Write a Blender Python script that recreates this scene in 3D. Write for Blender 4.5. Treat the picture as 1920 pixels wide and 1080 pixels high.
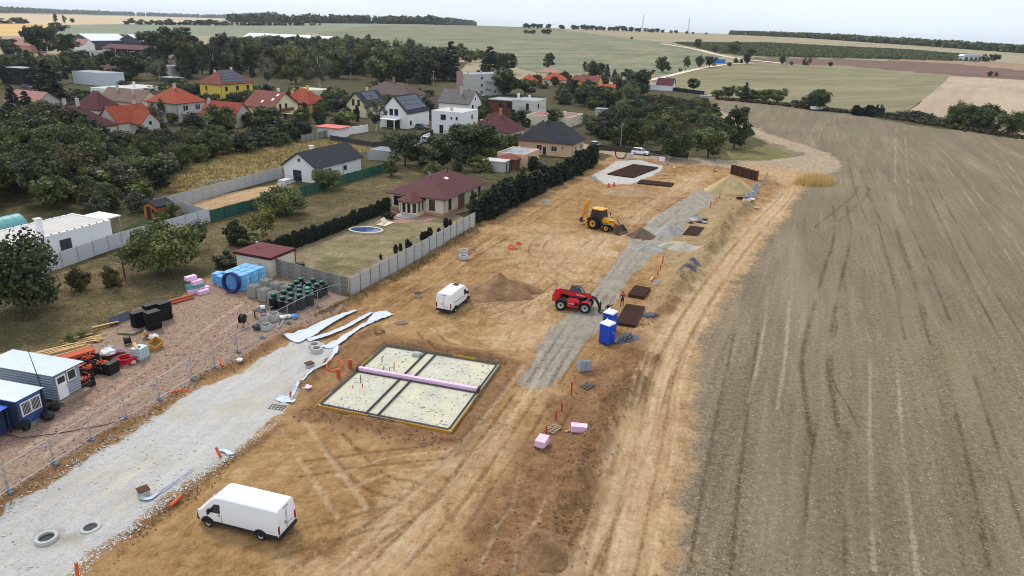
import bpy, math, random
import numpy as np
from mathutils import Vector, Matrix

# ---------------------------------------------------------------- scene, camera, world, sun
SC = bpy.context.scene
for o in list(bpy.data.objects):
    bpy.data.objects.remove(o)
COL = SC.collection
random.seed(7)
rng = np.random.default_rng(11)
PI = math.pi

CAM_H, HFOV, PITCH, ROLL = 29.0, 72.0, 20.35, 1.9
FPX = 960 / math.tan(math.radians(HFOV / 2))
_p, _r = math.radians(PITCH), math.radians(ROLL)
FW = np.array([0, math.cos(_p), -math.sin(_p)])
_rt, _up = np.array([1., 0, 0]), np.array([0, math.sin(_p), math.cos(_p)])
RT = math.cos(_r) * _rt + math.sin(_r) * _up
UP = -math.sin(_r) * _rt + math.cos(_r) * _up

cam_data = bpy.data.cameras.new('camera')
cam_data.sensor_width = 36
cam_data.lens = 18 / math.tan(math.radians(HFOV / 2))
cam_data.clip_start = 0.5
cam_data.clip_end = 40000
cam = bpy.data.objects.new('camera', cam_data)
COL.objects.link(cam)
cam.matrix_world = Matrix(((RT[0], UP[0], -FW[0], 0), (RT[1], UP[1], -FW[1], 0), (RT[2], UP[2], -FW[2], CAM_H), (0, 0, 0, 1)))
SC.camera = cam

SUN_EL, SUN_AZ = 52.0, -35.0          # azimuth measured from +Y, clockwise
world = bpy.data.worlds.new('World')
SC.world = world
world.use_nodes = True
wn, wl = world.node_tree.nodes, world.node_tree.links
bg = wn['Background']
sky = wn.new('ShaderNodeTexSky')
sky.sky_type = 'NISHITA'
sky.sun_disc = False
sky.sun_elevation = math.radians(SUN_EL)
sky.sun_rotation = math.radians(SUN_AZ)
sky.dust_density = 3.0
sky.air_density = 1.0
sky.ozone_density = 1.5
# a thin even cloud veil: the sky colour pulled towards a pale blue white
wmix = wn.new('ShaderNodeMix'); wmix.data_type = 'RGBA'
wmix.inputs[0].default_value = 0.78
wmix.inputs[7].default_value = (6.1, 6.65, 7.45, 1)
wtc = wn.new('ShaderNodeTexCoord')
wmap = wn.new('ShaderNodeMapping'); wmap.inputs['Scale'].default_value = (2.0, 2.0, 9.0)
wnoi = wn.new('ShaderNodeTexNoise'); wnoi.inputs['Scale'].default_value = 1.6; wnoi.inputs['Detail'].default_value = 5
wmr = wn.new('ShaderNodeMapRange'); wmr.inputs[1].default_value = .3; wmr.inputs[2].default_value = .7; wmr.inputs[3].default_value = .80; wmr.inputs[4].default_value = .97
wl.new(wtc.outputs['Generated'], wmap.inputs['Vector']); wl.new(wmap.outputs['Vector'], wnoi.inputs['Vector'])
wl.new(wnoi.outputs['Fac'], wmr.inputs[0]); wl.new(wmr.outputs[0], wmix.inputs[0])
wl.new(sky.outputs[0], wmix.inputs[6])
wl.new(wmix.outputs[2], bg.inputs['Color'])
bg.inputs['Strength'].default_value = 0.118

sun_data = bpy.data.lights.new('sun', 'SUN')
sun_data.energy = 1.5
sun_data.angle = math.radians(10)
sun_data.color = (1.0, .95, .88)
sun = bpy.data.objects.new('sun', sun_data)
COL.objects.link(sun)
_e, _a = math.radians(SUN_EL), math.radians(SUN_AZ)
_d = Vector((math.sin(_a) * math.cos(_e), math.cos(_a) * math.cos(_e), math.sin(_e)))
sun.rotation_euler = (-_d).to_track_quat('-Z', 'Y').to_euler()

SC.view_settings.view_transform = 'Standard'
SC.view_settings.look = 'None'
SC.view_settings.exposure = 0.42
SC.view_settings.gamma = 1
SC.view_settings.use_curve_mapping = False
SC.cycles.use_denoising = True
SC.cycles.max_bounces = 5
SC.cycles.diffuse_bounces = 3
SC.cycles.glossy_bounces = 2
SC.cycles.transmission_bounces = 3
SC.cycles.transparent_max_bounces = 6
SC.cycles.volume_bounces = 0
SC.cycles.use_adaptive_sampling = True
SC.cycles.filter_width = 1.0

# ---------------------------------------------------------------- terrain and photo-to-ground helpers
def sstep(a, b, x):
    t = np.clip((x - a) / (b - a), 0, 1)
    return t * t * (3 - 2 * t)

def terrain(x, y):
    x = np.asarray(x, float); y = np.asarray(y, float)
    r = np.hypot(x, y)
    az = np.degrees(np.arctan2(x, y))
    w = np.interp(az, [-60, -38, -22, -8, 2, 12, 20, 30, 40, 70], [.30, .42, .62, .98, 1.02, 1.0, .93, .82, .70, .5])
    h = 27.5 * w * (0.35 * sstep(420, 900, r) + 0.65 * sstep(600, 1700, r))
    return h * 1.0

def pray(px, py):
    d = FW * FPX + RT * (px - 960) + UP * (540 - py)
    return d / np.linalg.norm(d)

def G(px, py, z=0.0):
    """ground point seen at a photo pixel; z = height above the ground of the point seen"""
    d = pray(px, py)
    if d[2] < -0.02:
        t = (z - CAM_H) / d[2]
        if t * math.hypot(d[0], d[1]) < 420:
            return np.array([d[0] * t, d[1] * t])
    hd = math.hypot(d[0], d[1])
    rs = np.geomspace(300, 7000, 900)
    X, Y = d[0] / hd * rs, d[1] / hd * rs
    Z = CAM_H + d[2] / hd * rs
    below = Z < terrain(X, Y) + z
    i = int(np.argmax(below)) if below.any() else 899
    if i > 0 and below.any():
        f0 = Z[i - 1] - terrain(X[i - 1], Y[i - 1]) - z; f1 = Z[i] - terrain(X[i], Y[i]) - z
        u = f0 / (f0 - f1 + 1e-9)
        return np.array([X[i - 1] + u * (X[i] - X[i - 1]), Y[i - 1] + u * (Y[i] - Y[i - 1])])
    return np.array([X[i], Y[i]])

def ppm(p):
    """photo pixels per metre at a ground point"""
    v = np.array([p[0], p[1], -CAM_H * .9])
    return FPX / float(v @ FW)

_A = G(655, 556); _B = G(889, 428)
AXIS = math.atan2(_B[1] - _A[1], _B[0] - _A[0])        # direction of the plot lines (about the direction of the field rows)

# lattice noise for mesh relief
_perm = rng.random((256, 256))
def vnoise(x, y, s=1.0, seed=0):
    x = np.asarray(x) / s + 17.3 * seed; y = np.asarray(y) / s - 9.1 * seed
    xi = np.floor(x).astype(int); yi = np.floor(y).astype(int)
    fx = x - xi; fy = y - yi
    fx = fx * fx * (3 - 2 * fx); fy = fy * fy * (3 - 2 * fy)
    a = _perm[xi & 255, yi & 255]; b = _perm[(xi + 1) & 255, yi & 255]
    c = _perm[xi & 255, (yi + 1) & 255]; d = _perm[(xi + 1) & 255, (yi + 1) & 255]
    return (a * (1 - fx) + b * fx) * (1 - fy) + (c * (1 - fx) + d * fx) * fy - .5
def fbm(x, y, s, n=3, seed=0):
    v = 0; a = 1
    for i in range(n):
        v = v + a * vnoise(x, y, s, seed + i * 3); a *= .5; s *= .5
    return v

def seg_dist(X, Y, pts, margin):
    """distance to a polyline; far points get a big number"""
    pts = np.asarray(pts, float)
    D = np.full(X.shape, 1e6)
    sel = (X > pts[:, 0].min() - margin) & (X < pts[:, 0].max() + margin) & (Y > pts[:, 1].min() - margin) & (Y < pts[:, 1].max() + margin)
    if not sel.any():
        return D
    x, y = X[sel], Y[sel]
    best = np.full(x.shape, 1e6)
    for (ax, ay), (bx, by) in zip(pts[:-1], pts[1:]):
        dx, dy = bx - ax, by - ay
        L2 = dx * dx + dy * dy + 1e-12
        t = np.clip(((x - ax) * dx + (y - ay) * dy) / L2, 0, 1)
        best = np.minimum(best, np.hypot(x - ax - t * dx, y - ay - t * dy))
    D[sel] = best
    return D

def poly_sd(X, Y, pts, margin):
    """signed distance to a polygon, negative inside"""
    pts = np.asarray(pts, float)
    D = seg_dist(X, Y, np.vstack([pts, pts[:1]]), margin)
    sel = (X > pts[:, 0].min()) & (X < pts[:, 0].max()) & (Y > pts[:, 1].min()) & (Y < pts[:, 1].max())
    x, y = X[sel], Y[sel]
    ins = np.zeros(x.shape, bool)
    n = len(pts)
    for i in range(n):
        ax, ay = pts[i]; bx, by = pts[(i + 1) % n]
        c = ((ay > y) != (by > y))
        xx = ax + (y - ay) / (by - ay + 1e-12) * (bx - ax)
        ins ^= c & (x < xx)
    s = D[sel]; s[ins] *= -1; D[sel] = s
    return D

def gp(lst):
    return [G(a, b) for a, b in lst]

def spline(pts, n=8):
    P = [np.asarray(p, float) for p in pts]
    P = [2 * P[0] - P[1]] + P + [2 * P[-1] - P[-2]]
    out = []
    for i in range(1, len(P) - 2):
        for k in range(n):
            t = k / n
            a, b, c, d = P[i - 1], P[i], P[i + 1], P[i + 2]
            out.append(.5 * (2 * b + (c - a) * t + (2 * a - 5 * b + 4 * c - d) * t * t + (3 * b - a - 3 * c + d) * t ** 3))
    out.append(P[-2])
    return out

# ---------------------------------------------------------------- materials
def lin(c):
    c = c / 255.0
    return c / 12.92 if c <= .04045 else ((c + .055) / 1.055) ** 2.4
def rgb(r, g, b, k=1.0):
    return (lin(r) * k, lin(g) * k, lin(b) * k, 1)

class NT:
    """small wrapper for building node trees"""
    def __init__(s, name):
        s.m = bpy.data.materials.new(name); s.m.use_nodes = True
        s.n = s.m.node_tree.nodes; s.l = s.m.node_tree.links
        s.b = s.n['Principled BSDF']
        s.b.inputs['Roughness'].default_value = .9
        s.b.inputs['Specular IOR Level'].default_value = .25
        s.geo = None
    def pos(s):
        if s.geo is None:
            s.geo = s.n.new('ShaderNodeNewGeometry')
        return s.geo.outputs['Position']
    def objc(s):
        t = s.n.new('ShaderNodeTexCoord'); return t.outputs['Object']
    def mapping(s, vec, rotz=0, scale=(1, 1, 1)):
        m = s.n.new('ShaderNodeMapping'); m.inputs['Rotation'].default_value = (0, 0, rotz); m.inputs['Scale'].default_value = scale
        # rotate first, then scale
        m.vector_type = 'POINT'
        if rotz:
            m.inputs['Scale'].default_value = (1, 1, 1)
            s.l.new(vec, m.inputs['Vector'])
            m2 = s.n.new('ShaderNodeMapping'); m2.inputs['Scale'].default_value = scale
            s.l.new(m.outputs[0], m2.inputs['Vector'])
            return m2.outputs[0]
        s.l.new(vec, m.inputs['Vector'])
        return m.outputs[0]
    def noise(s, vec, scale, detail=4, rough=.6, dist=0):
        t = s.n.new('ShaderNodeTexNoise'); t.inputs['Scale'].default_value = scale; t.inputs['Detail'].default_value = detail
        t.inputs['Roughness'].default_value = rough; t.inputs['Distortion'].default_value = dist
        s.l.new(vec, t.inputs['Vector']); return t.outputs['Fac']
    def voro(s, vec, scale, out='Distance', feature='F1'):
        t = s.n.new('ShaderNodeTexVoronoi'); t.feature = feature; t.inputs['Scale'].default_value = scale
        s.l.new(vec, t.inputs['Vector']); return t.outputs[out]
    def ramp(s, fac, stops, mode='LINEAR'):
        r = s.n.new('ShaderNodeValToRGB'); e = r.color_ramp.elements; r.color_ramp.interpolation = mode
        while len(e) < len(stops):
            e.new(.5)
        for q, (p, c) in zip(e, stops):
            q.position = p; q.color = c if len(c) == 4 else (*c, 1)
        s.l.new(fac, r.inputs[0]); return r.outputs[0]
    def math(s, op, a, b=None, c=None, clamp=False):
        m = s.n.new('ShaderNodeMath'); m.operation = op; m.use_clamp = clamp
        for i, v in enumerate((a, b, c)):
            if v is None: continue
            if isinstance(v, (int, float)): m.inputs[i].default_value = v
            else: s.l.new(v, m.inputs[i])
        return m.outputs[0]
    def mr(s, v, a, b, c=0, d=1):
        m = s.n.new('ShaderNodeMapRange'); s.l.new(v, m.inputs[0])
        for i, q in enumerate((a, b, c, d)): m.inputs[i + 1].default_value = q
        return m.outputs[0]
    def mix(s, fac, a, b, mode='MIX'):
        m = s.n.new('ShaderNodeMix'); m.data_type = 'RGBA'; m.blend_type = mode
        for sock, v in ((m.inputs[0], fac), (m.inputs[6], a), (m.inputs[7], b)):
            if isinstance(v, (int, float)): sock.default_value = v
            elif isinstance(v, tuple): sock.default_value = v
            else: s.l.new(v, sock)
        return m.outputs[2]
    def attr(s, name):
        a = s.n.new('ShaderNodeAttribute'); a.attribute_name = name
        sp = s.n.new('ShaderNodeSeparateColor'); s.l.new(a.outputs['Color'], sp.inputs[0])
        return [sp.outputs[0], sp.outputs[1], sp.outputs[2], a.outputs['Alpha']]
    def bump(s, h, strength=.5, dist=.05):
        b = s.n.new('ShaderNodeBump'); b.inputs['Strength'].default_value = strength; b.inputs['Distance'].default_value = dist
        s.l.new(h, b.inputs['Height']); s.l.new(b.outputs[0], s.b.inputs['Normal'])
    def color(s, c):
        if isinstance(c, tuple): s.b.inputs['Base Color'].default_value = c
        else: s.l.new(c, s.b.inputs['Base Color'])
        return s.m

_mats = {}
def mat(name, c, rough=.7, var=.25, scale=1.5, metal=0, spec=.3, dirt=None, bump=0, c2=None, streak=False, emit=None):
    """plain painted / cast / woven surface with worn, uneven colour"""
    if name in _mats: return _mats[name]
    t = NT(name)
    v = t.objc()
    if streak: v = t.mapping(v, 0, (3, 3, .35))
    n = t.noise(v, scale, 5, .65)
    n2 = t.noise(v, scale * 7, 3, .6)
    f = t.math('ADD', t.math('MULTIPLY', n, .65), t.math('MULTIPLY', n2, .35))
    d = tuple(x * (1 - var) for x in c[:3]) + (1,)
    l = tuple(min(x * (1 + var * .6), .93) for x in c[:3]) + (1,)
    out = t.ramp(f, [(.3, d), (.5, c), (.72, l)])
    if c2: out = t.mix(t.mr(t.noise(v, scale * .6, 3), .48, .6), out, c2)
    t.b.inputs['Roughness'].default_value = rough
    t.b.inputs['Metallic'].default_value = metal
    t.b.inputs['Specular IOR Level'].default_value = spec
    if bump: t.bump(n2, .6, bump)
    if emit: pass
    _mats[name] = t.color(out)
    return _mats[name]

# ---------------------------------------------------------------- the ground: one grid, split into the setting's pieces
SITE = gp([(-500,1300),(-420,790),(-100,745),(0,700),(80,668),(180,625),(250,584),(330,560),(385,535),(410,510),(440,492),(560,500),(655,556),(890,428),(905,415),(1000,365),(1085,330),(1110,308),(1160,288),(1250,292),(1340,308),(1400,302),(1440,310),(1500,320),(1512,345),(1490,375),(1440,440),(1380,525),(1310,640),(1292,760),(1270,900),(1245,1080),(1230,1300)])
STUB = gp([(1230,1300),(1245,1080),(1270,900),(1292,760),(1310,640),(1380,525),(1440,440),(1490,375),(1512,345),(1530,300),(1440,258),(1410,236),(1380,215),(1330,197),(1340,181),(1400,190),(1600,217),(1700,236),(1800,247),(1920,264),(2400,330),(2700,1300)])
HAUL = gp([(1020,1085),(1060,1010),(1085,930),(1115,850),(1150,770),(1175,725),(1205,692),(1205,655),(1225,620),(1260,580),(1310,525),(1370,440),(1410,400),(1450,370),(1470,345),(1440,328),(1395,322),(1400,306),(1440,312),(1500,320),(1512,345),(1490,375),(1440,440),(1380,525),(1310,640),(1292,760),(1270,900),(1245,1080),(1230,1250),(960,1250)])
DARK = gp([(800,1090),(880,1010),(930,930),(965,870),(1005,800),(1045,740),(1080,690),(1120,655),(1215,665),(1205,692),(1165,740),(1130,810),(1100,900),(1075,985),(1015,1090),(980,1250),(700,1250)])
GRAVEL = gp([(968,718),(985,690),(1010,650),(1045,608),(1100,560),(1140,508),(1180,458),(1215,415),(1270,380),(1312,356),(1346,362),(1330,385),(1295,412),(1275,432),(1240,470),(1205,500),(1170,535),(1145,580),(1115,618),(1092,650),(1065,695),(1035,724),(1000,728)])
ROAD = gp([(-300,1110),(-60,1000),(0,967),(110,893),(200,838),(300,782),(380,727),(450,697),(520,655),(548,638),(575,628),(640,655),(602,690),(560,725),(548,752),(530,778),(440,850),(330,925),(250,990),(165,1040),(135,1085),(60,1250),(-300,1250)])
YARD = gp([(-420,800),(-100,755),(0,705),(80,672),(180,630),(250,588),(330,564),(385,540),(412,512),(440,498),(560,510),(655,560),(640,580),(530,628),(450,672),(360,722),(240,792),(100,882),(0,938),(-200,1040),(-500,1200)])
LIGHT = gp([(480,1090),(640,1000),(790,905),(880,830),(930,770),(968,722),(1030,728),(1010,765),(965,835),(905,930),(840,1020),(790,1090)])
LIGHT2 = gp([(900,480),(960,440),(1060,425),(1180,440),(1150,500),(1090,550),(1020,625),(985,690),(960,660),(880,610),(890,560),(1000,530)])
LIGHT3 = gp([(1170,400),(1230,360),(1280,330),(1330,318),(1340,335),(1290,360),(1240,385),(1190,425)])
SAND = gp([(1195,445),(1260,410),(1310,385),(1355,365),(1400,385),(1365,430),(1320,500),(1270,560),(1225,585),(1215,560),(1250,500),(1230,475),(1205,490)])
ROADSAND = gp([(1190,640),(1210,600),(1260,555),(1300,520),(1310,525),(1260,580),(1225,620),(1205,655)])
PAD = gp([(1108,330),(1160,302),(1200,300),(1245,312),(1225,330),(1180,346),(1130,346)])
YARD_GRASS = gp([(556,497),(655,548),(888,420),(860,402),(730,402),(640,425),(555,465),(470,490)])
ORCHARD = gp([(-400,720),(0,698),(180,622),(330,556),(430,488),(555,462),(730,372),(800,335),(800,300),(740,305),(600,352),(395,415),(120,502),(0,560),(-400,640)])
LAWN = gp([(207,446),(262,413),(300,420),(228,446)])
GRASSP = gp([(1330,306),(1395,280),(1440,272),(1500,284),(1522,294),(1495,314),(1440,322),(1390,312)])
GOLD = gp([(300,352),(330,325),(430,290),(520,272),(600,262),(690,264),(725,272),(690,282),(520,322),(400,350),(330,365)])
PLOT = gp([(340,386),(440,360),(520,346),(550,348),(480,370),(395,394)])
LANE = gp([(1090,268),(1160,284),(1250,292),(1400,302),(1440,300),(1530,290),(1560,300),(1540,310),(1505,322),(1400,318),(1250,302),(1150,292),(1085,278)])
PATHR = gp([(1330,198),(1400,232),(1440,252),(1540,282),(1580,305),(1555,325),(1515,345),(1500,318),(1530,296),(1440,264),(1395,245),(1330,205)])
PAVE = gp([(700,420),(800,415),(880,395),(870,385),(800,378),(735,395)])
WET = gp([(50,1020),(65,995),(120,985),(165,1000),(155,1025),(90,1032)])
SLABZONE = gp([(560,770),(700,632),(980,680),(860,835)])

# wheel tracks: (photo polyline, gauge m (0 = single), width m, kind, depth m)
TRACKS = []
def trk(px, gauge=1.7, w=.42, kind='d', depth=.05):
    P = np.array(spline(gp(px), 6))
    if gauge == 0:
        TRACKS.append((P, w, kind, depth)); return
    T = np.gradient(P, axis=0); T /= np.linalg.norm(T, axis=1)[:, None] + 1e-9
    N = np.stack([-T[:, 1], T[:, 0]], 1)
    for s in (-.5, .5):
        TRACKS.append((P + N * gauge * s, w, kind, depth))
# stubble field
trk([(1555,840),(1535,740),(1530,660),(1555,540),(1580,440),(1575,385)], 2.3, .7, 'd', .08)
trk([(1610,800),(1590,760),(1560,700),(1570,600)], 0, .35, 'd')
trk([(1545,1080),(1550,900),(1560,800)], 2.3, .4, 'd', .03)
trk([(1540,430),(1575,400),(1610,370),(1620,350)], 2.2, .65, 'd', .07)
trk([(1688,240),(1690,300),(1692,360),(1700,420)], 2.6, .5, 'l', .02)
trk([(1858,275),(1900,335),(1960,420)], 2.4, .5, 'l', .02)
trk([(1540,228),(1525,262)], 2.4, .5, 'l', .02)
for k, (a, b) in enumerate([((1640,300),(1760,600)),((1720,300),(1900,640)),((1760,280),(1960,560)),((1600,300),(1640,420)),((1660,420),(1720,640)),((1655,640),(1680,1080)),((1800,700),(1900,1080)),((1400,620),(1330,1080)),((1460,560),(1430,760))]):
    m = ((a[0] + b[0]) / 2 + (-1) ** k * 4, (a[1] + b[1]) / 2)
    trk([a, m, b], 2.3, .45, 'dl'[k % 3 == 2], .03)
# haul road
for dx, kd in ((0, 'l'), (26, 'd'), (55, 'l'), (-24, 'l')):
    trk([(1130 + dx, 1085), (1170 + dx * .9, 930), (1205 + dx * .7, 800), (1235 + dx * .5, 690), (1290 + dx * .35, 590), (1360 + dx * .3, 490), (1430 + dx * .2, 410), (1478 + dx * .1, 358), (1470, 335)], 1.9, .45, kd, .05)
trk([(1075,1085),(1130,960),(1180,860),(1240,700)], 1.9, .4, 'd', .03)
# site
trk([(650,1085),(760,970),(870,860),(950,760),(1000,690)], 1.9, .5, 'l', .05)
trk([(700,1085),(830,950),(930,820),(985,740)], 1.9, .45, 'd', .06)
trk([(560,1085),(700,1000),(830,900),(905,820)], 1.9, .5, 'd', .05)
trk([(550,800),(590,860),(660,960)], 1.9, .6, 'l', .03)
trk([(620,820),(700,900),(770,920)], 1.9, .5, 'd', .03)
trk([(560,880),(700,860),(860,840),(920,800)], 1.8, .5, 'd', .03)
trk([(640,905),(740,870),(850,860)], 1.8, .45, 'l', .03)
trk([(820,610),(880,640),(960,640)], 1.9, .4, 'l', .03)
trk([(800,620),(830,650),(900,655)], 1.9, .4, 'd', .03)
trk([(700,600),(780,545),(880,480),(980,420),(1080,360)], 1.9, .6, 'd', .05)
trk([(660,620),(740,560),(820,520),(900,455),(1000,390)], 1.9, .5, 'l', .04)
trk([(900,590),(980,560),(1060,500),(1120,450)], 1.9, .45, 'd', .04)
trk([(930,600),(1010,570),(1090,520),(1150,450)], 1.9, .45, 'l', .04)
trk([(1090,520),(1040,490),(1030,455),(1070,440),(1120,450)], 1.9, .45, 'l', .04)
trk([(1060,530),(1010,490),(1010,455),(1050,430)], 1.9, .4, 'd', .04)
trk([(1190,430),(1240,385),(1290,345),(1320,318)], 2.0, .55, 'l', .05)
trk([(1175,425),(1225,380),(1275,345),(1305,318)], 1.8, .5, 'd', .04)
trk([(1050,760),(1010,830),(960,900),(900,1000)], 1.9, .4, 'd', .04)
trk([(930,1080),(960,1000),(990,950),(1000,880)], 1.9, .4, 'l', .03)
trk([(370,1085),(480,1040),(600,1000),(760,960)], 1.7, .4, 'd', .03)
trk([(600,560),(680,510)], 0, .5, 'd', .03)
# gravel strip and pale road
trk([(1010,720),(1060,640),(1110,570),(1170,490)], 1.9, .5, 'd', .03)
trk([(1030,715),(1080,640),(1130,565),(1190,480),(1290,390)], 1.9, .4, 'd', .02)
trk([(-40,1040),(130,940),(300,830),(450,730),(540,670)], 2.0, .7, 'l', .02)
trk([(40,1060),(180,960),(340,850),(480,740)], 2.0, .6, 'l', .02)
# yard
trk([(60,850),(240,730),(400,620),(470,570)], 2.0, .8, 'l', .03)

# low earth forms: (photo polyline, half width m, height m)
BERMS = [
    ([(1035,1050),(1080,920),(1115,830),(1150,760),(1185,715)], 1.5, .75),
    ([(960,1080),(985,1030),(1020,1010),(1050,1040)], 2.4, .65),
    ([(930,1010),(960,965),(990,940)], 1.2, .45),
    ([(1150,690),(1200,670),(1212,680)], 1.3, .5),
    ([(1258,556),(1290,520),(1330,470),(1370,415),(1400,388)], 1.6, 1.2),
    ([(1228,600),(1262,566)], .9, .4),
    ([(1180,660),(1200,630)], 1.3, .5),
    ([(0,950),(110,875),(200,820),(300,765),(380,710),(450,682),(540,628),(640,578),(760,510),(890,430)], .8, .3),
    ([(560,730),(640,660),(700,620)], 1.0, .35),
    ([(720,640),(800,650),(900,668),(960,684)], 1.1, .4),
    ([(575,775),(700,800),(850,835)], 1.2, .3),
    ([(960,690),(900,770),(860,830)], .9, .25),
    ([(250,1000),(340,930),(440,860),(530,800)], .5, .15),
]
BERMS = [(np.array(spline(gp(p), 5)), w, h) for p, w, h in BERMS]

def relief(X, Y, fine=False):
    Z = np.zeros(X.shape)
    for P, w, h in BERMS:
        d = seg_dist(X, Y, P, w * 2.4)
        s = d < w * 2.2
        if s.any():
            x, y = X[s], Y[s]
            q = np.exp(-(d[s] / w) ** 2 * 1.3) * h * (1 + 1.5 * fbm(x, y, 2.1, 4, 5))
            Z[s] = np.maximum(Z[s], q)
    return Z

def height(x, y):
    X = np.array([x], float); Y = np.array([y], float)
    return float(terrain(X, Y)[0] + relief(X, Y)[0])

def build_ground():
    dep = np.radians(np.linspace(64, math.degrees(math.atan(CAM_H / 400)), 660))
    rs = np.concatenate([CAM_H / np.tan(dep), np.geomspace(400, 9000, 170)[1:]])
    az = np.concatenate([np.linspace(-85, -44, 26)[:-1], np.linspace(-44, 44, 900), np.linspace(44, 85, 26)[1:]])
    A, R = np.meshgrid(np.radians(az), rs)
    nr, nc = R.shape
    X = (R * np.sin(A)).ravel(); Y = (R * np.cos(A)).ravel(); Rr = R.ravel()
    near = Rr < 460
    M = {k: np.zeros(X.shape, np.float32) for k in ('soil','dark','light','gravel','road','yard','sand','stub','dry','lawn','gold','wd','wl','pave','wet','lane','straw','turf')}
    xn, yn = X[near], Y[near]
    e1 = fbm(xn, yn, 3.0, 4, 1); e2 = fbm(xn, yn, .8, 2, 2)
    def reg(kind, poly, soft, amp, mul=1.0, grow=0):
        sd = poly_sd(xn, yn, poly, 8 + soft * 2) - grow + amp * (e1 * 1.6 + e2 * .5)
        m = np.clip(.5 - sd / (2 * soft), 0, 1) * mul
        M[kind][near] = np.maximum(M[kind][near], m)
    reg('soil', SITE, 1.1, .8); reg('stub', STUB, 1.2, .8, 1.0, 4.0); reg('light', HAUL, 1.6, .8)
    reg('dark', DARK, 1.3, 1.8); reg('gravel', GRAVEL, .6, .4); reg('road', ROAD, .35, .5)
    reg('yard', YARD, .6, .7); reg('light', LIGHT, 2.0, 2.4, .9); reg('light', LIGHT2, 3.5, 4.5, .75); reg('light', LIGHT3, 1.6, 2.0, .9)
    reg('sand', SAND, 1.4, 1.6, .95); reg('light', ROADSAND, .8, 1.0)
    reg('road', PAD, .5, .7, .9); reg('straw', YARD_GRASS, .4, .3); reg('dry', ORCHARD, .8, .9); reg('turf', LAWN, .15, .1)
    reg('lawn', GRASSP, 1.2, 2.4); reg('gold', GOLD, 2.0, 2.8); reg('soil', PLOT, .4, .4); reg('light', PLOT, .5, .5)
    reg('lane', LANE, .8, 1.0); reg('lane', PATHR, 1.4, 1.6); reg('pave', PAVE, .12, 0)
    reg('wet', WET, .7, 1.0); reg('dark', SLABZONE, 1.5, 2.0, .85)
    Z = terrain(X, Y)
    zr = relief(xn, yn)
    # berms are darker, loose soil
    for i, (P, w, h) in enumerate(BERMS):
        d = seg_dist(xn, yn, P, w * 2)
        k = 'sand' if i in (4,) else 'dark'
        M[k][near] = np.maximum(M[k][near], np.clip(1.25 - d / w + e1, 0, 1) * .9)
    dtr = np.zeros(xn.shape)
    for P, w, kind, depth in TRACKS:
        d = seg_dist(xn, yn, P, 2.0) + .12 * e2
        brk = np.clip(.75 + 1.5 * vnoise(xn, yn, 5.0, 8), .15, 1)
        m = np.clip(1.25 - d / (w * .38 + .04), 0, 1) * brk * .85
        kk = 'wd' if kind == 'd' else 'wl'
        M[kk][near] = np.maximum(M[kk][near], m)
        dtr = np.minimum(dtr, -depth * m)
        rim = np.exp(-((d - w * .85) / .18) ** 2) * depth * .6 * brk
        dtr = np.where(m > .05, dtr, np.maximum(dtr, np.where(dtr < 0, dtr, rim)))
    soilm = np.maximum(M['soil'][near], M['stub'][near] * .6)
    rough = .05 + .16 * M['dark'][near] + .10 * M['sand'][near] - .03 * M['light'][near]
    zr = zr + dtr + soilm * rough * fbm(xn, yn, 1.1, 3, 9) * .8 + soilm * .16 * fbm(xn, yn, 9, 2, 4)
    # the haul road lies a little below the berm, the pale road is laid on top
    zr = zr + .05 * np.maximum(M['road'][near], M['gravel'][near])
    # pit-like hollow for the slab area stays level
    sd = poly_sd(xn, yn, gp([(592,762),(722,648),(945,683),(845,812)]), 4)
    zr = np.where(sd < .3, np.minimum(zr, -.12), zr)
    Z[near] += zr
    co = np.stack([X, Y, Z], 1).astype(np.float32)

    # which piece of the setting each face belongs to
    i = np.arange(nr - 1)[:, None] * nc + np.arange(nc - 1)[None, :]
    quads = np.stack([i, i + 1, i + nc + 1, i + nc], -1).reshape(-1, 4)
    quads = quads[:, ::-1]
    cid = quads[:, 0]
    reg_id = np.zeros(len(quads), int)
    names = ['ground', 'building_site_ground', 'stubble_field', 'dirt_track', 'pale_gravel_road', 'grey_gravel_strip', 'rubble_yard', 'garden_meadow', 'lane']
    qx, qy = X[cid], Y[cid]
    for k, key in ((1, 'soil'), (2, 'stub'), (7, 'dry'), (7, 'straw'), (7, 'gold'), (7, 'lawn'), (7, 'turf'), (8, 'lane')):
        reg_id[M[key][cid] > .5] = k
    sdh = poly_sd(qx, qy, HAUL, 2)
    reg_id[(sdh < 0) & (reg_id == 1)] = 3
    reg_id[(M['yard'][cid] > .5)] = 6
    reg_id[(M['road'][cid] > .5)] = 4
    reg_id[(M['gravel'][cid] > .5)] = 5
    far = np.hypot(qx, qy) > 250
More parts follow.
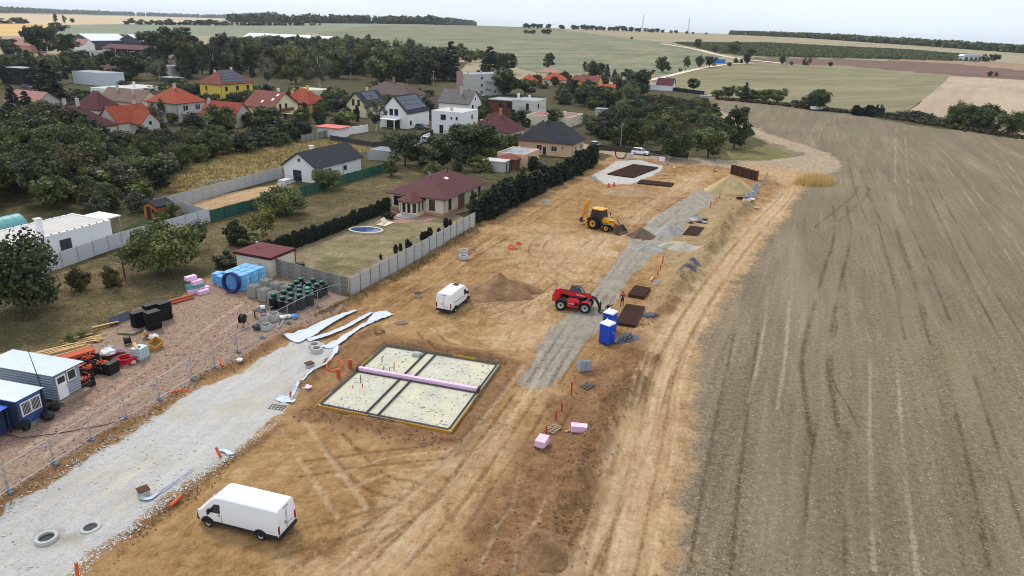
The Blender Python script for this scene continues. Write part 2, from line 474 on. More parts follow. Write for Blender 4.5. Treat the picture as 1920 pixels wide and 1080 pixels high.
    FAR = [  # name, photo polygon
        ('far_field', [(590,60),(700,48),(880,44),(960,45),(1060,57),(1250,80),(1360,104),(1330,112),(1215,152),(1180,142),(1000,134),(900,108),(780,92),(620,82)], 'hill'),
        ('ploughed_field', [(705,88),(760,84),(800,92),(790,128),(720,130)], 'plough'),
        ('far_field', [(1215,152),(1330,112),(1420,118),(1580,122),(1782,140),(1700,206),(1640,211),(1530,196),(1440,187),(1340,181),(1290,166)], 'mid'),
        ('far_field', [(1782,140),(1920,149),(2300,170),(2400,335),(1920,264),(1830,225),(1700,210)], 'pale'),
        ('ploughed_field', [(1390,112),(1420,106),(1600,110),(1780,118),(1920,131),(2200,146),(2300,172),(1920,149),(1782,140),(1580,122),(1420,118)], 'plum'),
        ('vineyard_ground', [(1262,80),(1440,81),(1550,87),(1700,94),(1835,105),(1835,115),(1600,109),(1440,106),(1350,100)], 'vine'),
        ('far_field', [(1600,109),(1760,113),(1835,115),(1990,122),(1990,138),(1780,118)], 'plum2'),
        ('far_field', [(-100,40),(110,46),(95,58),(60,66),(-100,66)], 'orange'),
        ('far_field', [(95,58),(110,48),(400,43),(600,44),(880,44),(700,48),(590,62),(480,66),(95,68)], 'green'),
        ('far_field', [(-100,24),(400,32),(440,36),(400,43),(110,46),(-100,40)], 'beige'),
    ]
    specs = []
    for k, (nm, poly, key) in enumerate(FAR):
        P = gp(poly)
        sd = poly_sd(qx, qy, P, 5)
        s = (sd < 0) & far & (reg_id == 0)
        if key == 'vine': s = (sd < 0) & far
        reg_id[s] = 100 + k
        specs.append((nm, key))
    rest = (np.hypot(qx, qy) > np.where(qx < -40, 570, 430)) & (reg_id == 0)
    reg_id[rest] = 200

    gm = ground_material()
    fm = {k: far_material(k) for k in ('hill','plough','mid','pale','plum','plum2','vine','orange','green','beige','rest')}
    layers = {'mA': ('soil','dark','light','gravel'), 'mB': ('road','yard','sand','stub'), 'mC': ('dry','lawn','gold','wd'), 'mD': ('wl','pave','wet','lane'), 'mE': ('straw','turf','turf','turf')}
    for rid in np.unique(reg_id):
        f = quads[reg_id == rid]
        if len(f) == 0: continue
        u, inv = np.unique(f, return_inverse=True)
        f2 = inv.reshape(-1, 4)
        if rid < 100: nm, mt = names[rid], gm
        elif rid == 200: nm, mt = 'far_terrain', fm['rest']
        else: nm, mt = specs[rid - 100][0], fm[specs[rid - 100][1]]
        me = bpy.data.meshes.new(nm)
        me.vertices.add(len(u)); me.vertices.foreach_set('co', co[u].ravel())
        me.loops.add(f2.size); me.loops.foreach_set('vertex_index', f2.ravel().astype(np.int32))
        me.polygons.add(len(f2)); me.polygons.foreach_set('loop_start', np.arange(0, f2.size, 4, dtype=np.int32))
        me.update(); me.validate()
        me.polygons.foreach_set('use_smooth', np.ones(len(f2), bool))
        if rid < 100:
            for ln, ch in layers.items():
                a = me.attributes.new(ln, 'FLOAT_COLOR', 'POINT')
                a.data.foreach_set('color', np.stack([M[c][u] for c in ch], 1).astype(np.float32).ravel())
        me.materials.append(mt)
        o = bpy.data.objects.new(nm, me); COL.objects.link(o)
        o['kind'] = 'structure'

def ground_material():
    t = NT('ground_layers')
    P = t.pos()
    big = t.noise(P, .06, 4, .6); mid = t.noise(P, .5, 5, .7); fine = t.noise(P, 2.4, 5, .75); vf = t.noise(P, 9, 4, .75)
    churn = t.noise(P, 1.1, 6, .8, 1.6)
    scuff = t.noise(t.mapping(P, -AXIS - .15, (.35, 1.3, 1)), 1.0, 5, .75, .6)
    scuff2 = t.noise(t.mapping(P, -AXIS + 1.0, (.5, 1.5, 1)), 1.0, 5, .75, .8)
    rows = t.noise(t.mapping(P, -AXIS, (.05, 1.3, 1)), 1.0, 5, .7)
    rows2 = t.noise(t.mapping(P, -AXIS, (.016, .22, 1)), 1.0, 4, .65)
    def comb(*ws):
        o = None
        for v, w in ws:
            q = t.math('MULTIPLY', v, w)
            o = q if o is None else t.math('ADD', o, q)
        sw = sum(w for _, w in ws); k = CT / math.sqrt(sum(w*w for _, w in ws)) * sw
        return t.math('ADD', t.math('MULTIPLY', t.math('SUBTRACT', o, .5 * sw), k / sw), .5)
    CT = .80
    K = .86
    c = lambda r, g, b: rgb(r, g, b, K)
    g0 = t.ramp(comb((mid, .5), (fine, .5)), [(.3, c(50,50,34)), (.48, c(78,74,50)), (.62, c(112,100,70)), (.75, c(142,126,92))])
    f_soil = comb((big, .22), (mid, .18), (churn, .24), (scuff, .16), (scuff2, .10), (vf, .14))
    soil = t.ramp(f_soil, [(.33, c(112,81,51)), (.43, c(143,108,70)), (.51, c(167,131,88)), (.59, c(183,148,103)), (.70, c(207,177,133))])
    dark = t.ramp(comb((mid, .25), (churn, .3), (fine, .2), (vf, .25)), [(.32, c(90,65,45)), (.43, c(122,90,62)), (.54, c(148,113,80)), (.68, c(178,144,107))])
    light = t.ramp(comb((big, .2), (scuff, .3), (churn, .2), (fine, .15), (vf, .15)), [(.33, c(150,119,84)), (.45, c(178,146,107)), (.55, c(194,164,125)), (.68, c(213,189,153))])
    grav = t.ramp(comb((mid, .2), (scuff, .25), (fine, .2), (vf, .35)), [(.34, c(124,115,102)), (.5, c(158,148,133)), (.66, c(188,178,162))])
    road = t.ramp(comb((big, .2), (scuff, .2), (fine, .2), (vf, .4)), [(.34, c(166,163,158)), (.5, c(194,191,186)), (.66, c(214,211,205))])
    road = t.mix(t.mr(t.noise(P, .13, 5, .7), .50, .66, 0, .6), road, c(190,174,144))
    yard = t.ramp(comb((fine, .35), (vf, .65)), [(.34, c(116,88,76)), (.5, c(158,128,112)), (.66, c(198,178,162))])
    yard = t.mix(t.mr(t.noise(P, .16, 5, .7), .40, .58, 0, .85), yard, t.ramp(comb((fine, .5), (vf, .5)), [(.36, c(136,112,92)), (.64, c(186,162,138))]))
    sand = t.ramp(comb((mid, .2), (churn, .3), (fine, .25), (big, .1), (vf, .15)), [(.34, c(134,110,78)), (.5, c(168,142,104)), (.66, c(196,172,134))])
    st = comb((rows, .15), (rows2, .10), (fine, .30), (vf, .45))
    stub = t.ramp(st, [(.33, c(78,67,53)), (.44, c(114,100,82)), (.52, c(139,124,102)), (.60, c(163,148,123)), (.70, c(202,188,160))])
    gp_ = t.math('MULTIPLY', t.mr(t.noise(t.mapping(P, -AXIS, (.03, .10, 1)), 1.0, 5, .7), .46, .62), t.mr(vf, .42, .56))
    stub = t.mix(t.math('MULTIPLY', gp_, .42), stub, c(98,98,70))
    far_g = t.mr(t.noise(t.mapping(P, -AXIS, (.010, .035, 1)), 1.0, 4, .65), .46, .62, 0, .22)
    stub = t.mix(far_g, stub, c(126,120,94))
    tan = t.mr(t.noise(t.mapping(P, -AXIS, (.012, .12, 1)), 1.3, 4, .65), .52, .66, 0, .32)
    stub = t.mix(tan, stub, c(170,150,120))
    dry = t.ramp(comb((mid, .35), (fine, .4), (vf, .25)), [(.34, c(72,62,42)), (.48, c(108,94,66)), (.64, c(150,132,98))])
    dry = t.mix(t.mr(t.noise(P, .11, 4, .65), .42, .60, 0, .65), dry, t.ramp(fine, [(.3, c(54,56,34)), (.7, c(94,90,58))]))
    straw = t.ramp(comb((mid, .3), (fine, .4), (vf, .3)), [(.34, c(98,86,60)), (.48, c(138,124,94)), (.64, c(176,160,126))])
    straw = t.mix(t.mr(t.noise(P, .16, 4, .65), .50, .64, 0, .7), straw, c(92,92,58))
    lawn = t.ramp(comb((mid, .5), (fine, .5)), [(.3, c(70,74,42)), (.45, c(104,102,62)), (.58, c(142,130,84)), (.72, c(182,160,112))])
    turf = t.ramp(comb((mid, .4), (fine, .6)), [(.3, c(40,58,30)), (.5, c(54,74,38)), (.7, c(76,94,52))])
    gold = t.ramp(comb((mid, .45), (fine, .3), (big, .25)), [(.3, c(90,84,50)), (.45, c(128,112,70)), (.58, c(158,136,90)), (.7, c(186,164,118))])
    pave = t.ramp(comb((fine, .6), (vf, .4)), [(.3, c(150,116,98)), (.7, c(186,152,132))])
    lane = t.ramp(comb((scuff, .5), (fine, .5)), [(.34, c(136,116,94)), (.5, c(172,152,126)), (.66, c(200,182,154))])
    a, b, cc, d, e = t.attr('mA'), t.attr('mB'), t.attr('mC'), t.attr('mD'), t.attr('mE')
    brk = t.math('SUBTRACT', comb((mid, .4), (churn, .3), (fine, .3)), .5)
    def m(v, k=1.1, w=.22):
        s = t.math('ADD', v, t.math('MULTIPLY', brk, k))
        return t.math('MULTIPLY', t.mr(s, .5 - w, .5 + w), t.mr(v, .02, .12))
    col = g0
    for v, cl in ((cc[0], dry), (e[0], straw), (e[1], turf), (cc[2], gold), (cc[1], lawn), (b[3], stub), (a[0], soil), (d[3], lane)):
        col = t.mix(m(v), col, cl)
    col = t.mix(m(a[2], 2.6, .4), col, light)
    col = t.mix(m(b[2], 2.0, .35), col, sand)
    col = t.mix(m(a[1], 2.2, .35), col, dark)
    for v, cl in ((b[1], yard), (b[0], road), (a[3], grav), (d[1], pave)):
        col = t.mix(m(v, .8, .15), col, cl)
    col = t.mix(t.math('MULTIPLY', m(d[2], 1.4, .4), .85), col, c(136,120,96))
    tread = t.mr(t.noise(P, 3.0, 3, .7), .40, .58, .35, 1.0)
    dk = t.mix(1.0, col, c(172,156,142), 'MULTIPLY')
    col = t.mix(t.math('MULTIPLY', t.math('MULTIPLY', m(cc[3], 1.2, .4), .85), tread), col, dk)
    lt = t.mix(.42, col, c(232,210,176))
    col = t.mix(t.math('MULTIPLY', t.math('MULTIPLY', m(d[0], 1.2, .4), .85), tread), col, lt)
    hb = comb((churn, .5), (fine, .5), (vf, .35), (mid, .4))
    t.bump(hb, .9, .16)
    t.b.inputs['Roughness'].default_value = .97
    t.b.inputs['Specular IOR Level'].default_value = .1
    return t.color(col)

def far_material(key):
    t = NT('field_' + key)
    P = t.pos()
    ang = {'hill': .95, 'mid': .62, 'pale': 1.0, 'plum': -.1, 'plum2': -.1, 'green': .3, 'orange': .2, 'beige': .15, 'plough': .9, 'vine': -.1, 'rest': .1}[key]
    rows = t.noise(t.mapping(P, -ang, (.006, .16, 1)), 1.0, 6, .75)
    r2 = t.noise(t.mapping(P, -ang, (.002, .022, 1)), 1.0, 5, .7)
    fine = t.noise(P, .5, 4, .7)
    f = t.math('ADD', t.math('ADD', t.math('MULTIPLY', rows, .4), t.math('MULTIPLY', r2, .4)), t.math('MULTIPLY', fine, .2))
    c = lambda r, g, b: rgb(r, g, b, .88)
    pal = {
        'hill': [(.36, c(90,106,84)), (.46, c(114,124,98)), (.54, c(146,138,110)), (.64, c(172,158,128))],
        'mid': [(.35, c(108,105,78)), (.5, c(138,131,100)), (.65, c(168,155,122))],
        'pale': [(.35, c(160,140,118)), (.5, c(182,162,138)), (.65, c(200,182,158))],
        'plum': [(.35, c(104,82,74)), (.5, c(122,98,86)), (.65, c(140,116,100))],
        'plum2': [(.35, c(140,114,92)), (.5, c(162,136,108)), (.65, c(180,156,124))],
        'vine': [(.35, c(50,62,40)), (.5, c(66,76,50)), (.65, c(84,92,62))],
        'orange': [(.35, c(200,162,102)), (.5, c(216,178,118)), (.65, c(226,194,138))],
        'green': [(.35, c(116,126,108)), (.5, c(136,142,120)), (.65, c(160,158,130))],
        'beige': [(.35, c(178,158,126)), (.5, c(206,184,150)), (.65, c(220,200,168))],
        'plough': [(.35, c(104,78,62)), (.5, c(126,98,78)), (.65, c(146,118,96))],
        'rest': [(.36, c(132,126,100)), (.5, c(164,150,122)), (.64, c(184,168,138))],
    }[key]
    t.b.inputs['Specular IOR Level'].default_value = .05
    return t.color(t.ramp(f, pal))

build_ground()

# ---------------------------------------------------------------- mesh builder and object helpers
class MB:
    def __init__(s): s.v = []; s.f = []
    def add(s, vs, fs):
        k = len(s.v); s.v += [tuple(map(float, p)) for p in vs]; s.f += [tuple(i + k for i in q) for q in fs]; return s
    def box(s, x0, y0, z0, x1, y1, z1):
        return s.add([(x0,y0,z0),(x1,y0,z0),(x1,y1,z0),(x0,y1,z0),(x0,y0,z1),(x1,y0,z1),(x1,y1,z1),(x0,y1,z1)],
                     [(3,2,1,0),(4,5,6,7),(0,1,5,4),(1,2,6,5),(2,3,7,6),(3,0,4,7)])
    def obox(s, c, d, rz=0, rx=0, ry=0):
        M = Matrix.Rotation(rz, 3, 'Z') @ Matrix.Rotation(ry, 3, 'Y') @ Matrix.Rotation(rx, 3, 'X')
        b = MB().box(-d[0]/2, -d[1]/2, -d[2]/2, d[0]/2, d[1]/2, d[2]/2)
        return s.add([tuple(M @ Vector(p) + Vector(c)) for p in b.v], b.f)
    def tube(s, pts, r, n=6, cap=True, closed=False):
        P = [Vector(p) for p in pts]; m = len(P)
        R = r if isinstance(r, (list, tuple)) else [r] * m
        k = len(s.v); ref = None
        for i, p in enumerate(P):
            if closed: t = P[(i + 1) % m] - P[i - 1]
            else: t = P[min(i + 1, m - 1)] - P[max(i - 1, 0)]
            t = t.normalized() if t.length > 1e-9 else Vector((0, 0, 1))
            if ref is None:
                ref = Vector((0, 0, 1)) if abs(t.z) < .9 else Vector((1, 0, 0))
            a = t.cross(ref).normalized(); b = t.cross(a).normalized(); ref = b.cross(t) if False else -b
            for q in range(n):
                w = 2 * PI * q / n
                s.v.append(tuple(p + (a * math.cos(w) + b * math.sin(w)) * R[i]))
        for i in range(m if closed else m - 1):
            j = (i + 1) % m
            for q in range(n):
                q2 = (q + 1) % n
                s.f.append((k + i*n + q, k + i*n + q2, k + j*n + q2, k + j*n + q))
        if cap and not closed:
            s.f.append(tuple(k + q for q in range(n))[::-1]); s.f.append(tuple(k + (m-1)*n + q for q in range(n)))
        return s
    def cyl(s, p0, p1, r0, r1=None, n=10):
        return s.tube([p0, p1], [r0, r0 if r1 is None else r1], n)
    def lathe(s, prof, n=16, c=(0, 0, 0), cap=False):
        k = len(s.v); m = len(prof)
        for r, z in prof:
            for q in range(n):
                w = 2 * PI * q / n; s.v.append((c[0] + r*math.cos(w), c[1] + r*math.sin(w), c[2] + z))
        for i in range(m - 1):
            for q in range(n):
                q2 = (q + 1) % n
                s.f.append((k + i*n + q, k + i*n + q2, k + (i+1)*n + q2, k + (i+1)*n + q))
        if cap:
            s.f.append(tuple(k + q for q in range(n))[::-1]); s.f.append(tuple(k + (m-1)*n + q for q in range(n)))
        return s
    def prism(s, poly, y0, y1, axis='y'):
        """polygon in (x,z) extruded along y, or (x,y) along z, or (y,z) along x"""
        n = len(poly)
        def P(a, b, t): return (a, t, b) if axis == 'y' else ((a, b, t) if axis == 'z' else (t, a, b))
        return s.add([P(a, b, y0) for a, b in poly] + [P(a, b, y1) for a, b in poly],
                     [tuple(range(n)), tuple(range(2*n - 1, n - 1, -1))] + [(i, i + n, (i + 1) % n + n, (i + 1) % n) for i in range(n)])
    def mesh(s, name, m, smooth=False):
        me = bpy.data.meshes.new(name); me.from_pydata(s.v, [], s.f); me.materials.append(m)
        import bmesh
        b = bmesh.new(); b.from_mesh(me); bmesh.ops.recalc_face_normals(b, faces=b.faces); b.to_mesh(me); b.free()
        if smooth:
            me.polygons.foreach_set('use_smooth', [True] * len(me.polygons))
            me.set_sharp_from_angle(angle=math.radians(38))
        me.update(); return me
    def build(s, name, m, parent=None, smooth=False, loc=None, rz=0):
        return link(name, s.mesh(name, m, smooth), parent, loc, rz)

def link(name, me, parent=None, loc=None, rz=0):
    o = bpy.data.objects.new(name, me); COL.objects.link(o)
    if parent: o.parent = parent
    if loc is not None: o.location = loc
    if rz: o.rotation_euler = (0, 0, rz)
    return o
def tag(o, label, cat, group=None, kind=None):
    o['label'] = label; o['category'] = cat
    if group: o['group'] = group
    if kind: o['kind'] = kind
    return o
def stuff(o, label=None, cat=None):
    o['kind'] = 'stuff'
    if label: o['label'] = label; o['category'] = cat
    return o
def thing(name, label, cat, loc, rz=0, group=None):
    o = bpy.data.objects.new(name, None); COL.objects.link(o)
    o.location = (loc[0], loc[1], loc[2] if len(loc) > 2 else height(loc[0], loc[1])); o.rotation_euler = (0, 0, rz)
    o.empty_display_size = .3
    return tag(o, label, cat, group)
def copy_tree(o, parent=None):
    c = o.copy(); COL.objects.link(c); c.parent = parent
    for ch in list(o.children): copy_tree(ch, c)
    return c
def at(px, py, dz=0):
    p = G(px, py); return (p[0], p[1], height(p[0], p[1]) + dz)

# ---------------------------------------------------------------- building materials
def roof_mat(name, c, course=.32, var=.3, moss=None):
    if name in _mats: return _mats[name]
    t = NT(name); v = t.objc()
    sep = t.n.new('ShaderNodeSeparateXYZ'); t.l.new(v, sep.inputs[0])
    w = t.math('FRACT', t.math('MULTIPLY', sep.outputs[2], 1 / (course * .55)))
    col = t.math('FRACT', t.math('MULTIPLY', t.math('ADD', sep.outputs[0], sep.outputs[1]), 2.6))
    n = t.noise(v, .5, 5, .7); n2 = t.noise(v, 5, 3, .6)
    f = t.math('ADD', t.math('MULTIPLY', n, .6), t.math('MULTIPLY', n2, .4))
    out = t.ramp(f, [(.3, tuple(x * (1 - var) for x in c[:3])), (.5, c), (.7, tuple(x * (1 + var * .7) for x in c[:3]))])
    if moss: out = t.mix(t.mr(t.noise(v, .35, 5, .7), .5, .68, 0, .7), out, moss)
    t.bump(t.math('ADD', t.math('MULTIPLY', w, .6), t.math('MULTIPLY', t.math('ABSOLUTE', t.math('SUBTRACT', col, .5)), .5)), .7, .06)
    t.b.inputs['Roughness'].default_value = .75; t.b.inputs['Specular IOR Level'].default_value = .25
    _mats[name] = t.color(out); return _mats[name]
def wall_mat(name, c, var=.12):
    return mat('wall_' + name, c, .9, var, .8, 0, .2, streak=True, bump=.01)

R_MAROON = roof_mat('roof_maroon', rgb(92,52,52)); R_BLACK = roof_mat('roof_black', rgb(44,44,52), var=.18)
R_ORANGE = roof_mat('roof_orange', rgb(152,66,42)); R_REDBR = roof_mat('roof_redbrown', rgb(122,64,54))
R_BROWN = roof_mat('roof_brown', rgb(88,72,66)); R_GREY = roof_mat('roof_grey', rgb(104,100,98), moss=rgb(88,84,66))
R_OLD = roof_mat('roof_old', rgb(124,100,88), moss=rgb(104,92,74)); R_DKRED = roof_mat('roof_darkred', rgb(84,38,44))
R_BRIGHT = roof_mat('roof_bright', rgb(176,74,50)); R_PINK = roof_mat('roof_pink', rgb(168,120,112))
M_FLATW = mat('flat_roof_white', rgb(196,190,184), .9, .15, .6); M_FLATG = mat('flat_roof_grey', rgb(150,154,160), .8, .2, .5)
M_FLATR = mat('flat_roof_red', rgb(150,108,96), .9, .25, .5); M_WHITE = wall_mat('white', rgb(232,232,230), .06)
M_CREAM = wall_mat('cream', rgb(222,208,186)); M_PEACH = wall_mat('peach', rgb(226,186,150)); M_YELLOW = wall_mat('yellow', rgb(226,196,92))
M_LGREY = wall_mat('light_grey', rgb(190,186,180)); M_WORN = wall_mat('worn_white', rgb(204,200,192), .25); M_PALEY = wall_mat('pale_yellow', rgb(226,216,176))
M_WOOD = mat('wood_brown', rgb(112,72,50), .8, .3, 2, streak=True); M_TIMBER = mat('timber', rgb(198,164,116), .8, .3, 3); M_OLDWOOD = mat('old_wood', rgb(140,124,104), .9, .35, 3)
M_DKGREY = mat('dark_grey', rgb(66,66,70), .7, .2); M_BLACK = mat('black_plastic', rgb(26,27,30), .55, .25, 2); M_METAL = mat('galvanised', rgb(168,172,176), .45, .15, 2, metal=.6)
M_CONC = mat('concrete', rgb(176,176,174), .92, .16, 1.2, bump=.01); M_CONC2 = mat('concrete_weathered', rgb(140,138,132), .95, .3, 1.0, bump=.01, c2=rgb(112,110,100))
M_FRAMEW = mat('frame_white', rgb(228,228,228), .4, .04); M_FRAMEB = mat('frame_brown', rgb(84,56,44), .5, .15)
M_GLASS = mat('window_glass', rgb(42,46,54), .08, .4, .4, spec=.7); M_SOLAR = mat('solar_glass', rgb(40,48,68), .18, .15, 2, spec=.6)
M_GUTTER = mat('gutter', rgb(70,56,50), .5, .2); M_COPPER = mat('chimney_brick', rgb(170,130,100), .9, .25, 3)

def hip_roof(a, b, z, rise, over, thick=.18, u=None):
    """hip roof over the eave rectangle (0..a, 0..b); ridge along the longer side"""
    m = MB()
    h = min(a, b) / 2
    if a >= b: r0, r1 = (h, b/2), (a - h, b/2)
    else: r0, r1 = (a/2, h), (a/2, b - h)
    if abs(a - b) < .3: r1 = (r0[0] + .02, r0[1] + .02)
    E = [(0,0),(a,0),(a,b),(0,b)]
    for dz in (0, -thick):
        m.v += [(x, y, z + dz) for x, y in E] + [(r0[0], r0[1], z + rise + dz), (r1[0], r1[1], z + rise + dz)]
    F = [(0,1,5,4),(1,2,5),(2,3,4,5),(3,0,4)] if a >= b else [(0,1,4),(1,2,5,4),(2,3,5),(3,0,4,5)]
    m.f += F + [tuple(i + 6 for i in f[::-1]) for f in F] + [(i, (i+1) % 4, (i+1) % 4 + 6, i + 6) for i in range(4)]
    return m
def gable_roof(a, b, z, rise, along='u', thick=.2, off=.5):
    m = MB()
    if along == 'u':
        p = [(0, z), (b*off, z + rise), (b, z), (b, z - thick), (b*off, z + rise - thick), (0, z - thick)]
        m.prism([(y, zz) for y, zz in p], 0, a, 'x')
    else:
        p = [(0, z), (a*off, z + rise), (a, z), (a, z - thick), (a*off, z + rise - thick), (0, z - thick)]
        m.prism(p, 0, b, 'y')
    return m

_win = {}
def window(root, face, s, w, z, h, over, a, b, style='w', door=False):
    """window or door on face A (x = over, runs along y) or B (y = over, runs along x)"""
    fm = {'w': M_FRAMEW, 'b': M_FRAMEB, 'g': M_DKGREY}[style]
    t = .06
    m = MB()
    for x0, x1, z0, z1 in ((-w/2, w/2, h - t, h), (-w/2, w/2, 0, t), (-w/2, -w/2 + t, t, h - t), (w/2 - t, w/2, t, h - t)):
        m.box(x0, -.05, z0, x1, .03, z1)
    if w > 1.05: m.box(-t*.6, -.048, t, t*.6, .03, h - t)
    if not door: m.box(-w/2 - .05, -.12, -.05, w/2 + .05, .03, -.003)
    o = m.build('door' if door else 'window', fm, root)
    g = MB().box(-w/2 + t, -.015, t, w/2 - t, .02, h - t).build('pane', M_GLASS, o)
    if face == 'B': o.location = (s, over - .004, z)
    elif face == 'A': o.location = (over - .004, s, z); o.rotation_euler = (0, 0, -PI/2)
    elif face == 'C': o.location = (a - over + .004, s, z); o.rotation_euler = (0, 0, PI/2)
    return o

def house(name, label, N, ze, a, b, roof='hip', rise=3, over=.4, wall=None, rm=None, wins=(), chim=(), yaw=None, style='w', cat='house', plinth=None, zg=None, corner='N', gut=True, off=.5, doors=()):
    yaw = AXIS if yaw is None else yaw
    p = G(N[0], N[1], ze)
    if corner == 'R':
        p = p - np.array([math.cos(yaw), math.sin(yaw)]) * a
    z0 = float(terrain(p[0], p[1]))
    t = thing(name, label, cat, (p[0], p[1], z0), yaw)
    t['dims'] = (a, b)
    w = MB()
    x0, y0, x1, y1 = over, over, a - over, b - over
    top = ze - .16
    if roof.startswith('gable'):
        if roof == 'gable_u':
            yo = b * off; k = rise / yo
            zz = ze - .22 + k * over; pk = ze + rise - .24
            w.prism([(y0, -.3), (y1, -.3), (y1, ze - .22 + rise / (b - yo) * over), (yo, pk), (y0, zz)], x0, x1, 'x')
        else:
            xo = a * off; k = rise / xo
            w.prism([(x0, -.3), (x1, -.3), (x1, ze - .22 + rise / (a - xo) * over), (xo, ze + rise - .24), (x0, ze - .22 + k * over)], y0, y1, 'y')
    elif roof == 'flat':
        w.box(x0, y0, -.3, x1, y1, ze - .05)
    else:
        w.box(x0, y0, -.3, x1, y1, top + .05)
    w.build('wall', wall, t)
    if plinth:
        MB().box(x0 - .03, y0 - .03, -.3, x1 + .03, y1 + .03, .45).build('plinth', plinth, t)
    if roof == 'hip':
        r = hip_roof(a, b, ze, rise, over).build('roof', rm, t)
    elif roof == 'flat':
        m = MB().box(.0, .0, ze - .2, a, .28, ze + .12).box(0, b - .28, ze - .2, a, b, ze + .12).box(0, .281, ze - .2, .28, b - .281, ze + .12).box(a - .28, .281, ze - .2, a, b - .281, ze + .12)
        r = MB().box(.281, .281, ze - .12, a - .281, b - .281, ze + .02).build('roof', rm, t)
        m.build('parapet', wall, t)
    elif roof == 'slab':
        r = MB().box(0, 0, ze - .22, a, b, ze).build('roof', rm, t)
    else:
        r = gable_roof(a, b, ze, rise, roof[-1], off=off).build('roof', rm, t)
    def zroof(x, y):
        if roof == 'hip':
            h = min(a, b) / 2; return ze + rise * min(1, min(x, y, a - x, b - y) / h)
        if roof == 'gable_u':
            return ze + rise * (y / (b*off) if y < b*off else (b - y) / (b - b*off))
        if roof == 'gable_v':
            return ze + rise * (x / (a*off) if x < a*off else (a - x) / (a - a*off))
        return ze
    for fu, fv, hh, cm in chim:
        x, y = a * fu, b * fv; z = zroof(x, y)
        c = MB().box(x - .3, y - .3, z - 1.0, x + .3, y + .3, z + hh).box(x - .37, y - .37, z + hh, x + .37, y + .37, z + hh + .12)
        c.build('chimney', cm, r)
    if gut and roof == 'hip':
        MB().tube([(-.06, -.06, ze - .08), (a + .06, -.06, ze - .08)], .07, 6).tube([(-.06, -.06, ze - .08), (-.06, b + .06, ze - .08)], .07, 6).build('gutter', M_GUTTER, r)
        MB().tube([(.05, .05, ze - .1), (over - .06, over - .06, ze - .6), (over - .06, over - .06, 0)], .05, 6).build('downpipe', M_GUTTER, t)
    for f, s, ww, zz, hh in wins: window(t, f, s, ww, zz, hh, over, a, b, style)
    for f, s, ww, zz, hh in doors: window(t, f, s, ww, zz, hh, over, a, b, style, True)
    return t

def solar(root, a, b, ze, rise, roofkind, x0, x1, y0, y1, nx, ny, off=.5):
    """panels on the slope that climbs from the B side (y) of a gable_u roof, or from x for hip/gable_v"""
    roof = [c for c in root.children if c.name.startswith('roof')][0]
    proto = None
    for i in range(nx):
        for j in range(ny):
            xa = x0 + (x1 - x0) * i / nx; xb = x0 + (x1 - x0) * (i + .96) / nx
            ya = y0 + (y1 - y0) * j / ny; yb = y0 + (y1 - y0) * (j + .94) / ny
            k = rise / (b * off) if roofkind == 'u' else rise / (min(a, b) / 2)
            vs = []
            for dz in (.05, .10):
                vs += [(xa, ya, ze + k * ya + dz), (xb, ya, ze + k * ya + dz), (xb, yb, ze + k * yb + dz), (xa, yb, ze + k * yb + dz)]
            m = MB(); m.v = vs; m.f = [(3,2,1,0),(4,5,6,7),(0,1,5,4),(1,2,6,5),(2,3,7,6),(3,0,4,7)]
            m.build('solar_panel', M_SOLAR, roof)

# ---------------------------------------------------------------- buildings
# nearest house: maroon hip roof with a bay porch
h = house('hip_roof_house', 'cream single storey house with maroon hip roof and bay porch beside the oval pool', (835,375), 2.9, 16, 10.8, 'hip', 2.7, .55, M_CREAM, R_MAROON,
    wins=[('B',2.6,.95,.75,1.7),('B',11.0,.8,1.45,.8),('B',13.8,.95,.6,1.8),('A',2.7,1.0,.8,1.7),('A',8.7,2.2,.9,1.5)], style='b', plinth=mat('plinth_tan', rgb(190,150,118), .9, .15))
MB().box(5.6, .5, .02, 7.9, .549, 2.5).build('entrance_recess', mat('recess_brown', rgb(120,92,70), .8, .2), h)
MB().tube([(4.5,5.4,5.2),(4.5,5.4,6.1)], .09, 8).tube([(4.9,5.4,5.2),(4.9,5.4,5.9)], .08, 8).build('vent_pipe', M_METAL, [c for c in h.children if c.name.startswith('roof')][0], smooth=True)
MB().obox((7.2,3.6,4.75), (.9,.6,.06), 0, math.atan(2.7/5.4)).build('roof_window', M_FRAMEW, [c for c in h.children if c.name.startswith('roof')][0])
MB().tube([(9.6,4.6,5),(9.6,4.6,5.9)], .06, 8).build('vent_pipe', M_BLACK, [c for c in h.children if c.name.startswith('roof')][0])
# bay porch (parts of the same house)
pw = MB().prism([(.55,4.2),(-1.6,4.2),(-2.2,4.9),(-2.2,6.7),(-1.6,7.4),(.55,7.4)], -.1, .6, 'z')
pw.prism([(.55,4.2),(-1.6,4.2),(-2.2,4.9),(-2.2,6.7),(-1.6,7.4),(.55,7.4)], 2.15, 2.42, 'z')
for (x, y) in ((-1.6,4.2),(-2.2,4.9),(-2.2,6.7),(-1.6,7.4),(-2.2,5.8),(-.5,4.2)): pw.box(x - .12, y - .12, .6, x + .12, y + .12, 2.15)
pw.build('porch_wall', M_CREAM, h)
MB().prism([(.5,4.28),(-1.55,4.28),(-2.12,4.93),(-2.12,6.67),(-1.55,7.32),(.5,7.32)], .601, 2.149, 'z').build('porch_window', M_GLASS, h)
m = MB(); pr = [(.9,3.8),(-1.8,3.8),(-2.7,4.7),(-2.7,6.9),(-1.8,7.8),(.9,7.8)]
m.v = [(x, y, 2.45) for x, y in pr] + [(x, y, 2.33) for x, y in pr] + [(-.6,5.8,3.5),(.9,5.8,3.5)]
m.f = [(i, (i + 1) % 6, 12) for i in (1,2,3)] + [(0,1,12,13),(4,5,13,12)] + [(6 + i, 6 + (i + 1) % 6, (i + 1) % 6, i) for i in range(6)] + [tuple(range(11, 5, -1))]
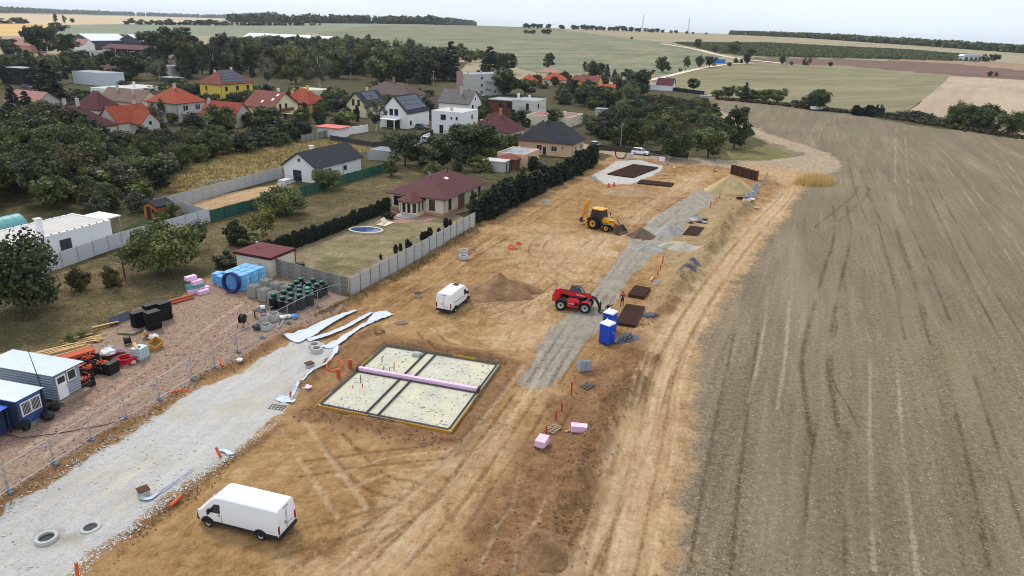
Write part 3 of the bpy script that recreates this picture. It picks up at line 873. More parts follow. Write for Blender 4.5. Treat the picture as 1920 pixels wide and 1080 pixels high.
m.build('porch_roof', R_MAROON, h)
st_ = MB()
for i in range(3): st_.lathe([(0, .0), (1.7 - i*.35, .0), (1.7 - i*.35, .15 + i*.14), (0, .15 + i*.14)], 20, (-2.0, 5.8, 0))
st_.build('porch_steps', M_CONC, h)

# white gable house with dark roof behind the green mesh fence
h = house('gable_roof_house', 'white bungalow with dark tiled gable roof behind the green mesh fence', (592,317), 2.9, 15.8, 8.2, 'gable_u', 2.7, .45, M_WHITE, R_BLACK,
    wins=[('B',3.5,.9,.7,1.5),('B',4.7,.9,.7,1.5),('B',9.8,1.0,1.2,.8)], chim=[(.33,.58,.9,M_WHITE)], style='g', doors=[('A',4.7,1.9,.05,2.1)])
window(h, 'A', 4.1, .5, 3.9, .5, .45, 15.8, 8.2, 'g')
MB().tube([(9.0,.3,2.75),(9.0,.38,2.4),(9.0,.38,.1)], .05).build('downpipe', M_DKGREY, h); MB().tube([(15.6,.3,2.75),(15.6,.38,2.4),(15.6,.38,.1)], .05).build('downpipe', M_DKGREY, h)
MB().tube([(0,-.05,2.8),(15.8,-.05,2.8)], .07).build('gutter', M_DKGREY, [c for c in h.children if c.name.startswith('roof')][0])
p = G(537,343)
MB().box(-1.6,-1,0,1.6,1,.12).box(-1.4,-.8,.12,1.3,.8,.75).build('terrace_store', mat('tarp_pale', rgb(196,200,200), .6, .2), None, loc=(p[0],p[1],0), rz=AXIS)
tag(bpy.data.objects['terrace_store'], 'pale tarpaulin covered stack on the terrace of the white bungalow', 'covered stack')

# white flat roofed house, far left
h = house('flat_roof_house', 'long white flat roofed house with chimney at the left edge', (207,414), 3.2, 20, 7.2, 'flat', 0, .02, M_WHITE, M_FLATW, corner='R',
    wins=[('B',6.5,.7,1.0,.7),('B',1.5,1.6,.6,1.5)], chim=[(.62,.4,1.6,M_WHITE)], style='g', doors=[('B',13.4,1.5,.3,2.1)])
mstud = MB()
for i in range(19): mstud.box(.5 + i*1.03, .06, 3.32, .62 + i*1.03, .18, 3.42); mstud.box(.5 + i*1.03, 7.0, 3.32, .62 + i*1.03, 7.12, 3.42)
stuff(mstud.build('parapet_clip', M_DKGREY, [c for c in h.children if c.name.startswith('parapet')][0]))
ca = MB().box(20.02, 3.0, 2.55, 24.0, 7.2, 2.7); ca.build('canopy', M_FRAMEW, h)
MB().box(23.7,3.1,0,23.85,3.25,2.55).build('canopy_post', M_METAL, h); MB().box(23.7,6.9,0,23.85,7.05,2.55).build('canopy_post', M_METAL, h)

# shed with maroon flat roof by the concrete fence
h = house('garden_shed', 'cream shed with flat maroon roof behind the blue wrapped packs', (507,484), 2.5, 4.6, 5.6, 'slab', 0, .2, M_CREAM, mat('roof_maroon_felt', rgb(104,52,54), .85, .2, 3), cat='shed')
MB().box(-.03,-.03,2.2,4.63,-.004,2.52).box(-.03,-.004,2.2,-.004,5.63,2.52).build('fascia', R_DKRED, h)
MB().tube([(2.6,4.2,2.5),(2.6,4.2,3.2)], .12, 8).lathe([(.02,3.35),(.2,3.2),(.02,3.2)], 10, (2.6,4.2,0)).build('flue', M_METAL, h, True)
MB().tube([(4.55,-.1,2.3),(4.5,.1,2.0),(4.5,.1,.1)], .05).build('downpipe', M_GUTTER, h)

# peach house
h = house('hip_roof_house', 'peach walled house with steep black hip roof at the end of the conifer hedge', (1077,271), 3.3, 10, 15, 'hip', 4.4, .5, M_PEACH, R_BLACK,
    wins=[('A',5.2,1.5,1.1,1.3),('A',3.0,.5,1.7,.7),('B',2.7,1.3,1.1,1.4),('B',7.0,1.3,1.1,1.4),('A',9.0,1.4,1.1,1.3)], chim=[(.5,.62,1.0,M_LGREY)], doors=[('A',7.6,1.0,.05,2.1)])
h = house('annex', 'low peach annex with grey flat roof and dish left of the black roofed house', (984,291), 3.0, 9, 6.5, 'flat', 0, .02, M_PEACH, M_FLATG, wins=[('A',2,1.2,1,1.2)], doors=[('B',5,1,.05,2.1)], cat='annex')
MB().tube([(4,3,3),(4,3,3.8)], .04).lathe([(.02,0),(.3,.06),(.45,.18)], 12, (4,3,3.8)).build('satellite_dish', M_FRAMEW, h, True)
house('garden_shed', 'small grey block shed with white flat roof behind the conifer hedge', (945,304), 2.3, 3.6, 5, 'slab', 0, .2, M_LGREY, M_FLATW, doors=[('B',2,.9,.05,1.9)], cat='shed')
house('lean_to', 'brown timber lean-to with maroon roof between annex and grey shed', (968,300), 2.3, 5, 5, 'hip', .8, .3, M_WOOD, R_REDBR, cat='shed', gut=False)

house('hip_roof_house', 'white house with wine red pyramid roof and tan chimney', (957,250), 3.4, 11, 12.5, 'hip', 4.3, .5, M_CREAM, R_DKRED,
    wins=[('B',4,1,1,1.5),('B',8,1,1,1.5),('A',4,1.2,1,1.4)], chim=[(.45,.4,1.4,M_COPPER),(.6,.9,.9,M_LGREY)], style='b')
h = house('cube_house', 'white two storey cube house with flat pale roof', (866,212), 6.2, 10.5, 9.5, 'flat', 0, .02, M_WHITE, M_FLATW,
    wins=[('A',5.8,1.6,4.0,1.4),('A',3.2,.5,4.3,.6),('A',1.6,.6,4.2,.8),('A',2.6,.6,1.4,.6),('B',6.5,.8,4.0,1.2)], doors=[('A',6.4,1.2,.1,2.4)], chim=[(.3,.5,.9,M_LGREY)], style='g')
h = house('gable_roof_house', 'white gabled house with dark solar panel roof and terrace', (764,214), 4.3, 13.5, 9.6, 'gable_u', 4.8, .25, M_WHITE, R_BLACK,
    wins=[('A',5.6,1.2,3.6,1.8),('A',3.9,1.2,3.6,1.8),('B',2.2,1.0,1.0,1.2)], style='g')
solar(h, 13.5, 9.6, 4.3, 4.8, 'u', .9, 12.6, .9, 4.4, 6, 3)
MB().box(-3.2,2.4,2.6,.2,7.6,2.8).build('terrace_roof', M_WHITE, h)
for y in (2.6,7.2): MB().box(-3.1,y,0,-2.85,y+.25,2.6).build('terrace_post', M_WHITE, h)
MB().box(.2,2.8,.05,.246,7.2,2.4).build('terrace_glazing', M_GLASS, h)
h = house('gable_roof_house', 'cream alpine style house with solar panels and yellow bargeboards', (687,200), 3.6, 13, 8.6, 'gable_u', 4.2, .6, M_PALEY, R_BLACK,
    wins=[('A',5.3,.9,3.6,1.9),('A',3.3,.9,3.6,1.9),('A',4.3,2.4,.3,2.0)], chim=[(.6,.55,1.2,M_CREAM)], style='b')
solar(h, 13, 8.6, 3.6, 4.2, 'u', 3.0, 10.5, 1.6, 4.0, 5, 2)
house('hip_roof_house', 'house with broad dark brown hip roof against the tree belt', (768,181), 3.5, 14, 22, 'hip', 4.2, .5, M_CREAM, R_BROWN, chim=[(.4,.2,1.2,M_COPPER),(.5,.5,1.4,M_COPPER),(.5,.8,1.0,M_COPPER)], gut=False)
house('gable_roof_house', 'small pinkish house with brown gable roof behind the cube house', (819,200), 3.2, 11, 7, 'gable_u', 2.8, .35, wall_mat('pinkish', rgb(206,182,172)), R_BROWN, wins=[('A',2.2,1.2,1,1.2)])
house('gable_roof_house', 'white two storey house with weathered grey slate gable roof', (881,196), 5.0, 10, 12, 'gable_v', 4.0, .4, M_WHITE, R_GREY,
    wins=[('B',3,1.1,3.2,1.4),('B',6.5,1.1,1.0,1.4),('B',5,.7,6.0,.8),('A',3,1.2,1.2,1.4)], chim=[(.35,.4,2.2,M_LGREY)], style='g')
h = house('flat_roof_house', 'white flat roofed two storey house with dark balcony beside the slate roofed one', (1003,190), 6.2, 11, 8, 'flat', 0, .02, M_WORN, M_FLATG,
    wins=[('B',3.5,1.4,3.8,1.4),('B',7.5,1.2,1.0,1.4),('A',4.5,1.2,1.0,1.4)], chim=[(.3,.4,1.4,M_WHITE),(.3,.9,1.8,M_WHITE)], doors=[('A',2.6,1.0,3.1,2.2)], style='g')
MB().box(-1.2,1.2,2.85,.02,5.0,3.05).build('balcony', M_CONC2, h)
mr_ = MB()
for k in range(14): mr_.box(-1.18, 1.25 + k*.28, 3.05, -1.14, 1.3 + k*.28, 4.0)
mr_.box(-1.2,1.2,4.0,-1.12,5.0,4.06).build('balcony_railing', M_DKGREY, h)
MB().box(1.0,8.05,-.2,9.5,16.5,5.6).build('wood_clad_wing', M_WOOD, h)
MB().box(.4,8.02,5.601,10.1,17.2,5.85).build('wing_roof', M_FLATG, h)
for y in (9.6,12.4): window(h, 'A', y, 1.8, 3.3, 1.6, .98, 11, 8, 'b')
house('flat_roof_house', 'low beige house with flat reddish roof behind the black hip roof', (1066,222), 3.0, 15, 14, 'flat', 0, .02, M_CREAM, M_FLATR, chim=[(.4,.7,1.0,M_LGREY),(.6,.3,.9,M_WHITE)])
h = house('apartment_block', 'pale three storey apartment block with pink stair wall', (884,140), 9.2, 27, 9, 'flat', 0, .02, M_LGREY, M_FLATG, yaw=math.radians(50),
    wins=[('B',x,1.6,z,1.4) for x in (6.5,15,20.5,24.5) for z in (.9,3.9,6.9)] + [('A',4.5,.7,z,.9) for z in (3.9,6.9)], chim=[(.1,.5,1.2,M_LGREY),(.4,.5,.9,M_LGREY),(.75,.5,1.2,M_LGREY)], cat='apartment block')
MB().box(-.06,5.2,-.2,.015,8.9,10.2).build('stair_wall', wall_mat('dusky_pink', rgb(176,140,136)), h)
for z in (2.9,5.9): MB().box(9.2,-1.2,z,13,.01,z+.15).box(9.2,-1.2,z+.15,13,-1.1,z+1.0).build('balcony', M_CONC, h)
for i, (N, a, b, z, lab) in enumerate([((1000,153),8,8,3.2,'bright orange hip roof right of the apartment block, the smaller one'),((1056,151),9,12,3.2,'bright orange hip roof right of the apartment block, the larger one')]):
    house('hip_roof_house', 'house with ' + lab, N, z, a, b, 'hip', 3.4, .4, M_CREAM, R_BRIGHT, chim=[(.5,.4,1.0,M_CREAM)], gut=False)
house('hip_roof_house', 'house with faded pink hip roof at the edge of the far field', (1046,137), 3.2, 12, 15, 'hip', 2.6, .4, M_CREAM, R_PINK, chim=[(.5,.5,1.0,M_CREAM)], gut=False)
house('gable_roof_house', 'yellow gabled house with long terracotta roof among the dark trees', (1122,155), 4.6, 9, 14, 'gable_v', 2.8, .3, M_YELLOW, R_REDBR, wins=[('B',4.5,2.0,1.0,2.0)], style='b')
house('gable_roof_house', 'low yellow house with bright orange gable roof among the trees', (1150,168), 3.0, 8.5, 9, 'gable_v', 2.0, .5, M_PALEY, R_BRIGHT, wins=[('A',2,1.4,.8,1.4),('A',5,1.2,.8,1.4)], style='b')
house('gable_roof_house', 'lone white house with maroon roof below the far field', (1262,160), 3.0, 9, 9, 'gable_v', 3.2, .3, M_WHITE, R_DKRED, wins=[('B',4.5,1.2,3.2,1.2)], chim=[(.5,.5,1.0,M_CREAM)])
house('garage', 'white flat extension beside the lone maroon roofed house', (1238,160), 2.6, 5, 9, 'flat', 0, .02, M_WHITE, M_FLATG, cat='garage')
house('gable_roof_house', 'small grey house with brown roof left of the lone maroon roofed house', (1182,160), 2.9, 7, 5, 'gable_v', 2.2, .3, M_LGREY, R_BROWN)
h = house('villa', 'yellow two storey villa with red hip roof and solar panels', (414,159), 6.1, 17, 11, 'hip', 4.6, .5, M_YELLOW, R_REDBR,
    wins=[('B',3,1.3,3.7,1.5),('B',8.5,1.3,3.7,1.5),('B',14,1.3,3.7,1.5),('B',3.2,1.3,.9,1.5),('B',8.5,1.3,.9,1.5),('A',7.5,.8,3.8,1.4),('A',6.5,.8,.9,1.2)], chim=[(.3,.65,1.2,M_CREAM),(.72,.55,1.2,M_CREAM)], style='b')
for j, (xa, xb) in enumerate(((2.2,14.0),(3.0,13.4),(3.8,12.6),(4.6,12.0))):
    solar(h, 17, 11, 6.1, 4.6, 'h', xa, xb, .7 + j*1.15, 1.75 + j*1.15, 8 - j, 1)
h = house('hip_roof_house', 'grey two storey house with orange hip roof and balconies', (331,195), 5.6, 11.5, 12.5, 'hip', 4.0, .5, M_LGREY, R_ORANGE,
    wins=[('B',3.5,1.9,3.0,1.9),('B',8,1.9,3.0,1.9),('B',3.5,1.6,.6,1.5)], chim=[(.45,.45,1.2,M_LGREY)])
MB().box(1.6,-1.0,2.7,10.6,.49,2.85).box(1.6,-1.0,2.85,10.6,-.92,3.7).build('balcony', M_LGREY, h)
h = house('gable_roof_house', 'whitewashed cottage with bright orange tiled gable roof', (221,232), 3.3, 11.5, 7.8, 'gable_u', 3.8, .3, M_WORN, R_ORANGE, wins=[('A',5.5,.7,.9,1.0)], chim=[(.8,.55,1.0,M_LGREY)])
MB().prism([(4.2,-.2),(9.8,-.2),(9.8,3.1),(7,5.6),(4.2,3.1)], -3.0, .35, 'y').build('wing_wall', M_WORN, h)
MB().prism([(3.8,2.95),(7,5.8),(10.2,2.95),(10.2,2.75),(7,5.6),(3.8,2.75)], -3.3, 2.6, 'y').build('wing_roof', R_ORANGE, h)
MB().box(6.6,-3.05,2.6,7.4,-3.001,3.5).build('wing_window', M_GLASS, h)
house('gable_roof_house', 'house with orange roof and pale gable left of the red brown chalet', (440,220), 3.0, 7.5, 13, 'gable_v', 3.6, .4, M_LGREY, R_ORANGE, wins=[('B',3.7,1.0,1.6,1.6)], chim=[(.4,.9,1.2,M_LGREY)])
h = house('gable_roof_house', 'cream chalet with red brown roof, skylights and brown balcony', (511,203), 4.4, 13, 11.5, 'gable_v', 4.2, .7, M_PALEY, R_REDBR,
    wins=[('B',4.2,.9,3.3,1.9),('B',6.8,.9,3.3,1.9),('B',6,1.6,.6,1.6)], chim=[(.55,.3,1.0,M_WHITE)], style='b')
MB().box(3.2,-.3,3.0,9.2,.69,3.12).box(3.2,-.3,3.12,9.2,-.24,4.0).build('balcony', M_WOOD, h)
MB().prism([(4.6,2.5),(10.5,2.3),(10.5,2.2),(4.6,2.4)], -2.6, .69, 'y').build('awning', mat('awning_cream', rgb(232,222,170), .8, .1), h)
r_ = [c for c in h.children if c.name.startswith('roof')][0]
for (x, y) in ((2.2,5.5),(3.2,2.4),(5.0,1.9)): MB().obox((x, y, 4.4 + 4.2*x/6.5 + .03), (1.0,.7,.08), 0, 0, -math.atan(4.2/6.5)).build('skylight', M_FRAMEW, r_)
house('hip_roof_house', 'yellow house with orange hip roof behind the chalet', (580,196), 3.6, 10, 12, 'hip', 4.4, .5, M_YELLOW, R_ORANGE, chim=[(.4,.8,1.4,M_YELLOW),(.5,.35,1.6,M_YELLOW)], wins=[('A',3,1.2,1,1.4)])
house('flat_roof_house', 'low white building with blue glazing in front of the tree belt', (596,170), 3.2, 9, 12, 'flat', 0, .02, M_CREAM, M_FLATW, wins=[('A',3,2.2,.8,1.6),('A',6.5,1.6,1,1.4),('A',9.6,.8,1.2,1)])
house('gable_roof_house', 'long house with weathered grey brown roof and two chimneys', (262,194), 3.4, 9, 18, 'gable_v', 3.6, .4, M_CREAM, R_OLD, chim=[(.3,.3,1.4,M_LGREY),(.4,.72,1.6,M_LGREY)])
house('hip_roof_house', 'house with brown pyramid roof right of the long weathered roof', (290,190), 3.4, 8, 6, 'hip', 3.0, .3, M_CREAM, R_BROWN, chim=[(.5,.5,1.0,M_LGREY)], gut=False)
house('hip_roof_house', 'white walled house with purple maroon hip roof left of the orange cottage', (182,207), 3.6, 9, 11, 'hip', 4.2, .4, M_WHITE, R_DKRED, wins=[('A',4,1.2,1,1.4),('A',8,1.2,1,1.4)], chim=[(.7,.7,1.2,M_LGREY)], gut=False)
house('hip_roof_house', 'house with dark maroon roof sunk among trees at the left', (146,243), 3.2, 11, 17, 'hip', 4.6, .4, M_CREAM, R_DKRED, chim=[(.5,.35,1.6,M_LGREY),(.5,.62,1.2,M_LGREY)], gut=False)
house('gable_roof_house', 'house with worn pinkish roof at the far left edge', (66,196), 3.2, 9, 14, 'gable_v', 3.2, .3, M_LGREY, R_PINK)
house('flat_roof_house', 'long low white modern building with flat roof in the village', (225,169), 3.2, 20, 15, 'flat', 0, .02, M_WHITE, M_FLATW, chim=[(.5,.3,2.0,M_WHITE)], wins=[('B',3,3,.6,2),('B',9,3,.6,2)])
house('flat_roof_house', 'plain white box building with a dish, half hidden by trees', (197,138), 5.2, 9, 20, 'flat', 0, .02, wall_mat('blue_white', rgb(200,208,214)), M_FLATG)
house('white_building', 'pale rendered building behind the dark conifers', (320,124), 5.5, 10, 7, 'flat', 0, .02, M_LGREY, M_FLATG, cat='building')
house('grey_shed', 'grey flat roofed shed below the pale rendered building', (324,146), 3.4, 6, 8, 'slab', 0, .2, M_DKGREY, M_FLATG, cat='shed', wins=[('A',2,.8,1.2,.8)])
# farm yard
h = house('open_barn', 'long open fronted barn with maroon roof and dark bays', (284,95), 6.0, 14, 46, 'gable_v', 2.6, .5, mat('barn_bay_shade', rgb(30,28,28), .9, .2), R_DKRED, cat='barn')  # solid walls coloured near-black for the shade inside the open bays
for k in range(5): MB().box(.0, 3.5 + k*6.0, -.3, .35, 3.85 + k*6.0, 5.8).build('barn_post', M_CONC2, h)
MB().box(.42,33,-.3,.49,45.4,5.6).build('barn_wall', M_LGREY, h)
for y in (37,40,43): window(h, 'A', y, 1.6, 1.8, 1.4, .42, 14, 46, 'w')
house('farm_building', 'long farm building with grey corrugated roof in front of the barn', (186,106), 3.6, 12, 26, 'gable_v', 2.4, .4, M_CREAM, R_GREY, cat='farm building')
house('gable_roof_house', 'house with terracotta roof and pinkish wall at the far left', (56,86), 5.0, 12, 26, 'gable_v', 4.5, .4, wall_mat('rosy', rgb(196,150,130)), R_PINK)
house('gable_roof_house', 'white gabled house with terracotta roof beside the open barn', (158,84), 4.2, 9, 12, 'gable_v', 4.0, .3, M_WHITE, R_PINK)
def hangar(N, a, b, lab):
    h = house('hangar', lab, N, 7.0, a, b, 'gable_u', 4.6, .1, mat('hangar_dark', rgb(72,76,86), .7, .15), mat('hangar_roof', rgb(222,226,230), .5, .06), cat='hangar')
    r = [c for c in h.children if c.name.startswith('roof')][0]
    for k in range(int(a / 2)):
        MB().obox((1 + k*2.0, b*.25, 7.0 + 2.3 + .04), (.12, math.hypot(b/2, 4.6), .06), 0, math.atan(4.6/(b/2))).build('roof_rib', M_METAL, r)
    return h
hangar((170,76), 34, 24, 'dark grey hangar with white roof, left of the two')
hangar((262,77), 34, 24, 'dark grey hangar with white roof, right of the two')
h = house('long_hall', 'long hall with pale roof mostly hidden behind the tree belt', (612,77), 7.0, 20, 95, 'gable_v', 4.0, .2, M_LGREY, mat('hangar_roof', rgb(222,226,230), .5, .06), cat='hall')
house('outbuilding', 'low house with red roof in the farm yard trees', (340,112), 3.0, 8, 9, 'gable_v', 2.2, .3, M_CREAM, R_PINK, cat='outbuilding')
house('outbuilding', 'red roofed outbuilding in front of the open barn', (212,132), 3.0, 7, 12, 'gable_v', 1.8, .3, M_CREAM, R_DKRED, cat='outbuilding')
h = house('black_house', 'black clad two storey building at the left edge', (40,129), 6.5, 9, 14, 'flat', 0, .02, mat('black_cladding', rgb(42,40,42), .8, .3, 2), M_FLATG, wins=[('A',3,3,3.6,1.6),('A',8,3,3.6,1.6)], style='g')
# small garden structures
h = house('pavilion', 'open pavilion with salmon pink flat roof in the gardens', (636,241), 2.6, 5.5, 8, 'slab', 0, .5, M_WHITE, mat('roof_salmon', rgb(206,112,100), .8, .12), cat='pavilion')
h = house('carport', 'small carport with pale ribbed roof behind the white bungalow', (731,283), 2.3, 4.2, 5, 'slab', 0, .15, M_CONC, mat('ribbed_pale', rgb(190,196,204), .5, .1), cat='carport')
for k in range(9): MB().box(.3 + k*.45, .05, 2.303, .42 + k*.45, 4.95, 2.36).build('roof_rib', M_METAL, [c for c in h.children if c.name.startswith('roof')][0])
h = house('wooden_garden_shed', 'orange brown wooden garden shed with dark gable roof by the lawn', (292,389), 2.0, 3.4, 3.0, 'gable_u', .8, .2, mat('shed_wood', rgb(176,112,56), .7, .25, 3, streak=True), R_BLACK, wins=[('A',.9,.5,1.0,.6)], doors=[('A',1.8,.8,.05,1.8)], cat='shed', style='b')
# half-round greenhouse
p = G(40,430)
t = thing('polytunnel', 'teal half round polytunnel greenhouse behind the flat white house', 'greenhouse', (p[0], p[1]), AXIS)
m = MB(); n = 14
for i in range(9):
    x = -1 - 9 + i * 10/8
    for k in range(n + 1):
        w = PI * k / n; m.v.append((x, 1.9 * math.cos(w), 2.3 * math.sin(w)))
for i in range(8):
    for k in range(n): q = i*(n+1) + k; m.f.append((q, q+1, q+n+2, q+n+1))
m.f += [tuple(range(n + 1)), tuple(range(8*(n+1), 9*(n+1)))]
m.build('cover', mat('teal_film', rgb(104,166,164), .35, .2, 1, spec=.5), t, True)
for i in range(9):
    x = -10 + i * 10/8
    MB().tube([(x, 1.93*math.cos(PI*k/10), 2.33*math.sin(PI*k/10)) for k in range(11)], .03, 4).build('hoop', M_METAL, t)
for q, lab, px, py in ((1,'white flat garden shed under the trees below the yellow gable house',1140,205),(2,'small white hut at the edge of the field by the scrub',1326,196),(3,'small pale shelter at the corner of the stubble field',1333,180)):
    house('garden_hut', lab, (px, py), 2.4, 4, 5, 'slab', 0, .3, M_LGREY, M_FLATG, cat='hut')

# ---------------------------------------------------------------- walls and fences of the plots
def post_fence(name, label, pts, bay, hgt, panel_m, post_m, rows=4, group=None, cap=True, thick=.05, tilt=0, skip=()):
    P = [np.array(q) for q in pts]
    t = thing(name, label, 'fence', (P[0][0], P[0][1]))
    proto = {}
    z0 = t.location.z
    post_me = MB().box(-.07, -.07, -.2, .07, .07, hgt + .06).mesh('post', post_m)
    for A, B in zip(P[:-1], P[1:]):
        L = np.hypot(*(B - A)); n = max(1, round(L / bay)); ang = math.atan2(B[1] - A[1], B[0] - A[0]); w = L / n
        rh = hgt / rows
        key = round(w, 3)
        pm = proto.get(key) or MB().box(.072, -thick/2, .008, w - .072, thick/2, rh - .008).mesh('panel', panel_m); proto[key] = pm
        for i in range(n + 1):
            q = A + (B - A) * i / n
            o = link('post', post_me, t, (q[0] - P[0][0], q[1] - P[0][1], height(q[0], q[1]) - z0), ang)
            if i < n and i not in skip:
                for r in range(rows):
                    jt = random.uniform(-.006, .006)
                    link('panel', pm, t, (q[0] - P[0][0], q[1] - P[0][1], height(q[0], q[1]) - z0 + r * rh + jt), ang)
    return t
post_fence('concrete_panel_fence', 'pale concrete panel fence between the pool garden and the building site', gp([(657,556),(890,429)]), 2.05, 2.2, M_CONC, M_CONC2)
post_fence('concrete_panel_fence', 'grey weathered concrete panel fence behind the black tanks', gp([(505,512),(652,553)]), 2.05, 2.1, M_CONC2, M_CONC2)
post_fence('concrete_panel_fence', 'white concrete panel fence along the orchard and lawn', gp([(60,520),(118,502),(205,470),(300,442),(395,416)]), 2.1, 2.0, mat('concrete_white', rgb(198,200,204), .9, .1, 1), M_CONC)
post_fence('concrete_panel_fence', 'short concrete panel fence behind the wooden garden shed', gp([(395,416),(340,398)]), 2.1, 1.8, M_CONC, M_CONC)
post_fence('concrete_panel_fence', 'concrete panel fence along the golden grass plot', gp([(292,398),(345,385),(430,360),(528,333)]), 2.1, 2.1, M_CONC, M_CONC)
post_fence('concrete_panel_fence', 'concrete panel fence beside the small carport', gp([(690,300),(738,302)]), 2.1, 2.0, M_CONC, M_CONC)
post_fence('green_mesh_fence', 'dark green mesh screen fence along the orchard', gp([(396,416),(520,383),(620,352),(725,322)]), 2.6, 1.8, mat('green_mesh', rgb(44,92,76), .8, .2, 2), mat('green_post', rgb(50,74,62), .6, .1), rows=1, thick=.03)
post_fence('boundary_wall', 'dark slate garden wall in front of the solar roofed house', gp([(620,263),(700,276),(738,272),(812,252)]), 2.5, 1.3, M_DKGREY, M_DKGREY, rows=1, thick=.2)
post_fence('boundary_wall', 'white rendered wall left of the solar roofed house', gp([(622,258),(690,247)]), 3.0, 2.0, M_WHITE, M_WHITE, rows=1, thick=.2)
post_fence('boundary_wall', 'white wall below the cube house', gp([(770,276),(806,262)]), 3.0, 1.8, M_WHITE, M_WHITE, rows=1, thick=.2)
post_fence('concrete_panel_fence', 'weathered concrete fence at the end of the golden grass plot', gp([(566,267),(618,256)]), 2.1, 1.8, M_CONC2, M_CONC2, rows=3)
post_fence('screen_fence', 'black screen fence in front of the lone maroon roofed house', gp([(1215,166),(1250,169),(1320,178)]), 5, 1.8, mat('black_screen', rgb(30,34,38), .9, .2), M_DKGREY, rows=1)
post_fence('paling_fence', 'dark paling fence along the lane behind the white car', gp([(1105,280),(1160,284),(1225,292),(1290,296)]), 2.5, 1.3, mat('dark_paling', rgb(64,58,54), .9, .2), M_DKGREY, rows=3)

# ---------------------------------------------------------------- vegetation
def leaf_mat(name, d, c, l, sheen=.25):
    t = NT('leaf_' + name)
    a = t.n.new('ShaderNodeAttribute'); a.attribute_name = 'clump'
    oi = t.n.new('ShaderNodeObjectInfo')
    f = t.math('ADD', t.math('MULTIPLY', a.outputs['Fac'], .75), t.math('MULTIPLY', oi.outputs['Random'], .25))
    col = t.ramp(f, [(.08, d), (.5, c), (.95, l)])
    t.b.inputs['Roughness'].default_value = .6; t.b.inputs['Specular IOR Level'].default_value = sheen
    tr = t.n.new('ShaderNodeBsdfTranslucent'); t.l.new(col, tr.inputs[0])
    mx = t.n.new('ShaderNodeMixShader'); mx.inputs[0].default_value = .22
    out = t.n['Material Output']
    t.color(col); t.l.new(t.b.outputs[0], mx.inputs[1]); t.l.new(tr.outputs[0], mx.inputs[2]); t.l.new(mx.outputs[0], out.inputs[0])
    return t.m
LM = {
    'dark': leaf_mat('dark', rgb(34,42,27), rgb(60,70,43), rgb(98,106,66)),
    'mid': leaf_mat('mid', rgb(52,62,34), rgb(88,98,54), rgb(128,132,80)),
    'lite': leaf_mat('lite', rgb(62,72,36), rgb(98,108,56), rgb(138,140,80)),
    'yell': leaf_mat('yell', rgb(82,82,36), rgb(118,114,52), rgb(150,142,74)),
    'grey': leaf_mat('grey', rgb(60,66,52), rgb(92,96,76), rgb(126,126,102)),
    'conif': leaf_mat('conif', rgb(26,34,28), rgb(44,54,42), rgb(70,80,58)),
    'olive': leaf_mat('olive', rgb(48,46,28), rgb(78,72,44), rgb(110,100,62)),
}
M_BARK = mat('bark', rgb(78,66,54), .95, .35, 4, bump=.03); M_BIRCH = mat('birch_bark', rgb(176,166,150), .9, .35, 4)

def leaves_mesh(name, centers, radii, per, size, rs, up=.35, vals=None):
    """leaf faces spread over clumps; every clump keeps its own tone"""
    n = len(centers)
    C = np.repeat(centers, per, 0); Rd = np.repeat(radii, per, 0)
    N = rs.normal(size=C.shape); N /= np.linalg.norm(N, axis=1)[:, None]
    rad = rs.random((len(C), 1)) ** .45
    P = C + N * rad * Rd
    nn = N * .7 + rs.normal(size=N.shape) * .55; nn[:, 2] += up; nn /= np.linalg.norm(nn, axis=1)[:, None]
    a = np.cross(nn, rs.normal(size=N.shape)); a /= np.linalg.norm(a, axis=1)[:, None] + 1e-9
    b = np.cross(nn, a)
    s = size * (.6 + .8 * rs.random((len(C), 1)))
    q = np.stack([P - a*s*.5 - b*s*.3, P + a*s*.5 - b*s*.35, P + a*s*.45 + b*s*.45, P - a*s*.4 + b*s*.5], 1)
    V = q.reshape(-1, 3)
    me = bpy.data.meshes.new(name)
    me.vertices.add(len(V)); me.vertices.foreach_set('co', V.astype(np.float32).ravel())
    k = len(C)
    me.loops.add(4*k); me.loops.foreach_set('vertex_index', np.arange(4*k, dtype=np.int32))
    me.polygons.add(k); me.polygons.foreach_set('loop_start', np.arange(0, 4*k, 4, dtype=np.int32))
    me.update()
    v = vals if vals is not None else rs.random(n)
    at_ = me.attributes.new('clump', 'FLOAT', 'POINT')
    cv = np.clip(np.repeat(v, per) + rs.normal(size=k) * .12, 0, 1)
    at_.data.foreach_set('value', np.repeat(cv, 4).astype(np.float32))
    return me

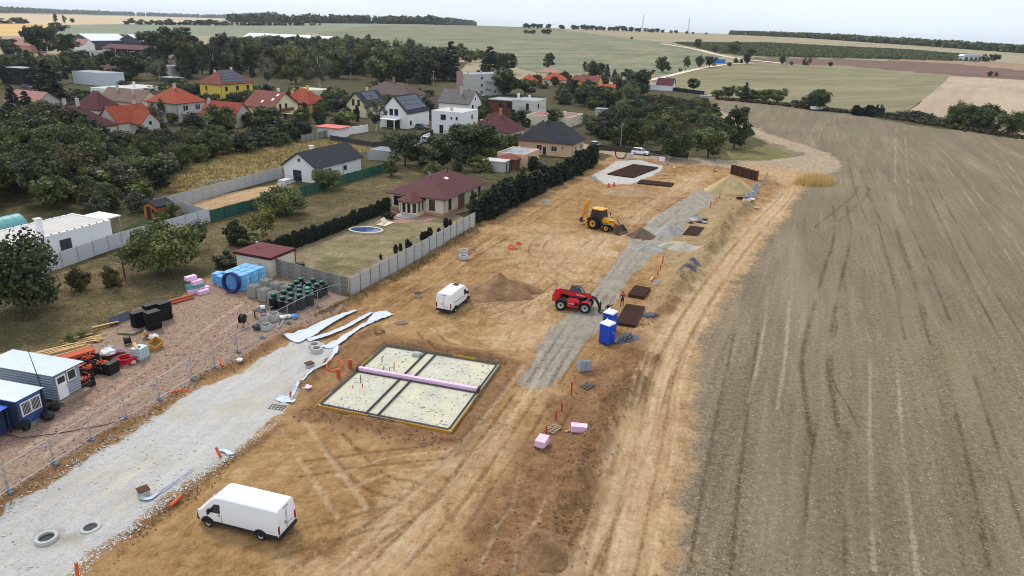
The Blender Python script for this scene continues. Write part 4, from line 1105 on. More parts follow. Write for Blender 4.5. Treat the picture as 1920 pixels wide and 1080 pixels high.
def make_variant(kind, seed):
    rs = np.random.default_rng(seed)
    mb = MB()
    if kind in ('round', 'tall', 'fine', 'airy', 'bush'):
        H = 1.0
        W = {'round': .48, 'tall': .33, 'fine': .60, 'airy': .36, 'bush': .62}[kind]
        zc = {'round': .58, 'tall': .56, 'fine': .58, 'airy': .58, 'bush': .48}[kind]
        zr = {'round': .42, 'tall': .46, 'fine': .42, 'airy': .42, 'bush': .50}[kind]
        nl = {'round': 34, 'tall': 34, 'fine': 60, 'airy': 30, 'bush': 22}[kind]
        cen, rad = [], []
        lob = rs.normal(size=(7, 3)); lob /= np.linalg.norm(lob, axis=1)[:, None]
        amp = .12 + .22 * rs.random(7)
        for i in range(nl):
            d = rs.normal(size=3); d /= np.linalg.norm(d)
            shp = 1 + sum(a_ * max(0, d @ l_) ** 3 for a_, l_ in zip(amp, lob)) - .14
            r = (.45 + .5 * rs.random()) * shp
            p = np.array([d[0]*W*r, d[1]*W*r, zc + d[2]*zr*r])
            p[2] = min(max(p[2], .16 if kind != 'bush' else .1), .97)
            cen.append(p); k = W * (.26 + .2 * rs.random()) * (.75 if kind == 'airy' else 1)
            rad.append([k, k, k * (.75 if kind != 'airy' else 1.3)])
        cen = np.array(cen); rad = np.array(rad)
        per = {'round': 95, 'tall': 95, 'fine': 150, 'airy': 55, 'bush': 100}[kind]
        size = {'round': .052, 'tall': .045, 'fine': .042, 'airy': .035, 'bush': .07}[kind]
        me = leaves_mesh('crown', cen, rad, per, size, rs)
        # trunk and limbs
        lean = rs.normal(size=2) * .02
        mb.tube([(0,0,-.03),(lean[0],lean[1],.22),(lean[0]*2,lean[1]*2,.5),(lean[0]*2.5,lean[1]*2.5,.8)], [.030,.022,.014,.005], 7)
        for i in rs.choice(nl, min(nl, 9), replace=False):
            z0 = .2 + .3 * rs.random()
            e = cen[i]; m_ = np.array([e[0]*.45, e[1]*.45, (z0 + e[2])/2 + .03])
            mb.tube([(lean[0],lean[1],z0), tuple(m_), tuple(e)], [.013,.009,.003], 5)
    elif kind == 'spruce':
        cen, rad = [], []
        for z in np.linspace(.10, .95, 15):
            w = .24 * (1 - z) ** .8 + .02; k = max(4, int(11 * (1 - z)) + 3)
            for i in range(k):
                a = 2*PI*(i + rs.random()) / k; rr = w * (.55 + .55*rs.random())
                cen.append((rr*math.cos(a), rr*math.sin(a), z - .04*rr/.2 + .02*rs.normal())); rad.append((w*.35 + .015, w*.35 + .015, .028))
        me = leaves_mesh('crown', np.array(cen), np.array(rad), 26, .036, rs, .5)
        mb.tube([(0,0,-.02),(0,0,.95)], [.022,.003], 7)
    elif kind == 'thuja':
        cen, rad = [], []
        for z in np.linspace(.06, .93, 13):
            w = .21 * math.sin(PI * min(1, (1 - z) * .72 + .10)) ** .8
            for i in range(7):
                a = 2*PI*(i + rs.random()) / 7; rr = w * (.5 + .4*rs.random())
                cen.append((rr*math.cos(a), rr*math.sin(a), z)); rad.append((w*.4, w*.4, .06))
        me = leaves_mesh('crown', np.array(cen), np.array(rad), 26, .042, rs, .1)
        mb.tube([(0,0,-.02),(0,0,.85)], [.025,.005], 6)
    elif kind == 'bare':
        cen = np.array([(0,0,.5)]); me = None
        mb.tube([(0,0,-.02),(.01,.01,.4),(.03,0,.95)], [.022,.014,.003], 6)
        for i in range(16):
            z0 = .2 + .6*rs.random(); a = 2*PI*rs.random(); L = .38*(1 - z0*.6)
            mb.tube([(.01,.005,z0),(L*.5*math.cos(a),L*.5*math.sin(a),z0+.1),(L*math.cos(a),L*math.sin(a),z0+.22)], [.008,.005,.002], 4)
    tm = mb.mesh('trunk', M_BARK, True)
    if me is not None: me.materials.append(LM['mid'])
    return me, tm
VAR = {}
for kind, cnt in (('round', 5), ('tall', 4), ('fine', 4), ('airy', 2), ('bush', 4), ('spruce', 2), ('thuja', 4), ('bare', 2)):
    VAR[kind] = [make_variant(kind, 100 + 17*len(VAR) + i) for i in range(cnt)]
_tree_n = [0]
NAMES = {'round': 'leafy_tree', 'tall': 'tall_tree', 'fine': 'fruit_tree', 'airy': 'birch_tree', 'bush': 'shrub', 'spruce': 'spruce_tree', 'thuja': 'conifer', 'bare': 'bare_tree'}
def tree(p, H, W, kind, tone, label, group=None, sink=0):
    """H, W in metres"""
    i = _tree_n[0]; _tree_n[0] += 1
    cm, tm = VAR[kind][i % len(VAR[kind])]
    nw = {'round': 1.06, 'tall': .76, 'fine': 1.3, 'airy': .8, 'bush': 1.35, 'spruce': .55, 'thuja': .46, 'bare': .7}[kind]
    z = height(p[0], p[1])
    nm = 'distant_tree' if kind == 'round' and math.hypot(p[0], p[1]) > 430 else NAMES[kind]
    o = thing(nm, label, 'shrub' if kind == 'bush' else 'tree', (p[0], p[1], z - sink), random.uniform(0, 2*PI), group)
    o.scale = (W / nw, W / nw * random.uniform(.92, 1.08), H)
    if cm:
        c = link('crown', cm, o); c.material_slots[0].link = 'OBJECT'; c.material_slots[0].material = LM[tone]
    t_ = link('trunk', tm, o)
    if kind == 'airy':
        t_.material_slots[0].link = 'OBJECT'; t_.material_slots[0].material = M_BIRCH
    return o
def ptree(px, py, hpx, wpx, kind, tone, label, group=None):
    p = G(px, py); k = FPX / np.linalg.norm([p[0], p[1], CAM_H - 2 - terrain(p[0], p[1])]) * 1.0
    return tree(p, hpx / k / .97, wpx / k, kind, tone, label, group)
def inpoly(p, P):
    return poly_sd(np.array([p[0]]), np.array([p[1]]), P, 1)[0] < 0
HB = []   # footprints to keep trees out of buildings
for o in list(COL.objects):
    if 'dims' in o.keys():
        a, b = o['dims']; HB.append((o.location.x, o.location.y, o.rotation_euler.z, a, b)); del o['dims']
def clear(p, m=1.2):
    for x, y, r, a, b in HB:
        dx, dy = p[0] - x, p[1] - y; u = dx*math.cos(r) + dy*math.sin(r); v = -dx*math.sin(r) + dy*math.cos(r)
        if -m < u < a + m and -m < v < b + m: return False
    return True
LAND = [(G(a, b), c) for a, b, c in [(100,440,'the flat white house'),(150,300,'the left edge thicket'),(40,330,'the far left edge'),(116,356,'the blue paddling pool'),(290,400,'the wooden garden shed'),(240,250,'the orange cottage'),(110,250,'the sunken maroon roof'),(160,220,'the purple maroon roof'),(330,225,'the grey balconied house'),(440,225,'the orange roof with pale gable'),(520,222,'the chalet'),(585,210,'the yellow house with orange roof'),(420,190,'the yellow villa'),(480,150,'the tree belt behind the yellow villa'),(560,140,'the tree belt behind the chalet'),(640,145,'the middle of the tree belt'),(720,140,'the right end of the tree belt'),(400,120,'the left end of the tree belt'),(560,112,'the long pale hall'),(210,190,'the long weathered roof'),(225,170,'the white modern building'),(160,145,'the white box building'),(30,160,'the black clad building'),(220,115,'the open barn'),(135,115,'the grey farm roof'),(310,130,'the pale rendered building'),(20,210,'the worn pinkish roof'),(660,215,'the alpine style house'),(755,225,'the solar roofed house'),(835,245,'the cube house'),(880,215,'the slate roofed house'),(980,215,'the balcony house'),(930,255,'the wine red pyramid roof'),(1040,285,'the peach house'),(1080,225,'the low beige house'),(900,160,'the apartment block'),(1000,155,'the small bright orange roof'),(1050,150,'the large bright orange roof'),(1120,165,'the yellow gabled house'),(1150,172,'the low yellow house'),(1180,165,'the small grey house'),(1255,170,'the lone maroon roofed house'),(1160,250,'the lane pole'),(1210,260,'the white SUV'),(1270,270,'the site gate'),(1340,270,'the lone tall tree'),(1320,205,'the hut at the field corner'),(870,110,'the scrubby slope'),(610,310,'the white bungalow'),(760,300,'the small carport'),(940,310,'the grey block shed'),(630,250,'the pink pavilion'),(500,270,'the golden grass plot'),(380,290,'the left of the golden grass plot')]]
def scatter(poly, spacing, hr, kinds, tones, label, group, n=400, wr=(.85, 1.25), hfun=None):
    P = np.array(gp(poly)); lo, hi = P.min(0), P.max(0); pts = []
    for _ in range(n * 40):
        p = lo + np.array([random.random(), random.random()]) * (hi - lo)
        if not inpoly(p, P) or not clear(p): continue
        if any((p[0]-q[0])**2 + (p[1]-q[1])**2 < spacing**2 for q in pts): continue
        pts.append(p)
        if len(pts) >= n: break
    for p in pts:
        k = random.choice(kinds); h = random.uniform(*hr)
        if hfun: h *= hfun(p)
        w = h * random.uniform(*wr) * {'round': .95, 'tall': .62, 'fine': 1.2, 'airy': .6, 'bush': 1.35, 'spruce': .45, 'thuja': .42, 'bare': .6}[k]
        base = label[k] if isinstance(label, dict) else label
        near_ = min(LAND, key=lambda q: (q[0][0]-p[0])**2 + (q[0][1]-p[1])**2)[1]
        tone = random.choice(tones)
        cut = [' in the dense', ' in the thicket', ' in the belt', ' below the row', ' on the scrubby', ' between the farm', ' among the', ' in the scrub', ' in the gardens', ' by the far', ' at the foot']
        for q in cut: base = base.split(q)[0]
        tw = {'mid': 'green ', 'lite': 'light green ', 'grey': 'grey green ', 'olive': 'olive ', 'dark': 'dark green ', 'conif': 'blackish green '}.get(tone, '')
        for q in ('dense ', 'dark ', 'grey green ', 'small garden ', 'small ', 'garden ', 'low ', 'broad '): base = base.replace(q, '')
        base = ('small ' if h < 3 else 'tall ' if h > 11 and not base.startswith('tall') else '') + tw + base + ' nearest ' + near_
        tree(p, h, w, k, tone, base, 'greenery nearest ' + near_)
    return pts

# dense dark gardens at the left
scatter([(-160,400),(60,392),(150,372),(190,330),(180,285),(90,272),(-160,290)], 5.2, (6.5,9.5), ['round','round','fine','tall'], ['dark','mid','dark','olive'], 'dark leafy tree in the dense thicket at the left edge', 'thicket trees at the left edge', 60)
scatter([(95,396),(210,398),(262,384),(300,352),(330,330),(400,292),(300,275),(215,285),(190,330)], 4.6, (3.2,5.6), ['round','fine','bush'], ['dark','mid','olive','grey','lite'], {'round': 'dark leafy tree in the thicket between lawn and orange cottage', 'fine': 'low spreading tree in the thicket between lawn and orange cottage', 'bush': 'shrub in the thicket between lawn and orange cottage'}, 'thicket', 60)
scatter([(265,272),(330,268),(430,262),(540,258),(600,252),(560,266),(470,284),(400,296),(320,300)], 4.2, (2.6,4.6), ['round','bush','bush','fine'], ['dark','mid','conif'], {'round': 'small leafy tree below the row of orange roofed houses', 'fine': 'small spreading tree below the row of orange roofed houses', 'bush': 'dark shrub below the row of orange roofed houses'}, 'garden greenery', 60)
scatter([(180,262),(260,262),(262,270),(180,275)], 3.5, (2,3.2), ['bush'], ['dark','mid'], 'dark shrub at the foot of the orange cottage', 'shrubs by the orange cottage', 14)
ptree(215,300,50,44,'bare','grey','bare pale trunked tree in front of the orange cottage')
ptree(178,392,38,44,'fine','olive','reddish olive tree beside the blue paddling pool')
ptree(185,402,34,40,'bush','grey','pale grey green shrub behind the flat white house, left')
ptree(262,398,36,46,'bush','grey','grey green shrub left of the wooden garden shed')
ptree(134,372,52,22,'spruce','conif','slim dark spruce beside the blue paddling pool')
ptree(322,412,30,26,'bush','mid','green shrub right of the wooden garden shed')
ptree(306,417,20,24,'bush','lite','light green shrub by the lawn fence')
# belt of tall trees behind the village
BELT = {'tall': 'tall dark tree in the belt behind the village', 'round': 'broad dark tree in the belt behind the village', 'spruce': 'dark spruce in the belt behind the village', 'airy': 'grey green birch in the belt behind the village'}
scatter([(345,160),(362,142),(480,150),(560,158),(640,150),(780,158),(845,150),(850,128),(790,118),(700,113),(560,105),(440,106),(345,118)], 7.0, (11,17), ['tall','round','round','spruce','tall','airy'], ['dark','dark','conif','mid','mid','olive','lite'], BELT, 'tree belt', 130)
scatter([(340,112),(420,100),(560,96),(700,98),(720,106),(600,110),(440,110)], 9, (10,14), ['round','tall'], ['dark','mid'], BELT, 'tree belt', 40)
scatter([(345,160),(362,140),(480,150),(640,150),(780,158),(845,150),(850,128),(790,112),(700,104),(560,98),(440,98),(345,112)], 7.5, (3,6), ['bush'], ['dark','mid','conif'], {'bush': 'shrub in the belt behind', 'round': 'young tree in the belt behind'}, 'belt understory', 100)
scatter([(440,98),(560,92),(700,92),(715,100),(600,104),(440,104),(330,108),(330,100)], 12, (9,13), ['round','tall'], ['dark','mid'], BELT, 'tree belt', 40)
for q, (px, py, hh, ww) in enumerate([(600,165,62,48),(505,165,50,36),(300,150,32,34)]): ptree(px, py, hh, ww, 'airy', 'grey', ['pale grey birch rising in the middle of the tree belt','pale grey birch right of the yellow villa','pale grey birch in front of the tree belt at the left'][q])
ptree(720,158,66,70,'round','mid','big mid green tree at the right end of the tree belt')
ptree(845,152,66,42,'spruce','conif','tall black green spruce left of the apartment block'); ptree(918,140,48,44,'spruce','conif','dark spruce behind the apartment block'); ptree(948,138,34,40,'round','dark','dark round tree behind the apartment block')
ptree(800,158,40,20,'thuja','conif','dark column conifer behind the slate roofed house')
ptree(945,178,46,56,'round','dark','dark tree in front of the apartment block'); ptree(985,180,30,40,'round','mid','bright green tree right of the flat roofed two storey house')
scatter([(785,120),(900,122),(960,128),(900,104),(850,98),(795,96)], 9, (5,9), ['round','bush','round'], ['dark','mid','olive'], {'round': 'tree on the scrubby slope below the far field', 'bush': 'shrub on the scrubby slope below the far field'}, 'scrubby slope', 24)
# farm yard and left village
VL = {'round': 'dark tree between the farm yard and village houses', 'tall': 'tall dark tree between the farm yard and village houses', 'spruce': 'dark spruce between the farm yard and village houses'}
scatter([(-60,178),(70,172),(150,158),(260,150),(330,148),(330,118),(220,122),(120,126),(60,122),(-60,118)], 8.5, (6,10), ['round','tall','round','spruce'], ['dark','dark','conif','mid'], VL, 'farm yard trees', 60)
for q, (px, py, hh, ww, k, lab) in enumerate([(75,105,44,44,'round','big round tree between the terracotta house and the hangars'),(120,102,32,44,'round','black green tree left of the grey farm roof'),(230,85,16,36,'round','dark tree in front of the right hangar'),(310,120,56,60,'round','large dark tree right of the open barn'),(345,108,44,50,'tall','tall dark tree right of the open barn'),(285,100,34,40,'round','dark tree hiding the end of the open barn'),(15,103,24,30,'round','dark tree in front of the terracotta house'),(150,128,26,40,'round','dark tree behind the white box building'),(245,150,42,60,'round','dark tree right of the white box building'),(100,205,72,58,'spruce','very tall dark conifer left of the purple maroon roof'),(30,225,50,30,'spruce','dark spruce at the far left among roofs'),(55,222,40,30,'spruce','spruce beside the worn pinkish roof'),(10,130,20,40,'round','dark tree above the black clad building')]):
    ptree(px, py, hh, ww, k, 'conif' if k == 'spruce' else 'dark', lab)
for px, py, hh, ww, k, tn, lab in [(412,255,52,56,'round','mid','green tree in front of the orange roofed house with balconies'),(505,250,48,60,'round','dark','dark tree in front of the chalet'),(470,238,26,30,'bush','dark','dark shrub left of the chalet'),(560,252,26,46,'bush','dark','dark shrubs right of the chalet balcony'),(612,215,26,34,'round','dark','dark tree between chalet and cream alpine house'),(640,232,22,50,'bush','mid','green hedge shrub in front of the alpine house'),(705,246,56,44,'airy','grey','grey green birch in front of the solar roofed house'),(598,232,24,28,'bush','dark','dark shrub behind the pink pavilion'),(606,240,20,18,'bush','conif','small dark bush beside the pink pavilion'),(670,228,28,9,'thuja','conif','slim column conifer in front of the alpine house'),(172,226,20,26,'bush','mid','green shrub in front of the purple maroon roofed house'),(300,180,20,44,'bush','mid','green shrub in front of the white modern building'),(345,178,26,34,'bush','lite','light green shrub left of the yellow villa'),(485,196,20,40,'bush','dark','dark shrub below the yellow villa'),(540,196,14,30,'bush','dark','dark shrub at the chalet roof'),(300,236,46,30,'airy','olive','ivy grown tree at the corner of the grey balconied house')]:
    ptree(px, py, hh, ww, k, tn, lab)
GV = {'bush': 'garden shrub among the village houses', 'round': 'small garden tree among the village houses', 'fine': 'small fruit tree among the village houses'}
scatter([(60,200),(140,178),(330,170),(480,175),(640,182),(800,185),(900,190),(1000,215),(960,232),(800,228),(640,222),(560,232),(480,245),(330,250),(180,255),(60,255)], 5.5, (2.2,5.4), ['bush','round','bush','fine'], ['dark','mid','dark','lite','conif','olive'], GV, 'village garden greenery', 160)
scatter([(740,262),(800,268),(900,268),(960,268),(1000,300),(940,318),(860,330),(770,318)], 6, (2,4.5), ['bush','round'], ['dark','mid'], {'bush': 'shrub in the gardens below the wine red roof', 'round': 'small tree in the gardens below the wine red roof'}, 'middle gardens', 26)
scatter([(1010,168),(1060,160),(1180,165),(1210,160),(1180,150),(1060,150),(1000,158)], 8, (3,6), ['bush','round'], ['dark','mid','olive'], {'bush': 'shrub by the far orange roofed houses', 'round': 'tree by the far orange roofed houses'}, 'far house greenery', 26)
# centre: big trees between bungalow and maroon roofs
for px, py, hh, ww, k, tn, lab in [(760,310,58,72,'round','dark','round dark tree beside the small carport'),(830,318,56,70,'round','dark','broad dark tree left of the peach annex, left one'),(890,300,64,110,'fine','dark','very broad dark tree in front of the wine red pyramid roof'),(820,335,30,56,'bush','mid','green shrub under the broad dark trees'),(905,322,24,46,'bush','mid','green shrub beside the grey block shed'),(1000,320,26,24,'thuja','conif','round clipped dark bush in front of the peach annex'),(985,312,24,26,'bush','olive','olive shrub beside the peach annex'),(733,330,32,30,'round','mid','small green tree at the end of the green mesh fence'),(1045,236,30,60,'bush','dark','dark shrub behind the black hip roof, left'),(1110,250,32,52,'round','dark','dark tree right of the black hip roof'),(985,238,18,20,'bush','dark','dark bush in front of the balcony house')]:
    ptree(px, py, hh, ww, k, tn, lab)
# orchard
for px, py, hh, ww, k, tn, lab in [(537,402,48,80,'fine','mid','apple tree in front of the green mesh fence, centre'),(612,354,36,56,'fine','mid','small fruit tree in front of the white bungalow'),(314,508,76,122,'fine','lite','large light green fruit tree in the orchard'),(48,588,112,142,'fine','dark','large dark bush tree at the left edge of the orchard'),(234,520,56,46,'bare','dark','sparse dark young tree in the orchard'),(212,535,34,36,'bush','olive','thin olive shrub in the orchard, left of the large fruit tree'),(493,452,64,60,'airy','yell','yellow green young tree beside the conifer hedge'),(375,468,50,40,'airy','dark','thin dark tree below the white panel fence'),(150,545,36,40,'bush','olive','thin olive shrub at the left of the orchard'),(138,640,16,30,'bush','lite','small bright green bush beside the timber pile'),(455,460,22,60,'bush','mid','green bush beside the maroon roofed shed'),(430,500,26,56,'bush','dark','dark bush left of the blue wrapped packs'),(440,458,40,44,'bush','dark','dark shrub at the end of the thuja hedge')]:
    ptree(px, py, hh, ww, k, tn, lab)
# thuja hedge beside the pool garden, small conifers along the concrete fence, tall hedge by the site
A, B, C = G(728,396), G(590,452), G(492,486)
for P0, P1, n in ((A, B, 20), (B, C, 13)):
    for i in range(n):
        p = P0 + (P1 - P0) * (i + .2*random.random()) / n
        tree(p, random.uniform(1.9,2.5), random.uniform(1.0,1.3), 'thuja', 'conif', 'dark conifer in the clipped hedge beside the pool garden', 'conifer hedge beside the pool garden')
for q, (px, py, hh) in enumerate([(714,486,10),(742,474,16),(751,470,14),(764,466,18),(770,464,11),(792,452,18),(798,448,15),(806,446,20),(823,440,13),(836,426,18),(844,424,13)]):
    ptree(px, py, hh, hh*.62, 'thuja', 'conif', 'small dark conifer inside the pale concrete fence of the pool garden', 'young conifers along the concrete fence')
for q, (px, py) in enumerate([(724,410),(735,411)]): ptree(px, py, 13, 17, 'bush', 'conif', ['clipped dark ball bush by the bay porch, left one','clipped dark ball bush by the bay porch, right one'][q])
A, B, C = G(893,418), G(1010,362), G(1118,306)
for P0, P1, n in ((A, B, 15), (B, C, 15)):
    for i in range(n):
        p = P0 + (P1 - P0) * (i + .3*random.random()) / n
        tree(p + rng.normal(size=2)*.3, random.uniform(3.6,5.0), random.uniform(2.5,3.2), 'thuja' if i % 4 else 'spruce', 'conif', 'tall dark conifer in the hedge along the building site', 'tall conifer hedge along the building site')
A, B = G(905,400), G(985,352)
for i in range(8):
    p = A + (B - A) * i / 8
    tree(p, random.uniform(3,4.5), random.uniform(2.6,3.4), 'bush', 'dark', 'dark shrub behind the tall conifer hedge', 'shrubs behind the tall hedge')
# scrub right of the black hip roof
SCR = {'round': 'leafy tree in the scrub behind the parked white car', 'bush': 'dense shrub in the scrub behind the parked white car', 'fine': 'spreading tree in the scrub behind the parked white car'}
scatter([(1125,258),(1150,225),(1190,206),(1240,200),(1310,202),(1335,232),(1350,268),(1300,280),(1230,280),(1170,274)], 5.0, (3.6,6.4), ['round','bush','fine','bush'], ['dark','mid','dark','lite','olive'], SCR, 'scrub', 70)
scatter([(1050,196),(1110,206),(1180,196),(1215,180),(1180,172),(1130,178),(1080,168),(1040,172)], 6.5, (4.5,7.5), ['round','round','bush'], ['dark','dark','mid'], {'round': 'dark tree among the orange roofed houses', 'bush': 'dark shrub among the orange roofed houses'}, 'trees among the far houses', 34)
for px, py, hh, ww, k, tn, lab in [(1375,280,76,56,'tall','dark','lone tall dark tree at the edge of the building site'),(1328,296,54,64,'round','mid','green tree left of the lone tall tree'),(1262,298,50,64,'fine','dark','dark spreading tree above the person by the gate'),(1180,272,46,40,'round','dark','dark tree beside the utility pole'),(1116,150,32,38,'round','dark','dark tree right of the bright orange roofs'),(1028,132,28,22,'tall','dark','slim dark tree at the edge of the far field'),(1105,134,18,26,'bush','olive','olive bush on the far field edge, right of faded pink roof'),(1138,145,22,14,'spruce','conif','small spruce left of the small grey house'),(1152,145,14,12,'spruce','conif','smaller spruce left of the small grey house'),(1200,168,34,40,'round','dark','dark tree right of the small grey house'),(1176,148,18,24,'round','dark','dark tree behind the small grey house')]:
    ptree(px, py, hh, ww, k, tn, lab)
# field edges on the right
for i, (px, py, hh, ww) in enumerate([(1345,186,16,26),(1365,184,20,30),(1388,187,22,30),(1396,190,32,18),(1412,190,20,28),(1436,192,22,30),(1458,194,24,34),(1300,170,20,22)]):
    ptree(px, py, hh, ww, 'spruce' if i == 3 else 'round', 'conif' if i == 3 else ('mid','dark','lite')[i % 3], 'tree in the hedge row at the top left of the stubble field' if i != 3 else 'pointed spruce in the hedge row above the stubble field', 'hedge row above the stubble field' if i != 3 else None)
for px, py, hh, ww, lab in [(1530,206,32,44,'round dark tree over the parked trailer at the field edge'),(1506,203,18,20,'small dark bush left of the round field edge tree'),(1528,190,18,16,'pointed young tree behind the round field edge tree'),(1800,240,36,44,'bushy green tree on the field edge, left of three'),(1843,244,38,50,'bushy green tree on the field edge, middle of three'),(1895,252,34,44,'bushy green tree on the field edge, right of three'),(1935,258,34,46,'bushy green tree cut by the right edge'),(1822,244,24,36,'low green shrub between the field edge trees'),(1715,222,12,50,'low dark hedge shrub right of the screened garden'),(1740,227,9,50,'low olive shrub along the field edge, left'),(1770,234,9,40,'low olive shrub along the field edge, right')]:
    ptree(px, py, hh, ww, 'bush' if 'shrub' in lab or 'bush ' in lab else 'fine', 'mid' if 'green' in lab else 'dark', lab)
for i, (px, py, hh, ww, k) in enumerate([(1240,136,28,24,'round'),(1286,131,22,14,'tall'),(1311,127,20,16,'round'),(1330,127,18,22,'round'),(1254,132,9,10,'bush'),(1380,119,9,10,'bush'),(1389,119,8,8,'bush'),(1400,121,18,14,'round'),(1308,92,16,14,'round'),(1375,103,22,26,'round'),(1340,99,12,10,'round'),(1408,108,14,16,'round'),(1466,121,14,11,'round'),(1484,122,6,7,'bush'),(1510,122,11,13,'bush'),(1556,124,7,9,'bush'),(1855,143,8,8,'bush'),(1868,143,6,7,'bush'),(1845,115,10,16,'bush'),(1865,116,11,14,'round'),(1184,73,4,6,'bush'),(1368,124,6,10,'bush'),(1275,134,6,6,'bush'),(1224,138,7,8,'bush')]):
    ptree(px, py, hh, ww, k, ('dark','mid','dark','conif')[i % 4], 'single %s standing among the far fields on the right' % ('shrub' if k == 'bush' else 'tree'), 'scattered far field ' + ('shrubs' if k == 'bush' else 'trees'))
# ridge line trees and left far trees
rx = [(985,49,9),(992,50,7),(1000,50,9),(1008,50,8),(1014,50,8),(1028,51,9),(1055,51,7),(1052,51,8)] + [(1076 + i*8.3 + random.uniform(-2,2), 51.5 + i*.26, random.uniform(6,10)) for i in range(21)] + [(1259,56,5),(1268,56,6),(1288,57,5),(1300,57,4),(1325,58,4),(986,58,7),(993,58,6),(1000,58,8),(1020,59,9),(1028,59,10)]
for px, py, hh in rx:
    d_ = pray(px, py); d_ = d_[:2] / np.hypot(*d_[:2]); rr = 1500 if py < 57.5 or px > 1040 else 1150
    tree(d_ * rr, hh * rr / FPX, hh * rr / FPX * 1.25, 'round', 'dark', 'distant tree on the skyline of the central ridge', 'skyline trees on the ridge')
for px, py, hh, ww, k in [(105,44,13,6,'tall'),(121,44,11,6,'tall'),(136,43,7,7,'round'),(8,44,7,26,'bush'),(40,44,9,26,'bush'),(112,58,13,28,'bush'),(100,60,8,16,'bush'),(245,43,7,18,'bush'),(264,43,6,10,'bush'),(286,44,6,8,'bush'),(318,44,7,14,'bush'),(300,44,5,22,'bush'),(350,45,7,18,'bush'),(372,45,7,22,'bush'),(395,45,7,24,'bush'),(420,46,6,24,'bush')]:
    ptree(px, py, hh, ww, k, 'dark', 'distant %s in the flat fields at the far left' % ('shrub' if k == 'bush' else 'tree'), 'far left field ' + ('shrubs' if k == 'bush' else 'trees'))

# far woods that read as one mass
def wood(name, label, base_px, h, depth, tone, n, cat='wood'):
    rs = np.random.default_rng(len(base_px) + n)
    P = np.array(gp(base_px)); seg = np.hypot(*np.diff(P, axis=0).T); cum = np.concatenate([[0], np.cumsum(seg)])
    cen, rad = [], []
    for i in range(n):
        s = rs.random() * cum[-1]; k = min(len(seg) - 1, int(np.searchsorted(cum, s) - 1)); k = max(k, 0)
        q = P[k] + (P[k+1] - P[k]) * (s - cum[k]) / seg[k]
        d = q / np.hypot(*q); q = q + d * rs.random() * depth
        hh = h * (.7 + .5 * rs.random()); z = terrain(q[0], q[1])
        for lv in (.3, .68):
            cen.append((q[0] + rs.normal(), q[1] + rs.normal(), z + hh * lv)); rad.append((hh*.5, hh*.5, hh*.36))
    me = leaves_mesh(name, np.array(cen), np.array(rad), 12, h*.42, rs, .3)
    me.materials.append(LM[tone])
    return stuff(link(name, me), label, cat)
wood('far_forest', 'long dark forest band on the horizon at the left', [(-120,22),(100,25.5),(250,29),(420,33),(520,40)], 26, 120, 'dark', 1500)
wood('far_forest', 'wooded hill on the horizon right of the forest band', [(430,42),(560,43.5),(700,44.5),(800,46),(890,48)], 17, 160, 'dark', 800)
wood('far_hedge', 'hedge and tree line along the horizon at the right', [(1370,65),(1500,71),(1620,79),(1740,87),(1860,96),(1990,105)], 9, 60, 'mid', 1700)
wood('hedge_bank', 'low overgrown bank along the far side of the stubble field', [(1345,187),(1450,197),(1540,208),(1620,216),(1700,228),(1800,244),(1920,262),(2050,280)], 1.3, 4, 'olive', 420)
wood('far_hedge', 'low hedge line along the left far fields', [(230,46),(330,47),(450,48),(600,48)], 5, 20, 'dark', 120)
# vineyard: bushy rows
VP = np.array(gp([(1262,80.5),(1440,81),(1550,87),(1700,94),(1835,105),(1835,114),(1600,108),(1440,105.5),(1350,99.5)]))
rs = np.random.default_rng(5); cen = []
lo, hi = VP.min(0), VP.max(0)
Q = lo + rs.random((26000, 2)) * (hi - lo)
Q = Q[poly_sd(Q[:, 0], Q[:, 1], VP, 1) < 0]
zq = terrain(Q[:, 0], Q[:, 1])
me = leaves_mesh('vineyard', np.column_stack([Q, zq + .8]), np.tile([2.2, 2.2, .7], (len(Q), 1)), 3, 1.6, rs, .6); me.materials.append(LM['mid'])
stuff(link('vineyard', me), 'dark green vineyard band on the far right hillside', 'vineyard')

# tall dry grass clump and grass tufts
def grass(name, pts, hgt, spread, mt, n, label=None, cat=None):
    rs = np.random.default_rng(n); pts = np.asarray(pts)
    i = rs.integers(0, len(pts), n); b = pts[i] + rs.normal(size=(n, 2)) * spread
    ang = rs.random(n) * 2*PI; h = hgt * (.5 + .8*rs.random(n)); w = .05 + .05*rs.random(n)
    z = terrain(b[:, 0], b[:, 1]) + relief(b[:, 0], b[:, 1]) - .02
    ln = rs.normal(size=(n, 2)) * hgt * .35
    a = np.column_stack([b[:, 0] - w*np.cos(ang), b[:, 1] - w*np.sin(ang), z]); c = np.column_stack([b[:, 0] + w*np.cos(ang), b[:, 1] + w*np.sin(ang), z])
    t_ = np.column_stack([b + ln, z + h])
    V = np.stack([a, c, t_], 1).reshape(-1, 3)
    me = bpy.data.meshes.new(name); me.vertices.add(3*n); me.vertices.foreach_set('co', V.astype(np.float32).ravel())
    me.loops.add(3*n); me.loops.foreach_set('vertex_index', np.arange(3*n, dtype=np.int32)); me.polygons.add(n); me.polygons.foreach_set('loop_start', np.arange(0, 3*n, 3, dtype=np.int32)); me.update()
    at_ = me.attributes.new('clump', 'FLOAT', 'POINT'); at_.data.foreach_set('value', np.repeat(rs.random(n), 3).astype(np.float32))
    me.materials.append(mt); return stuff(link(name, me), label, cat)
